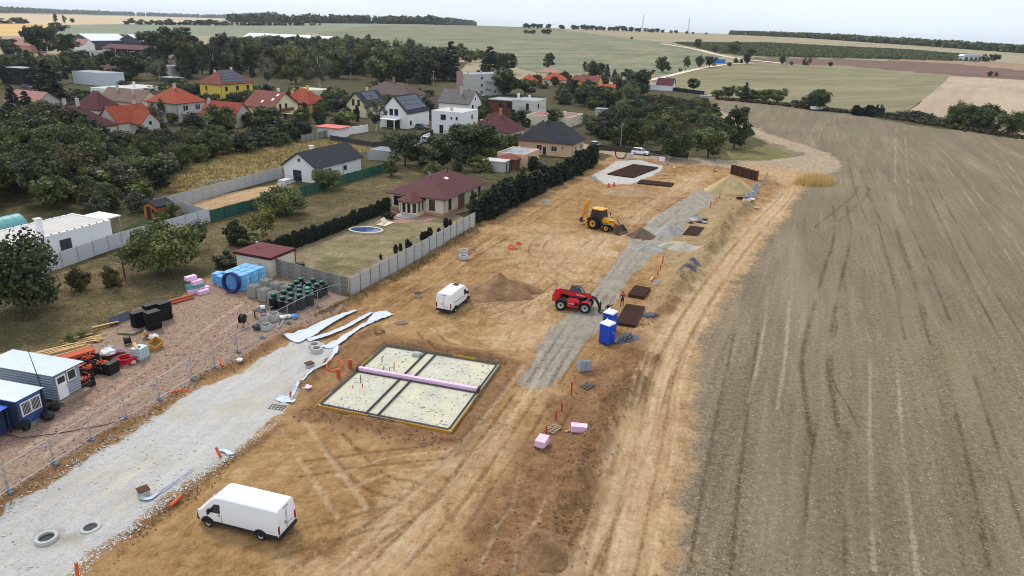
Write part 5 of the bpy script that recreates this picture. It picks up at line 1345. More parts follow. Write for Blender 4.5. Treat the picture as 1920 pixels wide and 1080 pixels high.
L_GOLDL = leaf_mat('palegold', rgb(186,154,92), rgb(216,186,124), rgb(236,214,164), .1); L_GOLD = leaf_mat('gold', rgb(112,100,58), rgb(150,132,84), rgb(186,168,120), .1); L_DRYG = leaf_mat('drygrass', rgb(100,90,56), rgb(136,120,82), rgb(174,156,114), .1); L_STRAW = leaf_mat('straw', rgb(150,134,104), rgb(196,180,150), rgb(226,214,190), .1); L_GREEN = leaf_mat('greengrass', rgb(46,60,28), rgb(72,86,42), rgb(104,112,60), .1)
grass('dry_grass_clump', [G(1508 + 9*i, 346 - 4*(i % 3)) for i in range(5)], 1.5, .95, L_GOLDL, 2600, 'golden tuft of tall dry grass at the edge of the stubble field', 'grass')
def inside(poly, n, seed):
    rs = np.random.default_rng(seed); P = np.array(poly); lo, hi = P.min(0), P.max(0); q = lo + rs.random((n, 2)) * (hi - lo)
    return q[poly_sd(q[:, 0], q[:, 1], P, 1) < 0]
grass('tall_dry_grass', inside(GOLD, 7000, 1), .5, .3, L_GOLD, 7000, 'tall golden dry grass covering the empty plot', 'grass')
grass('orchard_grass', inside(ORCHARD, 9000, 2), .14, .5, L_DRYG, 12000, 'short dry grass of the orchard', 'grass')
grass('roadside_grass', np.vstack([np.array(spline(gp([(600,592),(700,545),(800,490),(895,425)]), 30)), np.array(spline(gp([(900,418),(1000,368),(1100,312)]), 30))]), .35, .35, L_DRYG, 2600, 'dry grass fringe along the concrete fence and conifer hedge', 'grass')
grass('site_weeds', np.array(spline(gp([(215,1060),(280,985),(330,945),(380,915),(440,860)]), 12)), .14, .3, L_DRYG, 260, 'thin green weeds on the strip beside the pale road', 'grass')
grass('berm_weeds', np.array(gp([(1225,590),(1250,560),(1205,605),(1345,445),(1270,540),(1235,575)])), .16, .5, L_GREEN, 160, 'green weeds on the earth berm by the mesh stacks', 'grass')
grass('field_weeds', np.vstack([inside(STUB, 2600, 3)]), .10, 1.2, L_DRYG, 9000, 'low green weeds growing through the stubble field', 'grass')
# loose straw lying on the stubble
rs = np.random.default_rng(9); q = inside(STUB, 90000, 4); r = np.hypot(q[:, 0], q[:, 1]); q = q[(rs.random(len(q)) < np.clip(55/r, .05, 1)**1.2)][:24000]
n = len(q); a = rs.random(n)*2*PI; L = .05 + .09*rs.random(n)**2; w = .008 + .009*rs.random(n)
z = .06 + .05*rs.random(n); d = np.column_stack([np.cos(a), np.sin(a)])*L[:, None]; e = np.column_stack([-np.sin(a), np.cos(a)])*w[:, None]
V = np.stack([np.column_stack([q - d - e, z]), np.column_stack([q + d - e, z + .03]), np.column_stack([q + d + e, z + .03]), np.column_stack([q - d + e, z])], 1).reshape(-1, 3)
me = bpy.data.meshes.new('straw'); me.vertices.add(4*n); me.vertices.foreach_set('co', V.astype(np.float32).ravel()); me.loops.add(4*n); me.loops.foreach_set('vertex_index', np.arange(4*n, dtype=np.int32)); me.polygons.add(n); me.polygons.foreach_set('loop_start', np.arange(0, 4*n, 4, dtype=np.int32)); me.update()
at_ = me.attributes.new('clump', 'FLOAT', 'POINT'); at_.data.foreach_set('value', np.repeat(rs.random(n), 4).astype(np.float32)); me.materials.append(L_STRAW)
stuff(link('straw', me), 'loose pale straw lying over the stubble field', 'straw')

# ---------------------------------------------------------------- vehicles
M_VANW = mat('van_white_paint', rgb(236,238,240), .25, .03, 1, spec=.5); M_TRIM = mat('black_trim', rgb(38,40,44), .6, .15); M_TYRE = mat('tyre_rubber', rgb(36,35,34), .9, .25, 4, bump=.01)
M_RIM = mat('steel_rim', rgb(160,162,166), .35, .15, 3, metal=.4); M_REDL = mat('red_lamp', rgb(150,22,26), .2, .1); M_CLEAR = mat('clear_lamp', rgb(210,214,220), .15, .1); M_PLATE = mat('number_plate', rgb(226,228,230), .5, .05)
M_AMBER = mat('amber_lamp', rgb(220,120,30), .3, .1); M_RED = mat('machine_red', rgb(196,26,38), .35, .12, 1.5, spec=.5); M_YEL = mat('machine_yellow', rgb(226,160,34), .4, .15, 1.5, spec=.4, c2=rgb(196,140,50)); M_IRON = mat('dark_iron', rgb(46,46,48), .6, .3, 2); M_MUD = mat('muddy_steel', rgb(92,78,66), .85, .35, 3)

def wheel(parent, x, y, r, w, side, rimm=M_RIM, lugs=0, name='wheel'):
    k = w / 2
    m = MB(); prof = [(r*.58, -k*.8), (r*.86, -k), (r*.97, -k*.72), (r, -k*.4), (r, k*.4), (r*.97, k*.72), (r*.86, k), (r*.58, k*.8)]
    m.lathe(prof, 24)
    if lugs:
        for i in range(lugs):
            a = 2*PI*i/lugs
            for s in (-1, 1):
                a2 = a + (s > 0)*PI/lugs
                c = (r*1.0*math.cos(a2), r*1.0*math.sin(a2), s*k*.45)
                m.obox(c, (r*.07, r*.10, k*.9), a2, s*.5)
    o = m.build(name, M_TYRE, parent, True)
    o.location = (x, y, r); o.rotation_euler = (PI/2, 0, 0)
    rm = MB().lathe([(.02, -k*.35), (r*.3, -k*.35), (r*.34, -k*.55), (r*.50, -k*.62), (r*.59, -k*.85), (r*.6, 0), (r*.59, k*.85), (r*.50, k*.62), (r*.34, k*.55), (r*.3, k*.35), (.02, k*.35)], 20)
    rm.build('rim', rimm, o, True)
    hb = MB().lathe([(.01, -k*.66), (r*.2, -k*.62), (r*.2, k*.62), (.01, k*.66)], 12); hb.build('hub', M_TRIM, o, True)
    return o

def loft(sections, closed_ends=True):
    m = MB(); n = len(sections[0])
    for s in sections: m.v += [tuple(p) for p in s]
    for i in range(len(sections) - 1):
        for k in range(n):
            k2 = (k + 1) % n
            m.f.append((i*n + k, i*n + k2, (i+1)*n + k2, (i+1)*n + k))
    if closed_ends: m.f += [tuple(range(n))[::-1], tuple((len(sections)-1)*n + k for k in range(n))]
    return m

def van(label, p, yaw, L=6.0, H=2.5, wb=4.03, rear_over=1.0, roof_vent=False, slide='R', sc=.93):
    t = thing('delivery_van', label, 'van', p, yaw); t.scale = (sc, sc, sc)
    xr = -wb/2 - rear_over; xf = wb/2 + .95; zb = .38
    prof = [(xr, H-.14), (xr+.06, H-.03), (xr+.25, H), (xf-1.95, H), (xf-1.65, H-.05), (xf-1.4, H-.2), (xf-1.0, H-.62), (xf-.72, H-.95), (xf-.5, H-1.14), (xf-.2, H-1.32), (xf-.05, H-1.5), (xf, H-1.7)]
    def ztop(x): return float(np.interp(x, [a for a, _ in prof], [b for _, b in prof]))
    def hw(x, z):
        w = np.interp(z, [.38, .6, 1.15, 1.6, 2.5], [.94, 1.0, 1.02, .99, .86])
        nose = np.interp(x, [xf-1.2, xf-.4, xf-.08, xf], [1, .97, .86, .74]); back = np.interp(x, [xr, xr+.08], [.985, 1])
        return w * nose * back
    def section(x):
        zt = ztop(x); pts = []
        zs = [zb, zb + .12*(zt-zb), zb + .36*(zt-zb), zb + .6*(zt-zb), zb + .86*(zt-zb), zb + .95*(zt-zb)]
        for z in zs: pts.append((x, hw(x, z), z))
        w = hw(x, zs[-1]); pts += [(x, w - .10, zt - .015), (x, w - .32, zt), (x, 0, zt + .015)]
        return pts + [(x, -b, c) for _, b, c in pts[-2::-1]]
    xs = sorted(set([a for a, _ in prof] + list(np.linspace(xr + .4, xf - 2.0, 6))))
    loft([section(x) for x in xs]).build('body', M_VANW, t, True)
    # glass
    g = MB(); rows = np.linspace(xf - 1.42, xf - .68, 5)
    for x in rows:
        zt = ztop(x)
        for fy in (-.86, -.4, 0, .4, .86): g.v.append((x + .02, fy * hw(x, zt - .1), zt + .05 - .035*abs(fy)))
    for i in range(4):
        for k in range(4): g.f.append((i*5 + k, i*5 + k + 1, (i+1)*5 + k + 1, (i+1)*5 + k))
    g.build('windscreen', M_GLASS, t, True)
    for s in (-1, 1):
        poly = [(xf-2.0, 1.32), (xf-1.1, 1.30), (xf-1.32, 1.62), (xf-1.55, 1.93), (xf-1.9, 1.98), (xf-2.0, 1.9)]
        m = MB(); m.v = [(x, s*(hw(x, z) + .012), z) for x, z in poly] + [(x, s*(hw(x, z) - .02), z) for x, z in poly]
        n = len(poly); m.f = [tuple(range(n)), tuple(range(2*n-1, n-1, -1))] + [(i, (i+1) % n, (i+1) % n + n, i + n) for i in range(n)]
        m.build('side_window', M_GLASS, t)
        # door seams, handle, trim, mirror, arches
        for x in (xf-2.08, xf-1.0): MB().box(x-.006, min(s*1.0, s*1.03), .62, x+.006, max(s*1.0, s*1.03), 1.3).build('door_seam', M_TRIM, t)
        MB().box(xf-2.0, min(s*1.0, s*1.045), 1.14, xf-1.82, max(s*1.0, s*1.045), 1.2).build('door_handle', M_TRIM, t)
        MB().box(-wb/2+.5, min(s*.97, s*1.04), .48, wb/2-.5, max(s*.97, s*1.04), .62).build('side_trim', M_TRIM, t)
        MB().box(xr+.05, min(s*.95, s*1.035), .38, -wb/2-.48, max(s*.95, s*1.035), .66).build('rear_trim', M_TRIM, t)
        m = MB().obox((xf-1.22, s*1.16, 1.45), (.12, .2, .34)).obox((xf-1.2, s*1.05, 1.36), (.05, .14, .06)); m.build('mirror', M_TRIM, t)
        for x in (-wb/2, wb/2):
            m = MB(); K = 14
            for k in range(K + 1):
                a = PI*k/K
                for rr in (.40, .52): m.v += [(x + rr*math.cos(a), s*1.032, .36 + rr*math.sin(a)), (x + rr*math.cos(a), s*.9, .36 + rr*math.sin(a))]
            for k in range(K):
                b = 4*k
                m.f += [(b, b+2, b+6, b+4), (b, b+1, b+5, b+4), (b+2, b+3, b+7, b+6), (b+1, b+3, b+7, b+5)]
            m.build('wheel_arch', M_TRIM, t)
            MB().prism([(x + .40*math.cos(PI*k/10), .36 + .40*math.sin(PI*k/10)) for k in range(11)], s*.99, s*1.026, 'y').build('wheel_well', M_BLACK, t)
            wheel(t, x, s*.93, .345, .24, s)
        MB().obox((xr-.005, s*.9, 1.05), (.07, .13, .62)).build('tail_light', M_REDL, t)
        MB().obox((xf-.22, s*.8, 1.02), (.3, .12, .16), -s*.35).build('headlight', M_CLEAR, t)
        MB().box(xr-.012, min(s*.05, s*.055), .62, xr+.03, max(s*.04, s*.055)+.004, 2.15).build('door_seam', M_TRIM, t)
    MB().box(xr-.09, -.96, .36, xr+.06, .96, .62).build('rear_bumper', M_TRIM, t)
    MB().box(xf-.12, -.8, .3, xf+.06, .8, .72).build('front_bumper', M_TRIM, t)
    MB().box(xr-.02, -.55, .82, xr, -.03, .96).build('plate_strip', M_TRIM, t); MB().box(xr-.03, -.5, .83, xr-.021, .0, .945).build('number_plate', M_PLATE, t)
    MB().box(xr-.035, .16, 1.12, xr, .22, 1.32).build('rear_handle', M_TRIM, t)
    MB().box(xr-.02, -.25, H-.22, xr+.02, .25, H-.16).build('brake_light', M_REDL, t)
    if roof_vent: MB().box(.2, -.3, H+.02, .8, .3, H+.08).build('roof_vent', M_TRIM, t)
    MB().box(-wb/2+.55 - .9, -1.04, 1.28, wb/2-1.4, -1.01, 1.32).build('slide_rail', M_TRIM, t)
    MB().box(xr+.2, -.8, .3, xf-.3, .8, .42).build('underbody', M_BLACK, t)
    return t

a, b = G(491,1012), G(393,987); f = (b - a)/np.linalg.norm(b - a); left = np.array([-f[1], f[0]]); mid = (a + b)/2
sc = np.linalg.norm(b - a)/4.03
yaw = math.atan2(f[1], f[0])
v1 = van('long white panel van parked in the foreground, facing left', mid - left*.93*sc, yaw, wb=4.03, rear_over=1.35, sc=sc)
a, b = G(852,586), G(876.5,566.5); f = (b - a)/np.linalg.norm(b - a); left = np.array([-f[1], f[0]]); mid = (a + b)/2
v2 = van('shorter white panel van by the soil heap, seen from behind', mid + left*.93*.92, math.atan2(f[1], f[0]), wb=3.45, rear_over=1.0, roof_vent=True, sc=.93)

def car(label, p, yaw, paint, L=4.4, H=1.65, W=1.82):
    t = thing('parked_car', label, 'car', p, yaw)
    def sec(x, zt, wt, zw):  # lower body section
        return [(x, wt, .3), (x, wt+.02, .6), (x, wt, .85), (x, wt-.1, zt), (x, 0, zt+.03), (x, -wt+.1, zt), (x, -wt, .85), (x, -wt-.02, .6), (x, -wt, .3)]
    h = W/2
    loft([sec(-L/2, .8, h*.86, 0), sec(-L/2+.15, 1.0, h*.95, 0), sec(-L/2+.9, 1.02, h, 0), sec(.6, 1.0, h, 0), sec(L/2-.9, .98, h*.98, 0), sec(L/2-.15, .86, h*.9, 0), sec(L/2, .66, h*.8, 0)]).build('body', paint, t, True)
    def cs(x, zt, w): return [(x, w, .98), (x, w*.86, zt-.04), (x, 0, zt), (x, -w*.86, zt-.04), (x, -w, .98)]
    loft([cs(-L/2+.12, 1.04, h*.86), cs(-L/2+.5, H-.08, h*.88), cs(-.3, H, h*.88), cs(.35, H-.06, h*.88), cs(1.15, 1.04, h*.86)]).build('glasshouse', M_GLASS, t, True)
    loft([[(x, w, z-.03), (x, w, z+.02), (x, 0, z+.05), (x, -w, z+.02), (x, -w, z-.03)] for x, w, z in ((-L/2+.42, h*.76, H-.06), (-.3, h*.78, H-.01), (.38, h*.76, H-.07))]).build('roof', paint, t, True)
    for s in (-1, 1):
        for x in (-L*.3, L*.3): wheel(t, x, s*(h-.06), .34, .22, s)
        MB().obox((L/2-.12, s*h*.66, .78), (.2, .3, .12)).build('headlight', M_CLEAR, t); MB().obox((-L/2+.05, s*h*.7, .85), (.16, .26, .16)).build('tail_light', M_REDL, t)
        for x in (-.55, .4): MB().obox((x, s*h*.87, 1.28), (.09, .12, .6)).build('pillar', paint, t)
    MB().box(L/2-.1, -h*.7, .3, L/2+.03, h*.7, .5).build('bumper', M_TRIM, t)
    return t
car('white hatchback SUV parked on the lane by the site gate', G(1201,290), math.radians(-28), M_VANW)
car('light grey car parked beside the peach house, partly hidden', G(1116,276), AXIS, mat('paint_silver', rgb(176,184,192), .3, .1))
car('dark grey car beside the solar roofed house', G(792,243), AXIS - PI/2, mat('paint_graphite', rgb(66,70,78), .3, .1))
car('pale car in the drive below the cube house', G(800,268), AXIS - PI/2, mat('paint_silver', rgb(176,184,192), .3, .1))
car('dark car standing at the edge of the yellowish far field', G(1492,194), .2, mat('paint_black', rgb(34,36,42), .3, .1))
car('dark car parked below the black clad building', G(52,167), 0, mat('paint_graphite', rgb(66,70,78), .3, .1))

def text_mesh(s, size, m, depth=.004):
    c = bpy.data.curves.new('t', 'FONT'); c.body = s; c.size = size; c.extrude = depth; c.align_x = 'CENTER'; c.align_y = 'CENTER'; c.resolution_u = 2
    o = bpy.data.objects.new('t', c); COL.objects.link(o)
    me = bpy.data.meshes.new_from_object(o.evaluated_get(bpy.context.evaluated_depsgraph_get()))
    bpy.data.objects.remove(o); bpy.data.curves.remove(c)
    me.materials.clear(); me.materials.append(m); me.name = 'lettering'; return me

# red telehandler
a, b = G(1051,581), G(1096,587); f = (b - a)/np.linalg.norm(b - a); left = np.array([-f[1], f[0]]); wb = float(np.linalg.norm(b - a)); mid = (a + b)/2
t = thing('telehandler', 'red telescopic handler with black cab and pallet forks on the gravel strip', 'telehandler', mid + left*.95, math.atan2(f[1], f[0]))
hb = wb/2
for x in (-hb, hb):
    for s in (-1, 1): wheel(t, x, s*.95, .60, .46, s, mat('rim_grey', rgb(176,178,180), .4, .1, 3), 18)
MB().box(-hb-.75, -.42, .45, hb+.5, .42, .95).build('chassis', M_IRON, t)
MB().cyl((-hb,-.8,.6),(-hb,.8,.6),.14).cyl((hb,-.8,.6),(hb,.8,.6),.14).build('axle', M_IRON, t)
m = loft([[(x, -.5, z0), (x, -1.12, z0), (x, -1.18, (z0+z1)/2), (x, -1.05, z1), (x, -.5, z1)] for x, z0, z1 in ((-.62,.62,1.28),(-.55,.5,1.42),(.35,.5,1.42),(.62,.55,1.2))]); m.build('engine_cover', M_RED, t, True)
MB().lathe([(.01,0),(.2,0),(.2,.02),(.01,.02)], 16).build('exhaust_grille', M_BLACK, t, loc=(.38,-1.2,.95)).rotation_euler = (PI/2, 0, 0)
link('lettering', text_mesh('manitou', .22, M_FRAMEW), t, (-.1, -1.19, .98)).rotation_euler = (PI/2 - .1, 0, 0)
m = loft([[(x, .42, .6), (x, 1.1, .6), (x, 1.12, 1.15), (x, .42, 1.15)] for x in (-.75,.75)]); m.build('fuel_tank', M_RED, t)
m = loft([[(x, -.75, z0), (x, .75, z0), (x, .72, z1), (x, -.72, z1)] for x, z0, z1 in ((-hb-1.05,.9,1.6),(-hb-.7,.8,1.95),(-hb-.25,.9,1.9))]); m.build('counterweight', M_RED, t)
for x in (-hb, hb):
    for s in (-1, 1):
        K = 8; m = MB()
        for k in range(K + 1):
            w = PI*(.15 + .7*k/K)
            for yy in (s*.72, s*1.18): m.v.append((x + .70*math.cos(w), yy, .62 + .68*math.sin(w)))
        m.f = [(2*k, 2*k+1, 2*k+3, 2*k+2) for k in range(K)]; m.build('mudguard', M_IRON if x < 0 else M_RED, t)
# cab on the far (left) side
cab = MB()
cx0, cx1, cy0, cy1 = -.65, .85, .18, 1.05
cabp = loft([[(cx0,cy0,1.1),(cx1,cy0,1.1),(cx1,cy1,1.1),(cx0,cy1,1.1)],[(cx0,cy0,1.7),(cx1,cy0,1.7),(cx1,cy1,1.7),(cx0,cy1,1.7)],[(cx0+.12,cy0+.05,2.32),(cx1-.45,cy0+.05,2.32),(cx1-.45,cy1-.05,2.32),(cx0+.12,cy1-.05,2.32)]])
cabp.build('cab_glass', mat('cab_glass', rgb(84,100,112), .1, .3, 1, spec=.7), t)
cf = MB()
for (x, y, x2, y2) in ((cx0,cy0,cx0+.12,cy0+.05),(cx1,cy0,cx1-.45,cy0+.05),(cx1,cy1,cx1-.45,cy1-.05),(cx0,cy1,cx0+.12,cy1-.05)):
    cf.tube([(x,y,1.1),(x,y,1.7),(x2,y2,2.34)], .045, 6)
cf.box(cx0,cy0-.02,1.05,cx1,cy1+.02,1.16)
cf.build('cab_frame', M_IRON, t)
MB().box(cx0+.08,cy0+.02,2.325,cx1-.42,cy1-.02,2.40).build('cab_roof', M_IRON, t)
MB().cyl((-.2,.6,2.4),(-.2,.6,2.55),.07).build('beacon', M_AMBER, t, True)
# boom, telescoped head, carriage and forks
bp0, bp1 = Vector((-hb-.85,-.22,1.95)), Vector((hb+.55,-.22,1.72))
d = bp1 - bp0; ang = math.atan2(-d.z, d.x)
o = MB().obox((0,0,0), (d.length,.36,.42), 0).build('boom', M_RED, t, loc=tuple((bp0+bp1)/2)); o.rotation_euler = (0, ang, 0)
link('lettering', text_mesh('manitou', .30, M_FRAMEW), o, (.85, -.185, 0)).rotation_euler = (PI/2, 0, 0)
MB().box(-1.6,-.10,.215,1.9,.10,.27).build('boom_hose_tray', M_IRON, o)
MB().tube([(hb+.5,-.22,1.72),(hb+.95,-.22,1.60),(hb+1.25,-.22,1.15),(hb+1.42,-.22,.72)], [.17,.17,.14,.12], 8).build('boom_head', M_IRON, t)
MB().tube([(hb-.3,-.22,.9),(hb+.4,-.22,1.5)], .07, 8).build('lift_cylinder', M_METAL, t)
MB().tube([(hb+.8,-.05,1.6),(hb+1.35,-.05,1.0)], .05, 8).build('tilt_cylinder', M_METAL, t)
cr = MB()
for z in (.25,.55,1.05): cr.box(hb+1.45,-.85,z,hb+1.53,.42,z+.09)
for y in (-.85,-.5,.05,.36): cr.box(hb+1.44,y,.2,hb+1.52,y+.07,1.15)
cr.build('fork_carriage', M_IRON, t)
for y in (-.62,.12): MB().box(hb+1.53,y,.2,hb+1.6,y+.11,.95).box(hb+1.53,y,.15,hb+2.75,y+.11,.199).build('fork', M_IRON, t)
for s in (-1, 1):
    MB().tube([(-hb-.7,s*.7,1.85),(-hb-.95,s*.85,2.15)], .02, 4).obox((-hb-.98,s*.86,2.22),(.05,.14,.2)).build('mirror', M_IRON, t)

# yellow backhoe loader
a, b = G(1115.5,428), G(1131,436); f = (b - a)/np.linalg.norm(b - a); left = np.array([-f[1], f[0]])
mid = (a + b)/2; hd = math.atan2(f[1], f[0])
hd = math.radians(-38); f = np.array([math.cos(hd), math.sin(hd)]); left = np.array([-f[1], f[0]])
t = thing('backhoe_loader', 'yellow backhoe loader with muddy front bucket working on the site', 'backhoe loader', mid + left*1.0, hd); t.scale = (1.12,1.12,1.15)
for s in (-1, 1):
    wheel(t, -1.05, s*.85, .78, .48, s, M_YEL, 20); wheel(t, 1.1, s*.85, .50, .34, s, M_YEL, 16)
    K = 8; m = MB()
    for k in range(K + 1):
        w = PI*(.05 + .85*k/K)
        for yy in (s*.6, s*1.12): m.v.append((-1.05 + .92*math.cos(w), yy, .80 + .92*math.sin(w)))
    m.f = [(2*k, 2*k+1, 2*k+3, 2*k+2) for k in range(K)]; m.build('mudguard', M_IRON, t)
MB().box(-1.9,-.5,.5,1.7,.5,.95).build('chassis', M_IRON, t)
loft([[(x,-w,.9),(x,w,.9),(x,w,z),(x,w*.7,z+.1),(x,-w*.7,z+.1),(x,-w,z)] for x, w, z in ((-.1,.48,1.6),(.9,.46,1.52),(1.85,.38,1.3),(2.0,.3,1.1))]).build('bonnet', M_YEL, t, True)
cabp = loft([[(-1.5,-.72,.95),(.05,-.72,.95),(.05,.72,.95),(-1.5,.72,.95)],[(-1.6,-.75,1.7),(.2,-.75,1.7),(.2,.75,1.7),(-1.6,.75,1.7)],[(-1.4,-.7,2.65),(0,-.7,2.65),(0,.7,2.65),(-1.4,.7,2.65)]])
cabp.build('cab_glass', M_GLASS, t)
cf = MB()
for s in (-1, 1):
    for x0, x1, x2 in ((-1.5,-1.6,-1.4),(.05,.2,0),(-.7,-.72,-.72)): cf.tube([(x0,s*.72,.95),(x1,s*.75,1.7),(x2,s*.7,2.65)], .05, 6)
cf.build('cab_frame', M_IRON, t)
loft([[(x,-w,2.66),(x,w,2.66),(x,w*.95,2.78),(x,-w*.95,2.78)] for x, w in ((-1.62,.74),(-1.5,.82),(0,.82),(.22,.7))]).build('cab_roof', M_YEL, t, True)
for s in (-1, 1):
    MB().tube([(-.1,s*.55,1.35),(1.2,s*.55,1.25),(2.1,s*.55,.75),(2.45,s*.55,.55)], [.09,.11,.10,.08], 6).build('loader_arm', M_YEL if s < 0 else M_IRON, t)
    MB().tube([(.5,s*.68,.9),(1.6,s*.68,1.05)], .05, 6).build('loader_ram', M_METAL, t)
    MB().tube([(1.2,s*.5,1.3),(1.9,s*.5,1.55),(2.35,s*.5,1.0)], .06, 6).build('bucket_link', M_IRON, t)
    MB().tube([(.2,s*.75,2.2),(.5,s*1.0,2.25),(.5,s*1.0,1.9)], .02, 4).obox((.5,s*1.0,2.0),(.04,.18,.36)).build('mirror', M_IRON, t)
m = MB().prism([(2.35,.95),(2.42,.25),(2.6,.08),(3.35,.05),(3.35,.10),(2.65,.16),(2.5,.32),(2.46,.95)], -1.15, 1.15, 'y'); m.build('front_bucket', M_MUD, t)
for s in (-1, 1): MB().prism([(2.36,.93),(2.43,.26),(2.6,.10),(3.33,.08),(3.1,.35),(2.6,.85)], s*1.151 - .02, s*1.151 + .02, 'y').build('bucket_side', M_MUD, t)
for q in range(7): MB().box(3.35, -1.05 + q*.34, .05, 3.5, -.97 + q*.34, .09).build('bucket_tooth', M_IRON, t)
# folded digging arm at the rear, swung out to the left
MB().box(-2.3,-.9,.35,-1.9,.9,.75).build('backhoe_frame', M_IRON, t)
for s in (-1, 1): MB().box(-2.15,s*.95-.08,.1,-1.95,s*.95+.08,1.5).box(-2.3,s*.95-.2,.02,-1.8,s*.95+.2,.1).build('stabiliser_leg', M_YEL, t)
MB().tube([(-2.25,.1,.7),(-3.0,.2,1.5),(-2.7,.2,3.5)], [.24,.23,.2], 6).build('digger_boom', M_YEL, t)
MB().tube([(-2.65,.2,3.6),(-3.1,.2,2.9),(-3.55,.2,1.0)], [.16,.22,.15], 6).build('dipper_arm', M_YEL, t)
MB().prism([(-3.5,1.05),(-3.75,.9),(-3.8,.45),(-3.45,.3),(-3.15,.5),(-3.2,.6),(-3.45,.5),(-3.6,.6)], -.15, .45, 'y').build('digger_bucket', M_MUD, t)
MB().tube([(-2.5,.05,1.2),(-3.0,.05,2.4)], .06, 6).build('dipper_ram', M_METAL, t)

# ---------------------------------------------------------------- people
M_SKIN = mat('skin', rgb(196,146,118), .6, .1); M_HAIR = mat('dark_hair', rgb(48,38,32), .8, .2)
def cloth(name, c): return mat('cloth_' + name, c, .9, .2, 6)
def person(label, p, yaw, shirt, trousers, pose, H=1.85, hairm=M_HAIR, back=None):
    t = thing('person', label, 'person', p, yaw)
    V, R, T, E = [], [], [], []
    def v(co, r, tag_, par=None):
        V.append(co); R.append(r); T.append(tag_)
        if par is not None: E.append((par, len(V) - 1))
        return len(V) - 1
    pel = v((0,0,.98), .145, 2); sp = v((0,.01,1.14), .125, 1, pel); ch = v((0,.02,1.34), .15, 1, sp); nb = v((0,.0,1.49), .065, 1, ch)
    nk = v((0,.0,1.55), .055, 0, nb); hd_ = v((0,.015,1.63), .078, 0, nk); h2 = v((0,.02,1.70), .092, 0, hd_); v((0,.0,1.775), .062, 3, h2)
    v((0,.125,1.655), .016, 0, hd_)
    for s in (-1, 1): v((s*.10,.0,1.66), .018, 0, hd_)
    for s, k in ((-1, 'R'), (1, 'L')):
        sh = v((s*.19,0,1.44), .068, 1, ch)
        el, wr, fd = pose[k]
        e = v(el, .048, 1, sh); w = v(wr, .033, 0, e)
        fd = Vector(fd).normalized(); pm = Vector(wr) + fd*.07; pa = v(tuple(pm), .034, 0, w)
        sd = fd.cross(Vector((0,1,0)) if abs(fd.y) < .8 else Vector((1,0,0))).normalized()
        for q, ln in zip((-.030,-.010,.010,.030), (.060,.075,.078,.066)):
            b0 = pm + fd*.03 + sd*q; k1 = v(tuple(b0), .011, 0, pa); k2 = v(tuple(b0 + fd*ln*.55), .009, 0, k1); v(tuple(b0 + fd*ln + Vector((0,.012,-.008))), .008, 0, k2)
        th = v(tuple(pm - sd*.042 + fd*.0), .012, 0, pa); v(tuple(pm - sd*.06 + fd*.045), .009, 0, th)
        hp = v((s*.095,0,.92), .105, 2, pel); kn, an, toe = pose['leg' + k]
        kk = v(kn, .066, 2, hp); aa = v(an, .045, 2, kk); hl = v((an[0], an[1]-.03, .04), .042, 4, aa); v(toe, .036, 4, hl)
    me = bpy.data.meshes.new('body'); me.from_pydata(V, E, [])
    o = bpy.data.objects.new('body', me); COL.objects.link(o)
    mod = o.modifiers.new('s', 'SKIN'); mod.use_smooth_shade = True
    for i, sv in enumerate(me.skin_vertices[0].data): sv.radius = (R[i], R[i]); sv.use_root = (i == 0)
    o.modifiers.new('u', 'SUBSURF').render_levels = 1; o.modifiers[-1].levels = 1
    dg = bpy.context.evaluated_depsgraph_get(); dg.update()
    m2 = bpy.data.meshes.new_from_object(o.evaluated_get(dg)); bpy.data.objects.remove(o)
    m2.materials.clear()
    for mm in (M_SKIN, shirt, trousers, hairm, M_BLACK): m2.materials.append(mm)
    VA = np.array(V)
    for pl in m2.polygons:
        c = np.array(pl.center); i = int(np.argmin(((VA - c)**2).sum(1) - np.array(R)**2)); pl.material_index = T[i]
    b = link('body', m2, t); b.scale = (H/1.84,)*3
    MB().lathe([(.01,.115),(.06,.10),(.094,.05),(.100,0),(.096,-.02)], 14, (0,-.012,1.70)).build('hair', hairm, t, True).scale = (H/1.84,)*3
    if back: MB().box(-.13,-.165,1.08,.13,-.12,1.46).build('vest', back, t).scale = (H/1.84,)*3
    return t
STAND = {'R': ((-.27,-.03,1.18), (-.25,.05,.95), (0,.1,-1)), 'L': ((.27,-.03,1.18), (.25,.05,.95), (0,.1,-1)), 'legR': ((-.11,.02,.5), (-.12,-.02,.09), (-.13,.16,.03)), 'legL': ((.11,.02,.5), (.12,-.02,.09), (.14,.16,.03))}
HIPS = {'R': ((-.42,-.06,1.22), (-.24,.10,1.08), (.6,.4,-.5)), 'L': ((.40,-.05,1.22), (.22,.12,1.10), (-.6,.4,-.5)), 'legR': ((-.13,.04,.5), (-.17,-.02,.09), (-.19,.16,.03)), 'legL': ((.12,.05,.5), (.16,.06,.09), (.19,.24,.03))}
RAISE = {'R': ((-.40,.04,1.55), (-.46,.12,1.84), (-.05,.15,1)), 'L': ((.28,-.02,1.18), (.26,.10,.97), (0,.3,-1)), 'legR': STAND['legR'], 'legL': STAND['legL']}
person('worker in red top with blue vest back beside the rusty mesh stack', G(1166,575), math.radians(14), cloth('red', rgb(160,40,44)), cloth('dark', rgb(48,44,48)), HIPS, back=cloth('blue', rgb(70,86,150)))
person('worker in black top raising one arm behind the blue toilets', G(1139,597), math.radians(172), cloth('black', rgb(34,30,36)), cloth('dark', rgb(48,44,48)), RAISE, hairm=mat('cap_pale', rgb(190,180,176), .8, .1))
person('person in white top and dark trousers standing by the site gate', G(1250,301), math.radians(10), cloth('white', rgb(220,220,220)), cloth('dark', rgb(48,44,48)), STAND)

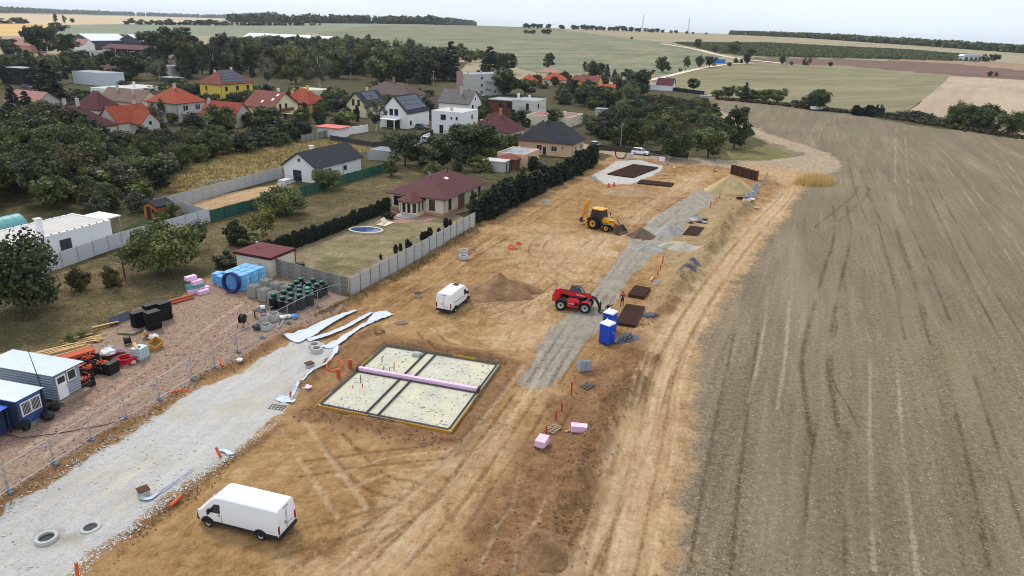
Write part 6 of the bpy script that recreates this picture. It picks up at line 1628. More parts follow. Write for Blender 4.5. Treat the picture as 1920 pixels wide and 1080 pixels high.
# ---------------------------------------------------------------- building site: foundation slab
M_PINK = mat('pink_foam', rgb(232,192,220), .8, .05, 2); M_BLUEF = mat('blue_film', rgb(98,170,226), .35, .18, 2, spec=.5, c2=rgb(140,196,234)); M_TEALF = mat('teal_film', rgb(130,196,206), .5, .1)
M_RUST = mat('rusty_steel', rgb(86,56,42), .9, .3, 4); M_RUSTD = mat('rusty_steel_dark', rgb(52,36,30), .95, .3, 4); M_ORANGE = mat('orange_pipe', rgb(206,92,50), .5, .15); M_REDP = mat('red_post', rgb(186,62,40), .6, .15); M_FORM = mat('form_yellow', rgb(206,156,60), .6, .2, 2); M_BRIGHT = mat('blue_paint', rgb(28,84,196), .4, .12, 2, spec=.4)
M_PALLET = mat('pallet_wood', rgb(156,138,116), .9, .3, 4); M_GREY_ST = mat('grey_block', rgb(150,156,164), .9, .12, 3)
p0, p1, p2 = G(592,762), G(845,812), G(722,648)
W_, D_ = float(np.linalg.norm(p1 - p0)), float(np.linalg.norm(p2 - p0)); ya = math.atan2(*(p1 - p0)[::-1])
t = thing('foundation_slab', 'rectangular house foundation with form boards and a pink foam beam', 'foundation', (p0[0], p0[1], 0), ya)
tm = NT('slab_fill'); v = tm.objc()
n1 = tm.noise(v, .5, 4, .65); n2 = tm.noise(v, 9, 4, .7)
cA = tm.ramp(tm.math('ADD', tm.math('MULTIPLY', n1, .35), tm.math('MULTIPLY', n2, .65)), [(.34, rgb(150,147,138)), (.5, rgb(190,186,168)), (.66, rgb(212,208,188))])
cA = tm.mix(tm.mr(tm.noise(v, .35, 4), .45, .62, 0, .7), cA, rgb(206,198,164)); tm.bump(n2, .6, .02); M_FILL = tm.color(cA)
MB().box(.05,.05,-.3,W_-.05,D_-.05,.05).build('infill', M_FILL, t)
nb = 5
for k in range(nb):
    u0, u1 = k/nb, (k + 1)/nb - .004
    MB().box(W_*u0, -.02, -.15, W_*u1, .02, .17).build('form_board', M_FORM if k in (0,1,3,4) else M_OLDWOOD, t)
    MB().box(W_*u0, D_-.02, -.15, W_*u1, D_+.02, .28).build('form_board', M_OLDWOOD if k != 3 else M_FORM, t)
    MB().box(-.02, D_*u0+.035, -.15, .02, D_*u1-.035, .17).build('form_board', M_OLDWOOD if k in (1,2,4) else M_FORM, t)
    MB().box(W_-.02, D_*u0+.035, -.15, W_+.02, D_*u1-.035, .17).build('form_board', M_OLDWOOD if k > 1 else M_FORM, t)
cage = MB()
def lattice(m, x0, y0, x1, y1, w):
    L = math.hypot(x1-x0, y1-y0); n = int(L/.2); ang = math.atan2(y1-y0, x1-x0)
    for s in (-w/2, w/2):
        ox, oy = -math.sin(ang)*s, math.cos(ang)*s
        m.obox(((x0+x1)/2+ox, (y0+y1)/2+oy, .15), (L, .03, .03), ang)
    for i in range(n):
        q = (i + .5)/n; m.obox((x0+(x1-x0)*q, y0+(y1-y0)*q, .11), (.09, w, .12), ang)
    return m
for fx in (.375, .462): stuff(lattice(MB(), W_*fx, .3, W_*fx, D_-.3, .16).build('rebar_cage', M_DKGREY, t))
for seg in ((.25,.3,.25,D_-.3),(W_-.25,.3,W_-.25,D_-.3),(.3,D_-.28,W_-.3,D_-.28),(.3,.28,W_-.3,.28),(.3,D_*.545-.3,W_-.3,D_*.545-.3)): stuff(lattice(MB(), *seg, .1).build('rebar_cage', M_DKGREY, t))
for k in range(9): MB().box(.1 + (W_-.2)*k/9, D_*.545-.17, .051, .1 + (W_-.2)*(k+1)/9 - .012, D_*.545+.13, .44).build('foam_beam_block', M_PINK, t)
for x in (.12, W_-.2): MB().box(x, D_*.545-.35, .05, x+.12, D_*.545+.3, .5).build('beam_clamp', M_RUST, t)
for x, y, hh, mm in ((W_*.12,D_*.72,.6,M_RUSTD),(W_*.2,D_*.6,.55,M_RUSTD),(W_*.27,D_*.63,.9,M_REDP),(W_*.26,D_*.58,.7,M_REDP),(W_*.13,D_*.38,.8,M_RUSTD),(W_*.11,D_*.3,.3,M_REDP),(W_*.17,D_*.33,.35,M_REDP)): MB().tube([(x,y,0),(x+.03,y,hh)], .04, 6).build('pipe_stub', mm, t)
sp_ = MB()
for i in range(240):
    x, y = random.uniform(.5, W_-.5), random.uniform(.5, D_-.5)
    if abs(y - D_*.545) < .5 or abs(x - W_*.42) < .9: continue
    sp_.obox((x, y, .07), (random.uniform(.08,.18), .025, .03), random.uniform(-.5,.5))
stuff(sp_.build('mesh_spacer', mat('spacer_grey', rgb(104,104,100), .8, .2), t))
pin = MB()
for k in range(26): pin.tube([(W_*(k+.5)/26, D_*.545+.2, .05), (W_*(k+.5)/26, D_*.545+.2, .62)], .012, 3); pin.tube([(W_*(k+.5)/26, .12, .05), (W_*(k+.5)/26, .12, .5)], .012, 3); pin.tube([(W_*(k+.5)/26, D_-.12, .05), (W_*(k+.5)/26, D_-.12, .55)], .012, 3)
stuff(pin.build('rebar_pin', M_RUST, t))
q = G(782,668); tag(MB().box(-.35,-.3,0,.35,.3,.3).box(-.22,-.18,.3,.22,.18,.34).build('concrete_block', M_CONC, None, loc=(q[0],q[1],.055), rz=ya), 'grey concrete block standing on the foundation infill', 'block')

# ---------------------------------------------------------------- pallets, foam, blocks
_pal = {}
def pallet_mesh(key, m):
    if key not in _pal:
        s = MB().mesh
        dk = [(MB().box(-.6 + k*.277, -.4, .10, -.6 + k*.277 + .092, .4, .124)) for k in range(5)]
        st = [MB().box(-.6, y, .022, .6, y + .1, .10) for y in (-.4, -.05, .3)]
        bt = [MB().box(-.6, y, 0, .6, y + .1, .022) for y in (-.4, -.05, .3)]
        _pal[key] = [('deck_board', q.mesh('deck_board', m)) for q in dk] + [('stringer', q.mesh('stringer', m)) for q in st] + [('base_board', q.mesh('base_board', m)) for q in bt]
    return _pal[key]
def pallet(label, loc, rz, m=M_PALLET, key='p', group=None):
    t = thing('pallet', label, 'pallet', loc, rz, group)
    for n, me in pallet_mesh(key, m): link(n, me, t)
    return t
def on(px, py): p = G(px, py); return (p[0], p[1], height(p[0], p[1]) + .02)
pallet('empty wooden pallet lying right of the tallest red post', on(1101,725), AXIS - .3, mat('pallet_dark', rgb(104,96,88), .9, .3, 4), 'd')
pallet('empty pale pallet behind the pink foam pack', on(1037,806), AXIS - .25)
pallet('dark pallet on the end of the pale gravel road', on(520,766), -.15, mat('pallet_dark', rgb(104,96,88), .9, .3, 4), 'd')
pallet('pallet lying near the white geotextile, upper left of the foundation', on(752,606), AXIS - .6)
l = on(1016,835); pallet('pallet carrying the pink foam pack', l, AXIS - .25)
tag(MB().box(-.55,-.38,0,.55,.38,.24).box(-.55,-.38,.243,.55,.38,.48).build('foam_pack', M_PINK, None, loc=(l[0],l[1],l[2]+.13), rz=AXIS), 'pink foam insulation pack resting on a pallet', 'foam pack', None)
l = on(1085,812)
tag(MB().box(-.62,-.3,0,.62,.3,.24).box(-.62,-.3,.243,.62,.3,.5).build('foam_pack', M_PINK, None, loc=l, rz=AXIS - 1.3), 'pink foam insulation pack lying directly on the soil', 'foam pack')
tag(MB().obox((0,0,.03),(.5,.12,.05),.6).build('timber_offcut', M_TIMBER, None, loc=on(1064,809)), 'short timber offcut between the two pink foam packs', 'offcut')
l = on(1094,694)
pallet('pallet under the grey formwork blocks', l, AXIS - .9)
blk = MB()
for x0, x1, y0, y1 in ((-.25,.25,-.1,-.065),(-.25,.25,.065,.1),(-.25,-.215,-.065,.065),(.215,.25,-.065,.065),(-.018,.018,-.065,.065)): blk.box(x0,y0,0,x1,y1,.235)
blk_me = blk.mesh('formwork_block', M_GREY_ST)
ca, sa = math.cos(AXIS - .9), math.sin(AXIS - .9)
for k in range(4):
    for i in range(2):
        for j in range(5 - (k > 1) - 2*(k > 2)):
            x, y = -.28 + i*.56, -.42 + j*.21
            o = link('formwork_block', blk_me, None, (l[0] + x*ca - y*sa, l[1] + x*sa + y*ca, l[2] + .125 + k*.24), AXIS - .9)
            tag(o, 'grey hollow formwork block in the stepped stack on a pallet', 'block', 'formwork blocks on the pallet')

def posts(lst, lab, grp):
    for i, (px, py, hpx) in enumerate(lst):
        p = G(px, py); k = ppm(p); h = hpx / k
        o = MB().tube([(0,0,-.1),(random.uniform(-.02,.02),0,h)], .07, 8).lathe([(.075,h-.03),(.085,h),(.05,h+.005)], 8).build('marker_pipe', M_REDP, None, True, (p[0], p[1], height(*p)))
        tag(o, lab[i], 'pipe', grp)
posts([(1071,740,27),(1053,769,17),(1042,788,21),(1024,813,18)], ['tallest red marker pipe beside the dark pallet','short red marker pipe, second from the dark pallet','red marker pipe, third from the dark pallet','red marker pipe behind the pink foam pack'], 'red marker pipes on the right verge')
posts([(1242,494,15),(1238,507,9),(1233,516,11),(1224,520,5)], ['tall red pipe by the pale sand heap','short red pipe below the tall one by the pale sand heap','red pipe beside the planks','stub of red pipe left of the planks'], 'red marker pipes by the planks')
posts([(1349,373,10),(1344,379,7),(1340,384,8),(1332,390,11)], ['red pipe furthest up the gravel strip','second red pipe down the gravel strip','third red pipe down the gravel strip','tallest red pipe at the upper gravel strip'], 'red marker pipes at the upper strip')
posts([(1338,327,12)], ['red post with white cap beside the big sand heap'], None)

# rusty reinforcement mesh stacks
def mesh_stack(label, corners, h, layers):
    P = [G(*c) for c in corners]; c = sum(P)/4
    e1 = ((P[1]-P[0]) + (P[2]-P[3]))/2; e2 = ((P[3]-P[0]) + (P[2]-P[1]))/2
    a, b = float(np.hypot(*e1)), float(np.hypot(*e2)); ang = math.atan2(e1[1], e1[0])
    t = thing('mesh_stack', label, 'steel mesh', (c[0], c[1], height(*c)), ang)
    m = MB(); nx, ny = max(6, int(a/.22)), max(6, int(b/.22))
    for i in range(nx + 1): x = -a/2 + a*i/nx; m.box(x-.02,-b/2,0,x+.02,b/2,.035)
    for j in range(ny + 1): y = -b/2 + b*j/ny; m.box(-a/2,y-.02,.036,a/2,y+.02,.07)
    me = m.mesh('mesh_sheet', M_RUST)
    MB().box(-a/2+.02,-b/2+.02,-.1,a/2-.02,b/2-.02,h-.06).build('stacked_sheets', M_RUSTD, t)
    n = layers
    for k in range(n):
        o = link('mesh_sheet', me, t, (random.uniform(-.03,.03), random.uniform(-.03,.03), (h - .07)*(k/(n-1) if n > 1 else 1)))
    return t
mesh_stack('rusty steel mesh stack nearest the worker, square one above', [(1177,556),(1191,541),(1219,544),(1207,563)], .42, 5)
mesh_stack('large low rusty steel mesh stack beside the blue toilets', [(1156,608),(1172,574),(1211,579),(1188,615)], .32, 4)
mesh_stack('rusty steel mesh sheets by the broken concrete on the sand', [(1281,438),(1295,424),(1320,427),(1306,445)], .12, 2)
mesh_stack('long narrow rusty mesh stack beside the low soil mound', [(1200,342),(1205,338),(1261,346),(1253,354)], .3, 3)
mesh_stack('dark reinforcement mat laid on the pale gravel pad', [(1140,328),(1183,311),(1238,314),(1186,335)], .3, 1)

# portable toilets
def toilet(label, px, py, rz):
    l = on(px, py); t = thing('portable_toilet', label, 'portable toilet', l, rz, None)
    MB().box(-.56,-.56,0,.56,.56,.14).build('base', mat('toilet_base', rgb(40,60,120), .6, .15), t)
    b = MB().box(-.53,-.53,.141,.53,.53,2.0); b.build('cabin', M_BRIGHT, t)
    for s in range(4):
        o = MB().box(-.42,-.548,.3,.42,-.531,.95).box(-.42,-.548,1.05,.42,-.531,1.9).build('wall_panel', mat('blue_panel', rgb(22,74,186), .45, .1), t); o.rotation_euler = (0,0,s*PI/2)
        MB().box(-.55,-.555,.14,-.49,-.49,2.0).build('corner_rib', mat('blue_rib', rgb(40,96,206), .4, .1), t).rotation_euler = (0,0,s*PI/2)
    loft([[(-w,-w,z),(w,-w,z),(w,w,z),(-w,w,z)] for w, z in ((.57,2.001),(.58,2.08),(.45,2.22),(.2,2.28))]).build('roof', mat('toilet_white', rgb(236,240,244), .4, .03), t)
    MB().tube([(.3,.3,2.1),(.3,.3,2.42)], .05, 8).build('vent_pipe', M_FRAMEW, t)
    MB().box(.15,-.57,1.05,.22,-.549,1.2).build('door_latch', M_FRAMEW, t)
    return t
toilet('blue portable toilet with white roof, nearer of the two', 1137,642, AXIS - .35); toilet('blue portable toilet with white roof, half hidden behind the nearer one', 1142,620, AXIS - .2)

# ---------------------------------------------------------------- heaps
def heap_mat(name, c0, c1, c2, sc=1.0):
    t = NT('heap_' + name); P = t.pos(); a, b, c = t.noise(P, .7*sc, 4, .65), t.noise(P, 4*sc, 4, .7), t.noise(P, 14*sc, 3, .7)
    f = t.math('ADD', t.math('ADD', t.math('MULTIPLY', a, .35), t.math('MULTIPLY', b, .35)), t.math('MULTIPLY', c, .3))
    t.bump(t.math('ADD', b, c), .8, .10); return t.color(t.ramp(f, [(.34, c0), (.5, c1), (.66, c2)]))
HM = {'brown': heap_mat('brown', rgb(104,78,54), rgb(142,110,78), rgb(170,138,104)), 'sand': heap_mat('sand', rgb(158,136,96), rgb(184,162,118), rgb(204,184,142)), 'grey': heap_mat('grey', rgb(126,122,116), rgb(160,156,148), rgb(186,182,174)), 'pale': heap_mat('pale', rgb(154,146,130), rgb(178,170,152), rgb(198,190,172)), 'dkbrown': heap_mat('dkbrown', rgb(78,64,50), rgb(106,90,72), rgb(132,116,96)), 'slate': heap_mat('slate', rgb(70,72,78), rgb(104,106,112), rgb(140,142,146)), 'earth': heap_mat('earth', rgb(140,112,80), rgb(168,138,102), rgb(188,160,124))}
def heap(name, label, px, py, rx, ry, h, kind, rz=0, pk=1.4, rough=.12, ridge=0, nn=54):
    p = G(px, py); zc = float(terrain(p[0], p[1])); rs = random.randint(1, 90)
    V, F = [], []
    for i in range(nn + 1):
        for j in range(nn + 1):
            u, v = i/nn*2 - 1, j/nn*2 - 1
            # square to disc
            x = u*math.sqrt(1 - v*v/2); y = v*math.sqrt(1 - u*u/2); r = math.hypot(x, y)
            ang = math.atan2(y, x)
            V.append((x, y, r, ang))
    A = np.array(V); X, Y, r, ang = A.T
    wob = 1 + .16*np.sin(ang*2 + rs) + .09*np.sin(ang*5 + rs*2) + .05*np.sin(ang*9 + rs)
    xx, yy = X*rx*wob, Y*ry*wob
    rr = np.clip(np.hypot(np.maximum(np.abs(X) - ridge, 0)/(1 - ridge), Y) if ridge else r, 0, 1)
    z = h*np.clip(1 - rr, 0, 1)**(1/pk if pk < 1 else 1)*(1.0) if pk == 1 else h*(np.clip(1 - rr**pk, 0, 1))**1.15
    gx = p[0] + xx*math.cos(rz) - yy*math.sin(rz); gy = p[1] + xx*math.sin(rz) + yy*math.cos(rz)
    n_ = fbm(gx, gy, .9, 3, rs % 7)*rough*2.2 + fbm(gx, gy, 2.6, 2, rs % 5)*rough*2.6
    z = z*(1 + n_*.6) + n_*.35*np.clip(1 - r, 0, 1)**.5 - .06*(r > .97) + .03
    z += terrain(gx, gy) - zc + relief(gx, gy)
    me = bpy.data.meshes.new(name); q = nn + 1
    for i in range(nn):
        for j in range(nn): F.append((i*q + j, (i+1)*q + j, (i+1)*q + j + 1, i*q + j + 1))
    me.from_pydata(list(zip(xx*math.cos(rz) - yy*math.sin(rz), xx*math.sin(rz) + yy*math.cos(rz), z)), [], F); me.materials.append(HM[kind])
    me.polygons.foreach_set('use_smooth', [True]*len(F)); me.update()
    return tag(link(name, me, None, (p[0], p[1], zc)), label, 'heap')
heap('soil_heap', 'brown soil heap behind the shorter white van', 938,548, 5.0, 3.1, 2.1, 'brown', AXIS - 1.3, 1.0, .2)
heap('soil_heap', 'dark brown soil heap in front of the backhoe bucket', 1203,444, 2.3, 1.5, 1.5, 'dkbrown', .2, 1.2, .14)
heap('sand_heap', 'large conical yellow sand heap at the upper end of the site', 1367,358, 4.7, 4.0, 3.3, 'sand', .2, 1.0, .08)
heap('gravel_heap', 'grey gravel heap right of the dark brown heap', 1252,436, 3.0, 2.3, 1.5, 'grey', .3, 1.1, .1)
heap('gravel_heap', 'low grey gravel heap on the strip below the dark brown heap', 1213,468, 2.7, 1.5, .7, 'grey', .2, 1.4, .15)
heap('gravel_heap', 'small rounded grey gravel heap below the dark brown heap', 1230,458, 1.3, 1.0, .5, 'grey', .2, 1.4, .1)
heap('gravel_heap', 'pale gravel and sand heap near the mesh sheets', 1276,466, 2.9, 1.9, 1.2, 'pale', -.3, 1.2, .12)
heap('soil_mound', 'low ribbed earth mound in front of the pale gravel pad', 1176,362, 6.0, 3.0, 1.3, 'earth', .15, 1.4, .12)
heap('stone_heap', 'dark grey crushed stone heap beside the blue toilets', 1173,641, 1.25, .85, .75, 'slate', .2, 1.1, .16)
heap('stone_heap', 'dark grey stone heap on the berm, upper of two', 1297,502, 1.0, .8, .7, 'slate', .5, 1.1, .2)
heap('stone_heap', 'dark grey stone heap on the berm, lower of two', 1286,516, 1.1, .9, .7, 'slate', .2, 1.1, .2)
heap('stone_heap', 'small dark stone heap beside the large mesh stack', 1217,594, .9, .6, .35, 'slate', .9, 1.1, .2)
heap('soil_heap', 'rounded dark soil mound at the bottom of the verge', 1015,1040, 2.2, 1.6, .75, 'brown', .9, 1.2, .2)
# broken concrete slabs
for i, (px, py, s, rx) in enumerate([(1300,414,1.1,.35),(1310,416,1.3,-.25),(1318,418,1.0,.2),(1306,410,1.2,-.4),(1295,418,.9,.5),(1322,413,.8,-.2)]):
    l = on(px, py); o = MB().prism([(-.6,-.4),(.1,-.5),(.6,-.2),(.5,.4),(-.2,.5),(-.65,.1)], 0, .16, 'z').build('concrete_slab', M_CONC2 if i % 2 else M_CONC, None, loc=(l[0], l[1], l[2] + .12)); o.scale = (s, s, 1); o.rotation_euler = (rx, .2 - .1*i, i)
    tag(o, 'broken grey concrete slab in the rubble above the mesh sheets', 'slab', 'broken concrete slabs')
for i, (px, py) in enumerate([(1398,391),(1408,389),(1414,393)]):
    l = on(px, py); tag(MB().prism([(-.9,-.3),(.5,-.5),(.9,.2),(-.3,.5)], 0, .08, 'z').build('pale_slab', mat('pale_slab', rgb(206,182,166), .9, .2), None, loc=l, rz=i*1.1), 'flat pale broken slab lying beside the dirt track', 'slab', 'pale slabs by the track')

# planks
def planks(lab, grp, base, n, L, spread, ang0, mm=M_TIMBER, jit=.12, zs=.05, w=.14):
    for i in range(n):
        l = on(base[0] + random.uniform(-spread, spread), base[1] + random.uniform(-spread, spread)*.45)
        o = MB().box(-L/2*random.uniform(.8,1.1), -w/2, 0, L/2, w/2, .045).build('plank', mm, None, loc=(l[0], l[1], l[2] + (i % 4)*zs), rz=ang0 + random.gauss(0, jit)); o.rotation_euler.y = random.gauss(0, .012)
        tag(o, lab, 'plank', grp)
planks('pale timber plank in the loose pile beside the gravel pad', 'planks beside the gravel pad', (1245,330), 12, 3.0, 14, .25, jit=.5)
planks('pale timber board lying beside the red pipes on the verge', 'boards on the verge', (1221,524), 5, 2.2, 3, AXIS, jit=.06)
planks('grey steel board lying below the pale boards', 'steel boards on the verge', (1230,532), 3, 2.0, 3, AXIS - .2, mat('steel_board', rgb(140,150,166), .5, .2), .05)
planks('long timber beam stacked by the orchard edge near the container', 'long timbers by the orchard', (112,656), 12, 4.2, 14, AXIS - .35, jit=.08)
planks('timber offcut in the loose pile by the orchard', 'timber offcuts by the orchard', (158,640), 16, 2.6, 16, AXIS - .4, jit=.25)
planks('yellowish beam in the timber stack beside the dark sheet', 'timber stack beside the dark sheet', (200,613), 10, 2.2, 5, AXIS - .35, jit=.06, zs=.1, w=.16)

# stacks of pallets
sp_me = None
for i in range(6):
    p = G(1374 + i*8.4, 326 + i*2.4); t = thing('pallet_stack', 'tall stack of brown pallets behind the sand heap, %s' % ['leftmost','second from left','third from left','third from right','second from right','rightmost'][i], 'pallet stack', (p[0], p[1]), AXIS - .2, 'pallet stacks behind the sand heap')
    if sp_me is None:
        m = MB()
        for y in (-.4,-.05,.3): m.box(-.6,y,0,.6,y+.1,.1)
        for k in range(6): m.box(-.6 + k*.22, -.4, .101, -.6 + k*.22 + .1, .4, .122)
        sp_me = m.mesh('pallet', mat('pallet_brown', rgb(108,74,58), .9, .3, 4))
    for k in range(15): link('pallet', sp_me, t, (random.uniform(-.03,.03), random.uniform(-.03,.03), k*.14))
    MB().box(-.62,-.42,15*.14,.62,.42,15*.14+.04).build('top_board', M_PALLET, t)

# concrete rings
def ring(label, px, py, r=.55, h=.6, wall=.1, m=M_CONC, dz=0, group=None, depth=True):
    l = on(px, py); t = thing('concrete_ring', label, 'concrete ring', (l[0], l[1], l[2] + dz), 0, group)
    MB().lathe([(r-wall,.0),(r,.0),(r,h-.03),(r-.02,h),(r-wall+.02,h),(r-wall,h-.02),(r-wall,.0)], 28).build('shell', m, t, True)
    MB().lathe([(.01,.04),(r-wall-.004,.04),(r-wall-.004,.03),(.01,.03)], 20).build('shaft', M_BLACK, t)  # black disc: the shaded depth of the hole, put in as colour
    return t
ring('wide low manhole ring in the wet patch on the pale road', 88,1012, .62, .22, .2); ring('smaller manhole ring right of the wet patch', 170,991, .58, .12, .2)
ring('manhole ring at the end of the pale road, upper one', 590,652, .55, .4, .2); ring('manhole ring at the end of the pale road, lower one', 594,660, .55, .45, .2)
ring('manhole ring near the concrete fence, upper one', 869,476, .6, .62, .16); ring('manhole ring near the concrete fence, lower one', 869,486, .6, .55, .16)
ring('grey ring under the tall conifer hedge, upper one', 1022,380, .5, .5, .12); ring('grey ring under the tall conifer hedge, lower one', 1028,386, .5, .45, .12)
ring('grey ring beside the gravel pad, upper one', 1114,336, .5, .5, .12); ring('grey ring beside the gravel pad, lower one', 1117,341, .5, .5, .12)
RB = mat('concrete_blueish', rgb(150,160,170), .9, .12, 2)
for px, py, hh, lab in ((1398,378,.6,'nearest low'),(1404,374,.9,'second'),(1411,370,.9,'third'),(1415,361,.9,'fourth, taller'),(1419,352,.6,'farthest')): ring('bluish concrete ring in the row beside the dirt track, %s one' % lab, px, py, .58, hh, .1, RB, group='concrete rings beside the dirt track')
ring('bluish concrete ring stacked on the fourth of the row', 1415,361, .58, .5, .1, RB, .9)
l = on(1391,374); tag(MB().tube([(-1,0,.25),(1,0,.25)], .26, 14).build('black_pipe', M_BLACK, None, True, l, AXIS - 1.2), 'black pipe section lying beside the concrete rings', 'pipe')
# inspection boxes
for px, py, lab in ((270,928,'brown lidded inspection box on the edge of the pale road'),(581,691,'brown lidded inspection box left of the foundation'),(784,556,'weathered inspection box left of the shorter van')):
    l = on(px, py); t = thing('inspection_box', lab, 'inspection box', l, AXIS - .4)
    MB().box(-.3,-.3,0,.3,.3,.4).build('box', M_CONC, t); MB().box(-.34,-.34,.401,.34,.34,.47).build('lid', M_RUST, t)
# orange drain pipes and conduit
def pipe(lab, pts, r, m=M_ORANGE, name='drain_pipe', n=10):
    P = []
    for px, py, z in pts: q = G(px, py); P.append((q[0], q[1], height(*q) + z))
    o0 = P[0]; return tag(MB().tube([(a-o0[0], b-o0[1], c-o0[2]) for a, b, c in P], r, n).build(name, m, None, True, o0), lab, 'pipe')
pipe('orange pipe stub leaning at the bottom left edge', [(146,1085,0),(148,1080,.9)], .09); pipe('orange red pipe lying on the strip beside the pale road', [(321,953,.1),(341,937,.25)], .12)
pipe('orange pipe stub leaning beside the scrap of white sheet', [(414,858,0),(407,856,.75)], .09); pipe('bright orange pipe stub at the end of the road', [(544,748,0),(546,748,.7)], .09)
for px, py, lab in ((657,690,'orange ribbed pipe stub left of the foundation, upper one'),(635,708,'orange ribbed pipe stub left of the foundation, lower one')):
    l = on(px, py); m = MB(); pr = []
    for k in range(14): pr += [(.19 if k % 2 else .16, k*.06), (.19 if k % 2 else .16, k*.06 + .045)]
    tag(m.lathe(pr, 14, cap=True).build('ribbed_pipe', mat('pipe_dull_red', rgb(184,86,60), .7, .2, 3), None, True, l), lab, 'pipe')
def coil(lab, px, py, r, th, m, turns=3, rz=0, tilt=0, name='pipe_coil', dz=0, flat=1.0, cat='coil'):
    l = on(px, py); pts = []
    for k in range(turns*24 + 1):
        a = 2*PI*k/24; rr = r*(1 + .06*math.sin(a*1.7)) - (k/24 % 3)*th*.8
        pts.append((rr*math.cos(a)*flat, rr*math.sin(a), th + (k/24)*th*1.5 - th*.8*((k/24) > turns/2)))
    o = MB().tube(pts, th, 6).build(name, m, None, True, (l[0], l[1], l[2] + dz)); o.rotation_euler = (tilt, 0, rz); return tag(o, lab, cat)
coil('coil of orange conduit left of the foundation', 628,692, .75, .05, M_ORANGE, 3, 0, .5, dz=.2)
coil('grey and red hose lying above the foundation corner', 712,626, .5, .04, M_GUTTER, 2); coil('red warning net crumpled on the soil near the manhole rings', 960,466, .6, .09, mat('net_red', rgb(206,92,70), .9, .2), 2, .4, .3); coil('red warning net crumpled on the soil nearer the backhoe', 972,458, .4, .08, mat('net_red', rgb(206,92,70), .9, .2), 2, 1.4, .4)
for px, py, lab in ((1141,352,'red plastic barrier base left of the low mound, left one'),(1151,350,'red plastic barrier base left of the low mound, right one')):
    l = on(px, py); tag(MB().lathe([(.35,0),(.3,.3),(.18,.6),(.12,.9),(.02,.92)], 12).build('red_cover', mat('net_red', rgb(206,92,70), .9, .2), None, True, l), lab, 'cover')
l = on(576,731); tag(MB().box(-.4,-.15,0,.4,.15,.1).box(-.1,-.4,.1,.2,.3,.16).build('foam_offcut', M_PINK, None, loc=l, rz=.4), 'pink foam offcuts beside the foundation form boards', 'offcut')
l = on(412,852); 

# geotextile sheets: wrinkled ribbons lying on the soil
def ribbon(lab, px, widths, name='geotextile_sheet', z=.10, amp=.10, m=None, curl=True):
    P = np.array(spline(gp(px), 10)); T = np.gradient(P, axis=0); T /= np.linalg.norm(T, axis=1)[:, None]; N = np.stack([-T[:, 1], T[:, 0]], 1)
    w = np.interp(np.linspace(0, 1, len(P)), np.linspace(0, 1, len(widths)), widths); K = 14
    o0 = P[0]; V, F = [], []
    for i in range(len(P)):
        for k in range(K + 1):
            u = k/K - .5; e = (1 + .18*float(vnoise(P[i, 0]*1.3 + k*.1, P[i, 1]*1.3, .8, 3)))
            q = P[i] + N[i]*u*w[i]*e
            V.append((q[0]-o0[0], q[1]-o0[1], height(*q) + z + amp*float(fbm(q[0], q[1], .55, 3, 6)) + (.05 if abs(u) > .42 and curl else 0)))
    for i in range(len(P) - 1):
        for k in range(K): F.append((i*(K+1)+k, i*(K+1)+k+1, (i+1)*(K+1)+k+1, (i+1)*(K+1)+k))
    me = bpy.data.meshes.new(name); me.from_pydata(V, [], F); me.materials.append(m or mat('geotextile', rgb(198,206,220), .75, .12, 1.5)); me.polygons.foreach_set('use_smooth', [True]*len(F)); me.update()
    o = link(name, me, None, (o0[0], o0[1], 0)); s = o.modifiers.new('thick', 'SOLIDIFY'); s.thickness = .015
    return tag(o, lab, 'sheet')
ribbon('broad white geotextile strip, left one of three', [(545,640),(575,628),(612,608),(640,594),(668,583)], [2.0,1.8,1.2,.7,.35])
ribbon('narrow white geotextile strip between two others', [(578,640),(612,630),(650,614),(680,597),(698,588)], [.7,.65,.6,.5,.4])
ribbon('white geotextile strip with broad crumpled end, right one', [(612,655),(640,640),(668,620),(694,605),(712,594),(732,588)], [1.6,.8,.5,.7,1.7,1.3], amp=.16)
ribbon('white geotextile edge hanging at the end of the pale road', [(628,652),(630,665),(622,678),(600,695),(575,714),(552,738),(540,752)], [.6,.5,.25,.2,.2,.3,.6], amp=.12)
ribbon('crumpled white sheet scrap at the bend of the pale road', [(520,748),(535,752),(552,756)], [.6,1.0,.5], amp=.16)
ribbon('white sheet scrap beside the leaning orange pipe', [(412,846),(424,848),(436,856)], [.3,.4,.3], amp=.14)
ribbon('white sheet edge under the brown lidded box', [(262,936),(280,938),(300,925),(330,905),(365,880)], [.22,.3,.12,.08,.06], amp=.06)

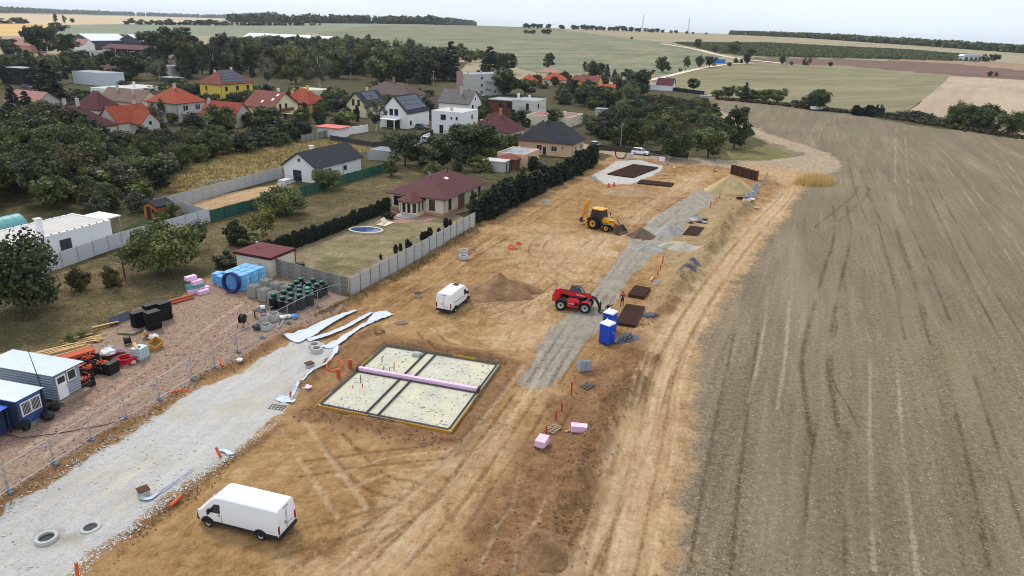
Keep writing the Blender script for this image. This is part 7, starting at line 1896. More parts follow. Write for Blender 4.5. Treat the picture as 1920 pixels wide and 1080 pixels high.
# ---------------------------------------------------------------- loose stones and clods
def pebbles(name, pts, smin, smax, m, label, cat, seed, dz=0):
    rs = np.random.default_rng(seed); n = len(pts)
    base = np.array([(0,0,1),(1,0,0),(0,1,0),(-1,0,0),(0,-1,0),(0,0,-1)], float); tri = np.array([(0,1,2),(0,2,3),(0,3,4),(0,4,1),(5,2,1),(5,3,2),(5,4,3),(5,1,4)])
    s = smin + (smax - smin)*rs.random((n, 1, 1))**2.2
    B = base[None]*(1 + .35*rs.normal(size=(n, 6, 3)))*s; B[:, :, 2] *= .65
    a = rs.random(n)*2*PI; c, d = np.cos(a)[:, None], np.sin(a)[:, None]
    X = B[:, :, 0]*c - B[:, :, 1]*d; Y = B[:, :, 0]*d + B[:, :, 1]*c
    z = terrain(pts[:, 0], pts[:, 1]) + relief(pts[:, 0], pts[:, 1]) + .03 + dz
    V = np.stack([X + pts[:, 0:1], Y + pts[:, 1:2], B[:, :, 2] + z[:, None]], -1).reshape(-1, 3)
    F = (tri[None] + 6*np.arange(n)[:, None, None]).reshape(-1, 3)
    me = bpy.data.meshes.new(name); me.vertices.add(len(V)); me.vertices.foreach_set('co', V.astype(np.float32).ravel()); me.loops.add(F.size); me.loops.foreach_set('vertex_index', F.ravel().astype(np.int32)); me.polygons.add(len(F)); me.polygons.foreach_set('loop_start', np.arange(0, F.size, 3, dtype=np.int32)); me.update(); me.materials.append(m)
    return stuff(link(name, me), label, cat)
rs = np.random.default_rng(21)
def along(px, n, sd): 
    P = np.array(spline(gp(px), 12)); return P[rs.integers(0, len(P), n)] + rs.normal(size=(n, 2))*sd
pebbles('road_stones', np.vstack([along([(130,1080),(165,1040),(250,990),(330,925),(440,850),(530,778)], 2600, .35), along([(0,965),(110,890),(200,835),(300,780),(380,725)], 700, .3), inside(ROAD, 4200, 31)]), .015, .08, mat('limestone', rgb(206,204,198), .9, .15, 1), 'pale crushed stones scattered over the gravel road', 'stones', 1)
pebbles('brick_rubble', inside(YARD, 14000, 32), .02, .10, heap_mat('brick', rgb(160,116,98), rgb(190,152,134), rgb(218,202,188), 3), 'broken brick rubble covering the storage yard', 'rubble', 2)
pebbles('soil_clods', np.vstack([inside(DARK, 2600, 33), along([(1035,1050),(1080,920),(1115,830),(1150,760),(1185,715)], 1500, .8), along([(940,560),(920,570),(960,560),(985,545)], 500, 1.2), along([(575,775),(700,800),(850,835)], 500, .7), along([(0,950),(110,875),(200,820),(300,765),(380,710),(450,682),(540,628),(640,578)], 1300, .5)]), .02, .10, HM['brown'], 'brown soil clods along the berms and spoil', 'clods', 3)
pebbles('site_pebbles', inside(SITE, 9000, 34), .015, .07, HM['earth'], 'small stones and clods on the bare site soil', 'stones', 4)
pebbles('sand_clods', np.vstack([inside(SAND, 1500, 35), along([(1258,556),(1320,480),(1370,415),(1400,388)], 700, 1.0)]), .03, .14, HM['sand'], 'yellowish clods on the sandy berm', 'clods', 5)
pebbles('plot_rubble', along([(375,345),(395,340),(410,338)], 260, .8), .05, .22, HM['pale'], 'rubble heap on the golden grass plot by the fence', 'rubble', 6)

SL, SZ = [], []
for px, py, r, h in ((1173,641,1.1,.6),(1297,502,.9,.6),(1286,516,1.0,.6),(1217,594,.8,.35)):
    q = rs.normal(size=(260, 2))*r*.42; SL.append(G(px, py) + q); SZ.append(h*np.clip(1 - np.hypot(q[:, 0], q[:, 1])/(r*1.05), 0, 1))
pebbles('crushed_stones', np.vstack(SL), .05, .2, HM['slate'], 'loose dark crushed stones covering the stone heaps', 'stones', 8, np.concatenate(SZ))

# ---------------------------------------------------------------- storage yard
M_CORR = mat('corrugated_grey', rgb(150,162,172), .45, .15, 1.5, metal=.3); M_CORRW = mat('corrugated_pale', rgb(206,214,222), .4, .1, 1.2, metal=.15); M_BLUEC = mat('container_blue', rgb(62,92,150), .5, .25, 1.2, c2=rgb(52,72,118)); M_BLUER = mat('roof_blue', rgb(40,92,200), .4, .1); M_BLUED = mat('container_dark_blue', rgb(40,52,84), .6, .25, 1)
def corrugated(x0, x1, y0, y1, z0, z1, pitch=.22, amp=.025, thick=.03, along='y'):
    """sheet with ribs; runs between the two eaves heights z0 (at x0) and z1 (at x1)"""
    m = MB(); n = int((y1 - y0)/pitch*4)
    for i in range(n + 1):
        y = y0 + (y1 - y0)*i/n; d = amp*(1, .6, -1, -.6)[i % 4]
        m.v += [(x0, y, z0 + d), (x1, y, z1 + d), (x0, y, z0 + d - thick), (x1, y, z1 + d - thick)]
    for i in range(n):
        b = 4*i; m.f += [(b, b+1, b+5, b+4), (b+2, b+6, b+7, b+3), (b, b+4, b+6, b+2), (b+1, b+3, b+7, b+5)]
    return m
def ribwall(L, H, pitch=.25, amp=.03, vertical=False):
    """corrugated wall in the x-z plane facing -y"""
    m = MB(); n = int((L if vertical else H)/pitch*4)
    for i in range(n + 1):
        s = (L if vertical else H)*i/n; d = amp*(0, 1, 1, 0)[i % 4]
        if vertical: m.v += [(s, -d, 0), (s, -d, H)]
        else: m.v += [(0, -d, s), (L, -d, s)]
    for i in range(n): b = 2*i; m.f.append((b, b+1, b+3, b+2))
    return m
# grey corrugated cabin: near corner, front face runs along u
pB = np.array([-35.25, 48.25]); yB = math.radians(76)
t = thing('site_cabin', 'grey corrugated metal site cabin with white door at the left edge', 'site cabin', (pB[0], pB[1], 0), yB)
LX = 2.45; LY = 6.6; HB_ = 2.3
MB().box(.04,.04,.35,LX-.04,LY,HB_+.26).build('shell', M_CORR, t)
w = ribwall(LX-.06, HB_-.1, .22, .035).build('front_cladding', M_CORR, t, loc=(.03,.02,.38))
w = ribwall(LY, HB_-.1, .22, .035).build('side_cladding', M_CORR, t, loc=(.03,LY,.38)); w.rotation_euler = (0,0,-PI/2)
corrugated(-.25, LX+.25, -.35, LY+.2, 2.74, 2.66).build('roof', M_CORRW, t)
d_ = MB().box(.12,-.10,.42,1.02,-.04,2.4).build('door', M_FRAMEW, t); MB().box(.24,-.112,1.75,.9,-.101,2.25).build('door_pane', M_GLASS, d_); MB().box(.9,-.13,1.3,.95,-.101,1.4).build('handle', M_METAL, d_)
w = MB().box(1.15,-.10,1.55,2.0,-.04,2.45).build('window', M_FRAMEW, t); MB().box(1.24,-.112,1.64,1.91,-.101,2.36).build('pane', M_GLASS, w)
MB().box(0,-.6,0,2.6,.1,.34).build('step', M_OLDWOOD, t)
for x, y in ((.3,.5),(2.3,.5),(.3,5),(2.3,5)): MB().box(x-.2,y-.2,-.1,x+.2,y+.2,.35).build('support_block', M_CONC2, t)
# blue cabin with window
pA = np.array([-35.7, 44.5]); yA = math.radians(76); e = np.array([2.2, 0.])
t = thing('site_cabin', 'blue site cabin with white two pane window at the left edge', 'site cabin', (pA[0], pA[1], 0), yA)
LX = float(np.linalg.norm(e)); LY = 5.0
MB().box(.03,.03,.2,LX-.03,LY,2.35).build('shell', M_BLUEC, t)
ribwall(LX-.1, 1.2, .14, .025, True).build('front_cladding', M_BLUEC, t, loc=(.05,.025,.22))
w = ribwall(LY, 2.1, .2, .03, True).build('side_cladding', M_BLUED, t, loc=(.025,LY,.22)); w.rotation_euler = (0,0,-PI/2)
corrugated(-.05, LX+.15, -.18, LY+.1, 2.48, 2.44).build('roof', M_CORRW, t)
m = MB()
for a0, a1, z0, z1 in ((.3,LX-.25,1.0,1.08),(.3,LX-.25,2.02,2.1),(.3,.38,1.08,2.02),(LX-.33,LX-.25,1.08,2.02),(LX/2-.05,LX/2+.05,1.08,2.02)): m.box(a0,-.09,z0,a1,-.01,z1)
w = m.build('window', M_FRAMEW, t); MB().box(.38,-.05,1.08,LX-.33,-.02,2.02).build('pane', M_GLASS, w)
bars = MB()
for k in range(14): bars.tube([(.4 + (LX-.75)*k/13,-.11,1.04),(.4 + (LX-.75)*k/13,-.11,2.06)], .012, 4)
stuff(bars.build('window_bars', M_FRAMEW, w))
for x, y in ((-.02,-.02),(LX-.02,-.02)): MB().box(x-.06,y-.06,0,x+.08,y+.08,2.4).build('corner_post', M_IRON, t)
MB().box(-.1,-.2,-.05,LX,.1,.16).build('base_beam', M_CONC2, t)
# bright blue lean-to roof at the very edge
q = G(8,800); t = thing('blue_lean_to', 'bright blue corrugated lean-to roof beside the blue cabin', 'lean-to', (-36.25, 44.25, 0), yA)
corrugated(-1.9, .2, -.1, 3.5, 2.0, 2.1).build('roof', M_BLUER, t)
for x, y in ((-1.8,.1),(.05,.1),(.05,3.3),(-1.8,3.3)): MB().box(x-.06,y-.06,0,x+.06,y+.06,2.05).build('post', M_BLUED, t)
MB().box(-1.75,.3,.1,.0,3.4,1.9).build('side_panel', M_BLUED, t)
# antenna, bags and boards at the cabins
q = G(92,775); tag(MB().tube([(0,0,0),(-.25,.1,2.6),(-.75,.3,5.2)], [.04,.035,.02], 6).obox((-.3,.12,3.0),(.14,.1,.14)).build('antenna_pole', M_IRON, None, True, (q[0], q[1], 0)), 'thin dark leaning pole between the two site cabins', 'pole')
def bag(lab, px, py, rx, ry, h, m, seed=1, cat='bag', name='bag'):
    l = on(px, py); rs = np.random.default_rng(seed); mb = MB(); n = 16; ks = 7
    for i in range(ks + 1):
        w = PI*i/ks
        for k in range(n):
            a = 2*PI*k/n; r = (math.sin(w)**.6)*(1 + .18*rs.normal()*.6)
            mb.v.append((rx*r*math.cos(a), ry*r*math.sin(a), h*(.5 - .5*math.cos(w))*(1 + .08*rs.normal())))
    for i in range(ks):
        for k in range(n): mb.f.append((i*n+k, i*n+(k+1) % n, (i+1)*n+(k+1) % n, (i+1)*n+k))
    return tag(mb.build(name, m, None, True, l), lab, cat)
bag('black rubbish bag at the corner of the blue cabin', 49,806, .35,.35,.75, M_BLACK, 3); bag('black plastic sheet bundle between the cabins', 90,786, .5,.4,.6, M_BLACK, 4); bag('black sack slumped under the grey cabin step', 101,770, .5,.3,.5, M_BLACK, 5)
l = on(63,792); tag(MB().obox((0,0,.35),(1.1,.05,.75),yA,-.35).obox((.05,-.12,.25),(1.0,.04,.5),yA,-.4).build('board_stack', M_TIMBER, None, loc=l), 'yellowish boards leaning on the blue cabin under its window', 'boards')
# orange pipes, black crates
def bundle(lab, px, py, rz, rows, L, r, m=M_ORANGE, dz=0):
    l = on(px, py); t = thing('pipe_bundle', lab, 'pipe bundle', (l[0], l[1], l[2] + dz), rz)
    me = MB().tube([(-L/2,0,0),(L/2,0,0)], r, 10).lathe([], 3).mesh('pipe', m, True) if False else MB().tube([(-L/2,0,0),(L/2*.94,0,0),(L/2*.94,0,0),(L/2,0,0)], [r,r,r*1.15,r*1.15], 10).mesh('pipe', m, True)
    for k, n in enumerate(rows):
        for i in range(n): link('pipe', me, t, (random.uniform(-.06,.06), (i - (n-1)/2)*r*2.05, r + k*r*1.75))
    return t
bundle('stack of orange drain pipes behind the grey cabin', 146,674, AXIS - .3, [6,6,5,5], 2.6, .09)
bundle('stack of orange drain pipes beside the grey cabin wall', 150,697, AXIS - .3, [4,4,3], 1.6, .1)
bundle('large terracotta pipes beside the black crates', 336,566, AXIS - .3, [2,1], 3.2, .14, mat('terracotta_pipe', rgb(190,104,76), .6, .15))
def crate(lab, px, py, rz, a, b, h, fill, dz=0):
    l = on(px, py); t = thing('pallet_crate', lab, 'crate', (l[0], l[1], l[2] + dz), rz)
    for x in (-a/2, a/2-.08):
        for y in (-b/2, b/2-.08): MB().box(x,y,0,x+.08,y+.08,h).build('corner_post', M_BLACK, t)
    for z in (0.02, h*.35, h*.7):
        for y in (-b/2-.012, b/2-.012): MB().box(-a/2,y,z,a/2,y+.024,z+h*.2).build('side_slat', M_BLACK, t)
        for x in (-a/2-.012, a/2-.012): MB().box(x,-b/2+.02,z,x+.024,b/2-.02,z+h*.2).build('side_slat', M_BLACK, t)
    MB().box(-a/2+.03,-b/2+.03,.01,a/2-.03,b/2-.03,.06).build('floor', M_BLACK, t)
    if fill:
        me = MB().tube([(-.22,0,0),(.12,0,0),(.2,.1,0)], .07, 7).mesh('pipe_fitting', M_ORANGE, True)
        for i in range(26):
            o = link('pipe_fitting', me, t, (random.uniform(-a/2+.25,a/2-.25), random.uniform(-b/2+.2,b/2-.2), random.uniform(.15, h*.95))); o.rotation_euler = (random.random()*3, random.random()*3, random.random()*6)
    return t
CR = yB
crate('black crate with orange fittings beside the cabin step', 158,726, CR, 1.3, 1.1, 1.0, True); crate('black crate of orange fittings behind the nearest crate', 168,686, CR, 1.3, 1.1, 1.0, True); crate('black crate of orange fittings stacked in the second row', 170,702, CR, 1.3, 1.1, .9, True)
crate('black crate with orange fittings under the white sack', 196,696, CR, 1.2, 1.1, 1.0, True)
l = on(212,700); tag(MB().obox((0,0,.55),(1.1,.5,1.05),CR,.08).build('black_big_bag', M_BLACK, None, loc=l), 'black wrapped block pack in front of the orange fittings', 'pack')
bag('white builder sack lying on the black crates', 206,684, .65,.5,.55, M_FRAMEW, 8); bpy.data.objects['bag.003' if 'bag.003' in bpy.data.objects else 'bag'].location.z += .95
coil('coil of bright red hose beside the pallet tank', 238,680, .75, .09, mat('hose_red', rgb(178,20,36), .45, .15), 4, name='hose_coil'); bag('dark red tarpaulin bundle behind the white sack', 203,668, .8,.5,.45, mat('tarp_red', rgb(120,24,40), .7, .2), 9, 'bundle', 'tarp_bundle')
bag('grey and pink bundle between hose coil and grey block', 222,662, .7,.5,.5, mat('tarp_grey', rgb(150,142,150), .7, .25, 2, c2=rgb(190,96,130)), 10, 'bundle', 'tarp_bundle'); bag('grey bag in front of the red hose coil', 248,682, .35,.28,.3, M_LGREY, 12)
l = on(208,660); tag(MB().box(-.5,-.35,0,.5,.35,.3).box(-.5,-.35,.31,.2,.35,.55).build('block_pile', M_GREY_ST, None, loc=l, rz=CR), 'small pile of grey blocks behind the red hose', 'blocks')
# pallet tank
l = on(264,672); t = thing('pallet_tank', 'white caged water tank on a pallet in the yard', 'water tank', l, CR)
MB().box(-.58,-.48,.15,.58,.48,1.1).build('tank', mat('tank_white', rgb(196,220,226), .4, .06), t)
cg = MB()
for k in range(8):
    x = -.6 + 1.2*k/7
    for y in (-.505,.505): cg.tube([(x,y,.13),(x,y,1.14)], .014, 4)
for k in range(7):
    y = -.5 + k/6
    for x in (-.605,.605): cg.tube([(x,y,.13),(x,y,1.14)], .014, 4)
for z in (.15,.45,.8,1.13): cg.tube([(-.605,-.505,z),(.605,-.505,z),(.605,.505,z),(-.605,.505,z)], .014, 4, closed=True)
stuff(cg.build('cage', M_METAL, t)); MB().box(-.62,-.52,0,.62,.52,.13).build('base', M_GREY_ST, t); MB().lathe([(.14,1.1),(.14,1.17),(.02,1.18)], 12).build('lid', M_TRIM, t)
tag(MB().box(-.75,-.12,0,.75,.12,.1).build('timber_beam', M_TIMBER, None, loc=(l[0]-.2,l[1]-.1,l[2]+1.19), rz=CR+.9), 'short timber beam lying across the caged tank', 'beam')
l = on(290,652); t = thing('tilted_box', 'open yellowish box tilted beside the caged tank', 'box', (l[0],l[1],l[2]+.1), CR-.2); 
MB().box(-.6,-.45,0,.6,.45,.06).build('floor', M_OLDWOOD, t)
for d in ((-.6,-.45,.6,-.4),(-.6,.4,.6,.45),(-.6,-.4,-.55,.4),(.55,-.4,.6,.4)): MB().box(d[0],d[1],.06,d[2],d[3],.65).build('side', M_FORM, t)
t.rotation_euler = (.45,-.2,CR)
bag('white sack behind the yellowish box', 288,636, .5,.35,.45, M_FRAMEW, 14)
wc = 'timber offcut in the heap beside the white sack'
for i in range(12):
    l = on(274 + random.uniform(-6,6), 634 + random.uniform(-3,3)); o = MB().box(-.3,-.06,0,.3,.06,.05).build('wood_offcut', M_TIMBER if i % 3 else M_WOOD, None, loc=(l[0],l[1],l[2]+.1+.04*i)); o.rotation_euler = (random.gauss(0,.5), random.gauss(0,.4), random.random()*6); tag(o, wc, 'offcut', 'timber offcuts in the yard')
def drum(lab, px, py, r, w, rz, stand=False, dz=0):
    l = on(px, py); t = thing('cable_drum', lab, 'cable drum', (l[0], l[1], l[2]), rz)
    z = r + (.35 if stand else 0)
    o = MB().lathe([(.02,-w/2-.03),(r,-w/2-.03),(r,-w/2),(r*.75,-w/2),(r*.75,w/2),(r,w/2),(r,w/2+.03),(.02,w/2+.03)], 22).build('reel', M_BLACK, t, True, (0,0,z)); o.rotation_euler = (PI/2,0,0)
    if stand:
        for s in (-1, 1):
            MB().tube([(-.55,s*(w/2+.15),0),(0,s*(w/2+.15),z),(.55,s*(w/2+.15),0)], .025, 5).build('trestle', M_RUSTD, t)
        MB().tube([(0,-w/2-.3,z),(0,w/2+.3,z)], .025, 6).build('axle', M_METAL, t)
drum('dark brown cable drum lying in the yard', 240,646, .42, .5, CR+.9); drum('black cable drum on trestles beside the mesh fence', 456,612, .48, .35, AXIS+.2, True)
bag('black sack beside the cable drum trestle', 482,618, .4,.35,.55, M_BLACK, 17)
l = on(243,622); tag(MB().prism([(-.9,-.6),(.7,-.7),(1,.2),(.2,.7),(-.9,.5)], 0, .12, 'z').lathe([(.35,.12),(.35,.16),(.01,.16)], 18).build('wooden_board', M_OLDWOOD, None, loc=l), 'old wooden board with round pale disc on it', 'board')
# dark sheet leaning over the timber, black crate stacks
l = on(232,606); tag(MB().prism([(-1.3,.0),(1.3,.25),(1.2,1.1),(-1.1,.9)], -.03, .03, 'y').build('dark_sheet', mat('sheet_slate', rgb(70,76,92), .5, .2, 2), None, loc=l, rz=AXIS - .3), 'dark grey plastic sheet leaning beside the black crate stacks', 'sheet')
bpy.data.objects['dark_sheet'].rotation_euler.x = -.7
_sc = None
for px, py, n, lab in ((262,612,7,'front left'),(289,616,8,'front right'),(286,602,8,'middle'),(310,598,8,'rear right')):
    l = on(px, py); t = thing('crate_stack', 'tall stack of black ribbed drainage crates in the yard, %s one' % lab, 'crate stack', l, AXIS - .25, 'black crate stacks')
    if _sc is None:
        m = MB()
        for k in range(9): m.box(-.60 + k*.14, -.40, .01, -.55 + k*.14, .40, .19)
        for k in range(6): m.box(-.61, -.40 + k*.15, .02, .61, -.36 + k*.15, .18)
        m.box(-.66,-.46,.19,.66,.46,.225); _sc = m.mesh('crate', M_BLACK)
    for k in range(n): link('crate', _sc, t, (random.uniform(-.03,.03), random.uniform(-.03,.03), k*.23))
# pink and teal foam packs
l0 = on(370,548); ca, sa = math.cos(AXIS - .25), math.sin(AXIS - .25)
for i, (x, y, z, m) in enumerate([(-.35,.1,0,M_PINK),(.75,-.1,0,M_PINK),(.2,-.9,0,M_PINK),(.35,.3,.46,M_TEALF),(-.3,.4,.46,M_TEALF),(.15,.1,.92,M_PINK),(-.2,.65,1.38,M_PINK)]):
    o = MB().box(-.6,-.32,0,.6,.32,.44).build('foam_pack', m, None, loc=(l0[0]+x*ca-y*sa, l0[1]+x*sa+y*ca, l0[2]+z), rz=AXIS - .25 + random.uniform(-.06,.06))
    tag(o, ['pink foam pack at the left bottom of the yard stack','pink foam pack at the right bottom of the yard stack','pink foam pack lying in front of the yard stack','teal foam pack in the second layer, right','teal foam pack in the second layer, left','pink foam pack in the third layer of the yard stack','pink foam pack on top of the yard stack'][i], 'foam pack', 'foam packs in the yard stack')
# blue wrapped packs
l0 = on(462,545); ca, sa = math.cos(AXIS), math.sin(AXIS)
bp = MB().box(-.60,-.46,.005,.60,.46,.585).box(-.57,-.43,.585,.57,.43,.61).mesh('wrapped_pack', M_BLUEF)
names = ['bottom','middle','top']
for i in range(3):
    for j in range(4):
        for k in range(3 if j < 3 else 2):
            if k == 2 and i == 0 and j == 0: pass
            x, y = .2 + i*1.27, .5 + j*.99
            o = link('wrapped_pack', bp, None, (l0[0]+x*ca-y*sa, l0[1]+x*sa+y*ca, l0[2]+k*.625), AXIS + random.uniform(-.03,.03))
            tag(o, 'blue wrapped pack in the %s layer of the big stack, %s' % (names[k], ['row by the pipe coil','middle row','row by the shed'][i]), 'pack', 'blue wrapped packs')
for x, y, z in ((.6,4.6,0),(.6,4.6,.62),(1.6,4.9,0)):
    o = link('wrapped_pack', bp, None, (l0[0]+x*ca-y*sa, l0[1]+x*sa+y*ca, l0[2]+z), AXIS + .2); tag(o, 'blue film wrapped pack in the small pile at the left of the blue stack', 'pack', 'blue wrapped packs')
# blue pipe coil standing against the packs
l = on(434,549); t = thing('pipe_coil', 'dark blue pipe coil standing upright against the blue packs', 'pipe coil', l, math.radians(-20))
me = []
for k in range(5):
    for j in range(2):
        r = 1.0 + j*.11
        m = MB().tube([(r*math.cos(2*PI*q/40), k*.1 - .2, 1.16 + r*math.sin(2*PI*q/40)) for q in range(40)], .055, 6, closed=True)
        m.build('pipe_turn', mat('pipe_navy', rgb(34,46,112), .4, .15), t, True)
t.rotation_euler = (-.14, 0, math.radians(-20))
# pallets of hollow blocks
hb_me = {}
for i, (px, py) in enumerate([(478,556),(497,563),(515,570),(500,545),(520,551),(540,557)]):
    l = on(px, py); t = thing('block_pallet', 'pallet of grey hollow formwork blocks beside the black tanks, %s' % ['front left','front middle','front right','rear left','rear middle','rear right'][i], 'block pallet', l, AXIS - PI/2, 'pallets of hollow blocks')
    MB().box(-.55,-.55,0,.55,.55,.12).build('pallet_base', M_PALLET, t)
    if not hb_me:
        m = MB()
        for x0, x1, y0, y1 in ((-.27,.27,-.13,-.09),(-.27,.27,.09,.13),(-.27,-.23,-.09,.09),(.23,.27,-.09,.09),(-.02,.02,-.09,.09)): m.box(x0,y0,0,x1,y1,.3)
        hb_me['b'] = m.mesh('block', mat('block_grey', rgb(150,150,142), .92, .2, 3))
    for k in range(4):
        for a in range(2):
            for b in range(4): link('block', hb_me['b'], t, (-.275 + a*.55, -.40 + b*.268, .125 + k*.305))
pipe('pale grey pipe lying on the hollow block pallets, upper one', [(476,522,0),(488,517,0)], .14, M_CONC); bpy.data.objects['drain_pipe.004'].location.z += 1.45
# black tanks with green lids
TK = [(1075,335),(1185,340),(1035,360),(1265,362),(1140,375),(985,388),(1218,385),(1060,402),(970,415),(1135,420),(1060,435),(920,448),(1137,452),(985,467),(830,475),(1060,482),(910,500),(978,515)]
tb = MB(); pr = [(.02,0),(.52,0)]
for k in range(7): pr += [(.56, .05 + k*.16), (.56, .13 + k*.16), (.52, .15 + k*.16), (.52, .19 + k*.16)]
pr += [(.54,1.2),(.44,1.26),(.28,1.28),(.28,1.52),(.02,1.52)]
tb_me = tb.lathe(pr, 20).mesh('tank_body', M_BLACK, True); fl_me = MB().lathe([(.30,1.18),(.60,1.18),(.60,1.25),(.30,1.26)], 20).mesh('tank_flange', mat('flange_grey', rgb(62,66,72), .5, .2), True)
ld_me = MB().lathe([(.01,1.66),(.24,1.65),(.31,1.60),(.31,1.50),(.02,1.50)], 18).mesh('lid', mat('lid_green', rgb(34,92,76), .45, .15), True)
for i, (zx, zy) in enumerate(TK):
    p = G(340 + zx/4.8, 450 + zy/4.8 + .5, 1.66); t = thing('plastic_tank', ('black plastic tank with green lid at the front left corner of the tank group' if i == 14 else 'black plastic tank with green lid at the right rear corner of the group' if i == 3 else 'black plastic tank with paler green lid in the right half of the group' if i == 9 else 'black ribbed plastic tank with dark green lid in the tank group'), 'tank', (p[0], p[1]), random.random()*6, 'black tanks with green lids')
    link('tank_body', tb_me, t); link('tank_flange', fl_me, t); o = link('lid', ld_me, t)
    if i == 9: o.material_slots[0].link = 'OBJECT'; o.material_slots[0].material = mat('lid_pale', rgb(64,150,126), .45, .1)
ring('concrete ring beside the white bags in the yard, left one', 496,603, .55,.7,.1, mat('ring_tan', rgb(170,166,154), .9, .15), group=None); ring('concrete ring beside the white bags in the yard, right one', 513,600, .58,.75,.1, mat('ring_tan', rgb(170,166,154), .9, .15)); ring('low concrete ring in front of the yard rings', 499,617, .55,.5,.1)
l = on(494,592); tag(MB().box(-.9,-.6,.75,.9,.6,.8).box(-.8,-.5,0,-.7,-.4,.75).box(.7,-.5,0,.8,-.4,.75).box(-.8,.4,0,-.7,.5,.75).box(.7,.4,0,.8,.5,.75).build('work_table', M_DKGREY, None, loc=l, rz=AXIS), 'dark work table behind the yard rings', 'table')
tag(MB().box(-.22,-.2,0,.22,.2,.28).build('white_canister', M_FRAMEW, None, loc=(l[0],l[1],l[2]+.81), rz=.4), 'small white box standing on the dark work table', 'box')
bag('white plastic bag heap beside the yard rings, left', 530,598, .4,.35,.4, M_FRAMEW, 21); bag('white plastic bag heap beside the blue bag', 541,596, .38,.3,.35, M_FRAMEW, 22); bag('bright blue plastic bag at the mesh fence', 552,596, .4,.32,.4, mat('bag_blue', rgb(84,152,214), .4, .15), 23)
planks('scaffold frame tube lying by the mesh fence', 'scaffold tubes by the fence', (522,610), 5, 2.0, 6, AXIS + .4, M_METAL, .3, .03, .05)
for px, py, lab in ((332,736,'small heap of orange brick bits by the fence, left'),(347,735,'small heap of orange brick bits by the fence, right')):
    pts = np.array([G(px, py)]) + rng.normal(size=(30, 2))*.18; o = pebbles('brick_bits', pts, .05, .12, M_ORANGE, lab, 'brick bits', px); 
pipe('black cable snaking over the yard rubble to the blue cabin', [(0,812,.05),(40,822,.05),(100,815,.05),(150,806,.05),(200,797,.05),(232,790,.05)], .03, M_BLACK, 'power_cable', 5)
pipe('orange drain pipe stub at the foot of the mesh fence', [(418,688,0),(413,680,.4)], .12); bag('small white sack at the foot of the mesh fence', 450,682, .3,.25,.3, M_FRAMEW, 25)

# ---------------------------------------------------------------- mobile fence
feet = [(19,930),(103,875),(173,830),(238,788),(300,751),(362,718),(404,692),(446,660),(492,634),(541,606),(597,576)]
FP = gp(feet)
back = FP[0] + (FP[0] - FP[1]); FP = [back] + FP
foot_me = MB().box(-.36,-.12,0,.36,.12,.14).box(-.1,-.1,.14,.1,.1,.2).mesh('fence_foot', mat('foot_grey', rgb(112,122,136), .9, .2))
grp = 'mobile fence panels along the yard'
for i, p in enumerate(FP):
    pass
def mesh_panel(lab, a, b, grp, h=1.9, tagc=True):
    L = float(np.hypot(*(b - a))); t = thing('mobile_mesh_fence', lab, 'mesh fence', (a[0], a[1]), math.atan2(b[1]-a[1], b[0]-a[0]), grp)
    dz = height(*b) - height(*a); L -= .06; r = .022
    MB().tube([(.03,0,.12),(.03,0,h+.12)], r, 6).build('post', M_METAL, t); MB().tube([(L,0,.12+dz),(L,0,h+.12+dz)], r, 6).build('post', M_METAL, t)
    MB().tube([(.03,0,h+.05),(L,0,h+.05+dz)], r, 6).build('top_rail', M_METAL, t); MB().tube([(.03,0,.22),(L,0,.22+dz)], r, 6).build('bottom_rail', M_METAL, t)
    link('foot', foot_me, t, (0,0,.02), PI/2 - .25)
    m = MB(); n = int(L/.14)
    for k in range(1, n): x = L*k/n; m.tube([(x,0,.22+dz*k/n),(x,0,h+.05+dz*k/n)], .0035, 3)
    for k in range(1, 7): z = .22 + (h-.17)*k/7; m.tube([(.03,0,z),(L,0,z+dz)], .0035, 3)
    stuff(m.build('wire_mesh', M_METAL, t))
    if tagc: MB().box(L-.35,-.03,1.45+dz,L-.2,-.01,1.57+dz).build('clip_tag', mat('tag_blue', rgb(90,110,200), .5, .1), t)
    return t
ords = ['cut by the left edge','first from the left edge','second from the left edge','third from the left edge','fourth from the left edge','fifth from the left edge','sixth from the left edge','near the cable drum','in front of the yard rings','in front of the white bags','beside the black tanks']
for i in range(len(FP) - 1): mesh_panel('galvanised mesh fence panel along the yard, %s' % ords[i], FP[i], FP[i+1], grp)
mesh_panel('mesh fence panel closing the gap to the concrete fence', FP[-1], G(640,562), grp)
gpts = gp([(1218,303),(1252,309),(1283,315)])
for i in range(2): mesh_panel(['mesh fence panel at the site gate, left with sign','mesh fence panel at the site gate, right'][i], gpts[i], gpts[i+1], None, 1.9, False)
q = G(1240,308); tag(MB().box(-.75,-.02,.75,.75,.02,1.75).build('site_sign', M_FRAMEW, None, loc=(q[0], q[1]-.1, 0), rz=math.atan2(*(gpts[1]-gpts[0])[::-1])), 'blank white sign board hung on the gate fence panel', 'sign')
mesh_panel('single mesh fence panel standing by the red post with white cap', G(1341,322), G(1346,312), None, 1.9, False); mesh_panel('mesh fence panel leaning beside the concrete rings', G(1432,346), G(1438,334), None, 1.6, False)
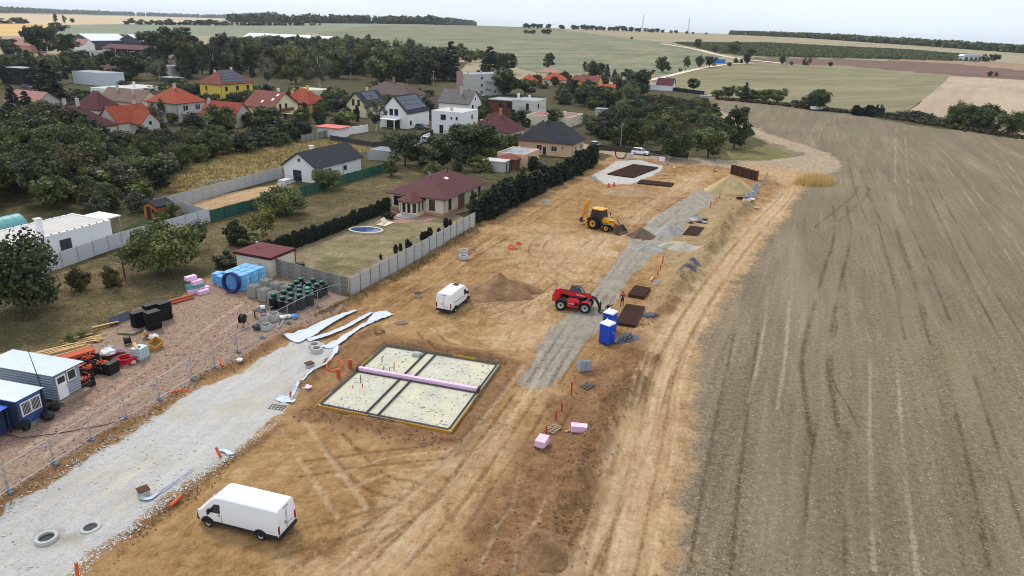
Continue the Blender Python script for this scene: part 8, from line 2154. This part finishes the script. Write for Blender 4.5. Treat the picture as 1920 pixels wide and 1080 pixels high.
# pipe ring by the hedge
q = G(1164,298); t = thing('culvert_ring', 'large dark pipe ring standing by the hedge end', 'pipe ring', (q[0], q[1]), .2)
MB().tube([(1.5*math.cos(2*PI*k/36),0,1.45+1.5*math.sin(2*PI*k/36)) for k in range(36)], .09, 6, closed=True).build('ring', M_IRON, t, True); MB().tube([(1.3*math.cos(2*PI*k/36),.25,1.35+1.3*math.sin(2*PI*k/36)) for k in range(36)], .08, 6, closed=True).build('ring', M_IRON, t, True)
l = on(1183,298); tag(MB().box(-.5,-.4,0,.5,.4,1.3).box(-.55,-.45,1.3,.55,.45,1.36).build('junction_cabinet', M_LGREY, None, loc=l, rz=.2), 'pale cabinet beside the pipe ring at the hedge end', 'cabinet')
bag('white bucket by the timber pile near the gate', 1264,316, .25,.25,.45, M_FRAMEW, 31, 'bucket', 'bucket')

# ---------------------------------------------------------------- gardens
q = G(686,433); t = thing('swimming_pool', 'oval garden pool with blue water and pale stone rim', 'pool', (q[0], q[1], .02), AXIS - 1.35)
el = lambda a, b, z, n=40: [(a*math.cos(2*PI*k/n), b*math.sin(2*PI*k/n), z) for k in range(n)]
o_, i_ = el(2.65,1.75,0), el(2.3,1.4,0); 
for k in range(20):
    m = MB(); pts = []
    for j in (2*k, 2*k+1, 2*k+2):
        pts.append((o_[j % 40], i_[j % 40]))
    m.v = [(p[0][0], p[0][1], z) for z in (0,.22) for p in pts] + [(p[1][0], p[1][1], z) for z in (0,.22) for p in pts]
    m.f = [(3,4,10,9),(4,5,11,10),(0,1,4,3),(1,2,5,4),(6,7,10,9),(7,8,11,10),(0,3,9,6),(2,5,11,8)]
    m.build('rim_stone', mat('rim_stone', rgb(196,188,168), .9, .2, 2), t)
tw = NT('pool_water'); vv = tw.objc(); tw.b.inputs['Roughness'].default_value = .12; tw.b.inputs['Specular IOR Level'].default_value = .5
mw = MB(); mw.v = el(2.3,1.4,.14); mw.f = [tuple(range(40))]; mw.build('water', tw.color(tw.ramp(tw.noise(vv, 1.2, 4, .6, 1.0), [(.35, rgb(46,66,110)), (.6, rgb(74,94,140)), (.75, rgb(120,136,168))])), t)
l = on(722,420); tag(MB().box(-1.2,-.8,0,1.2,.8,.08).obox((0,.2,.5),(1.6,.06,.9),.2,-.7).build('garden_lounger', M_CREAM, None, loc=l, rz=AXIS), 'pale lounger and slab between pool and bay porch', 'lounger')
q = G(116,356); t = thing('paddling_pool', 'round bright blue paddling pool among the trees at the left', 'pool', (q[0], q[1]), 0)
MB().lathe([(1.7,0),(1.75,.5),(1.68,.55),(1.62,.5),(1.62,.35),(.01,.35)], 28).build('shell', mat('pool_blue', rgb(30,128,222), .3, .1), t, True); MB().tube([(.5,1.0,0),(.5,1.0,1.5)], .04).build('ladder', M_FRAMEW, t)
# water butts / bin by the shed
l = on(563,505); tag(MB().lathe([(.02,0),(.5,0),(.6,.3),(.55,.8),(.02,.82)], 14).build('water_butt', M_BLACK, None, True, l), 'black round water butt at the shed corner', 'water butt')
# poles and wires
def pole(lab, px, py, hpx, arm=False):
    p = G(px, py); h = hpx/ppm(p); t = thing('utility_pole', lab, 'utility pole', (p[0], p[1]), AXIS)
    MB().tube([(0,0,-.2),(0,0,h)], [.16,.10], 8).build('shaft', M_CONC2, t)
    MB().box(-.9,-.05,h-.5,.9,.05,h-.4).build('crossarm', M_CONC2, t)
    for x in (-.8,0,.8): MB().lathe([(.03,0),(.06,.05),(.03,.15)], 8, (x,0,h-.4)).build('insulator', M_FRAMEW, t)
    if arm: MB().tube([(0,0,h-.1),(1.2,0,h+.1)], .04).obox((1.4,0,h+.08),(.5,.18,.1)).build('street_lamp_arm', M_METAL, t)
    return p, h
A1 = pole('concrete utility pole with lamp arm at the lane', 1163,280, 46, True)
A2 = pole('slim utility pole in front of the tree belt', 813,178, 44); A3 = pole('utility pole left of the cream alpine house', 631,196, 40)
def wire(lab, a, b, sag):
    P = []; 
    for k in range(13):
        u = k/12; P.append(((b[0][0]-a[0][0])*u, (b[0][1]-a[0][1])*u, a[1] + (b[1]-a[1])*u - sag*4*u*(1-u)))
    tag(MB().tube(P, .03, 4).build('overhead_wire', M_DKGREY, None, loc=(a[0][0], a[0][1], 0)), lab, 'wire')
wire('overhead wire in front of the tree belt', A3, A2, 1.0); wire('overhead wire from the belt pole to the lane pole', A2, A1, 2.0)

# ---------------------------------------------------------------- far things on the right
q = G(1347,118); t = thing('blue_container', 'bright blue container standing in the far field', 'container', (q[0], q[1], float(terrain(*q))), .15)
MB().box(-5.5,-1.5,0,5.5,1.5,3.2).build('shell', M_BRIGHT, t)
for k in range(11): MB().box(-5.2 + k, -1.54, .2, -4.8 + k, -1.501, 3.0).build('side_rib', mat('blue_rib2', rgb(84,140,220), .5, .1), t)
MB().box(-5.6,-1.6,3.2,5.6,1.6,3.35).build('roof', M_CORRW, t)
q = G(1815,113); t = thing('field_shed', 'white shed with pale roof at the end of the vineyard', 'shed', (q[0], q[1], float(terrain(*q))), 0)
MB().box(-8,-4,0,8,4,4).build('wall', M_WHITE, t); MB().prism([(-9,4),(9,4),(7,6),(-7,6)], -4.5, 4.5, 'y').build('roof', M_CORRW, t)
for k in range(3): MB().box(-6 + k*5, -4.06, .2, -3 + k*5, -4.001, 3).build('door', M_DKGREY, t)
q = G(1530,207); t = thing('parked_trailer', 'white trailer parked under the round field edge tree', 'trailer', (q[0], q[1]), .1)
MB().box(-2.2,-1,.5,2.2,1,1.7).build('box', M_FRAMEW, t); wheel(t, -.5, -1.05, .35, .2, -1); wheel(t, .5, -1.05, .35, .2, -1); MB().box(2.2,-.1,.5,3.4,.1,.6).build('drawbar', M_METAL, t)
q = G(1640,213); t = thing('garden_hut', 'dark garden hut with grey roof inside the screened plot', 'hut', (q[0], q[1]), -.1)
MB().box(-3,-2,0,3,2,2.6).build('wall', M_DKGREY, t); MB().box(-3.4,-2.4,2.6,3.4,2.4,2.8).build('roof', M_FLATG, t); MB().box(-1,-2.05,.1,0,-2.0,2).build('door', M_FRAMEW, t)
post_fence('screen_fence', 'dark green screened fence round the garden plot at the field edge', gp([(1600,214),(1640,219),(1705,226),(1748,222)]), 6, 2.0, mat('screen_green', rgb(40,58,54), .9, .2), M_DKGREY, rows=1)
for i, (px, py, hh) in enumerate([(1604,216,16),(1614,217,13),(1628,218,18),(1650,216,16),(1720,225,9)]): ptree(px, py, hh, hh*1.0, 'thuja' if i < 3 else 'bush', 'conif', 'dark conifer beside the screened garden plot' if i < 3 else 'dark shrub beside the screened garden plot', 'screened plot ' + ('conifers' if i < 3 else 'shrubs'))
q = G(1333,184); 
# lattice masts on the horizon
for px, lab, hh in ((1204,'thin lattice mast on the horizon with round platform, left one',40),(1290,'lattice mast on the horizon with stubby platforms, right one',36)):
    d = pray(px, 60); d = d[:2]/np.hypot(*d[:2]); q = d*2100; z = float(terrain(*q)); t = thing('radio_mast', lab, 'mast', (q[0], q[1], z - 1), 0)
    for x, y in ((-1,-1),(1,-1),(1,1),(-1,1)): MB().tube([(x*1.5,y*1.5,0),(x*.6,y*.6,hh)], .22, 5).build('leg', M_METAL, t)
    for k in range(9):
        z0, z1 = hh*k/9, hh*(k+1)/9; w0, w1 = 1.5 - .9*k/9, 1.5 - .9*(k+1)/9
        MB().tube([(-w0,-w0,z0),(w1,-w1,z1)], .12, 4).build('brace', M_METAL, t); MB().tube([(w0,-w0,z0),(-w1,-w1,z1)], .12, 4).build('brace', M_METAL, t)
    MB().lathe([(1,hh),(2.6 if 'round' in lab else 1.6,hh),(2.6 if 'round' in lab else 1.6,hh+1.4),(1,hh+1.4)], 12, cap=True).build('platform', M_METAL, t); MB().tube([(0,0,hh),(0,0,hh+6)], .2, 5).build('antenna', M_METAL, t)
# farm machine by the barn
q = G(203,117); t = thing('farm_truck', 'white and green farm truck standing in front of the open barn', 'truck', (q[0], q[1], float(terrain(*q))), .1)
MB().box(-3,-1.2,.7,1.2,1.2,3.0).build('box', M_FRAMEW, t); MB().box(1.25,-1.2,.7,3.2,1.2,2.6).build('cab', mat('lime', rgb(150,190,50), .5, .1), t)
for x in (-2,2.2):
    for s in (-1,1): wheel(t, x, s*1.1, .5, .3, s)

# ---------------------------------------------------------------- field path and haze
for lab, px, w in (('field_path', [(1240,82),(1300,92),(1350,104),(1400,112),(1470,119)], 7), ('field_path', [(1205,153),(1240,146),(1290,134),(1340,124),(1400,119),(1470,119)], 5)):
    P = np.array(spline(gp(px), 8)); T = np.gradient(P, axis=0); T /= np.linalg.norm(T, axis=1)[:, None]; N = np.stack([-T[:, 1], T[:, 0]], 1)
    m = MB()
    for p, n in zip(P, N):
        for s in (-.5, .5): e = p + n*s*w; m.v.append((e[0], e[1], float(terrain(e[0], e[1])) + .25))
    m.f = [(2*k, 2*k+1, 2*k+3, 2*k+2) for k in range(len(P) - 1)]
    o = m.build(lab, mat('path_pale', rgb(212,198,170), .95, .12, .1)); o['kind'] = 'structure'
hz = MB().box(-9000,-60,-3,9000,9200,75)
hm = bpy.data.materials.new('haze'); hm.use_nodes = True
for n_ in list(hm.node_tree.nodes): hm.node_tree.nodes.remove(n_)
ho = hm.node_tree.nodes.new('ShaderNodeOutputMaterial'); hv = hm.node_tree.nodes.new('ShaderNodeVolumePrincipled')
hv.inputs['Color'].default_value = (.84, .92, 1.0, 1); hv.inputs['Density'].default_value = 0.00006; hv.inputs['Anisotropy'].default_value = .2
hm.node_tree.links.new(hv.outputs[0], ho.inputs['Volume'])
me = bpy.data.meshes.new('haze'); me.from_pydata(hz.v, [], hz.f); me.materials.append(hm); o = link('haze', me); o['kind'] = 'stuff'
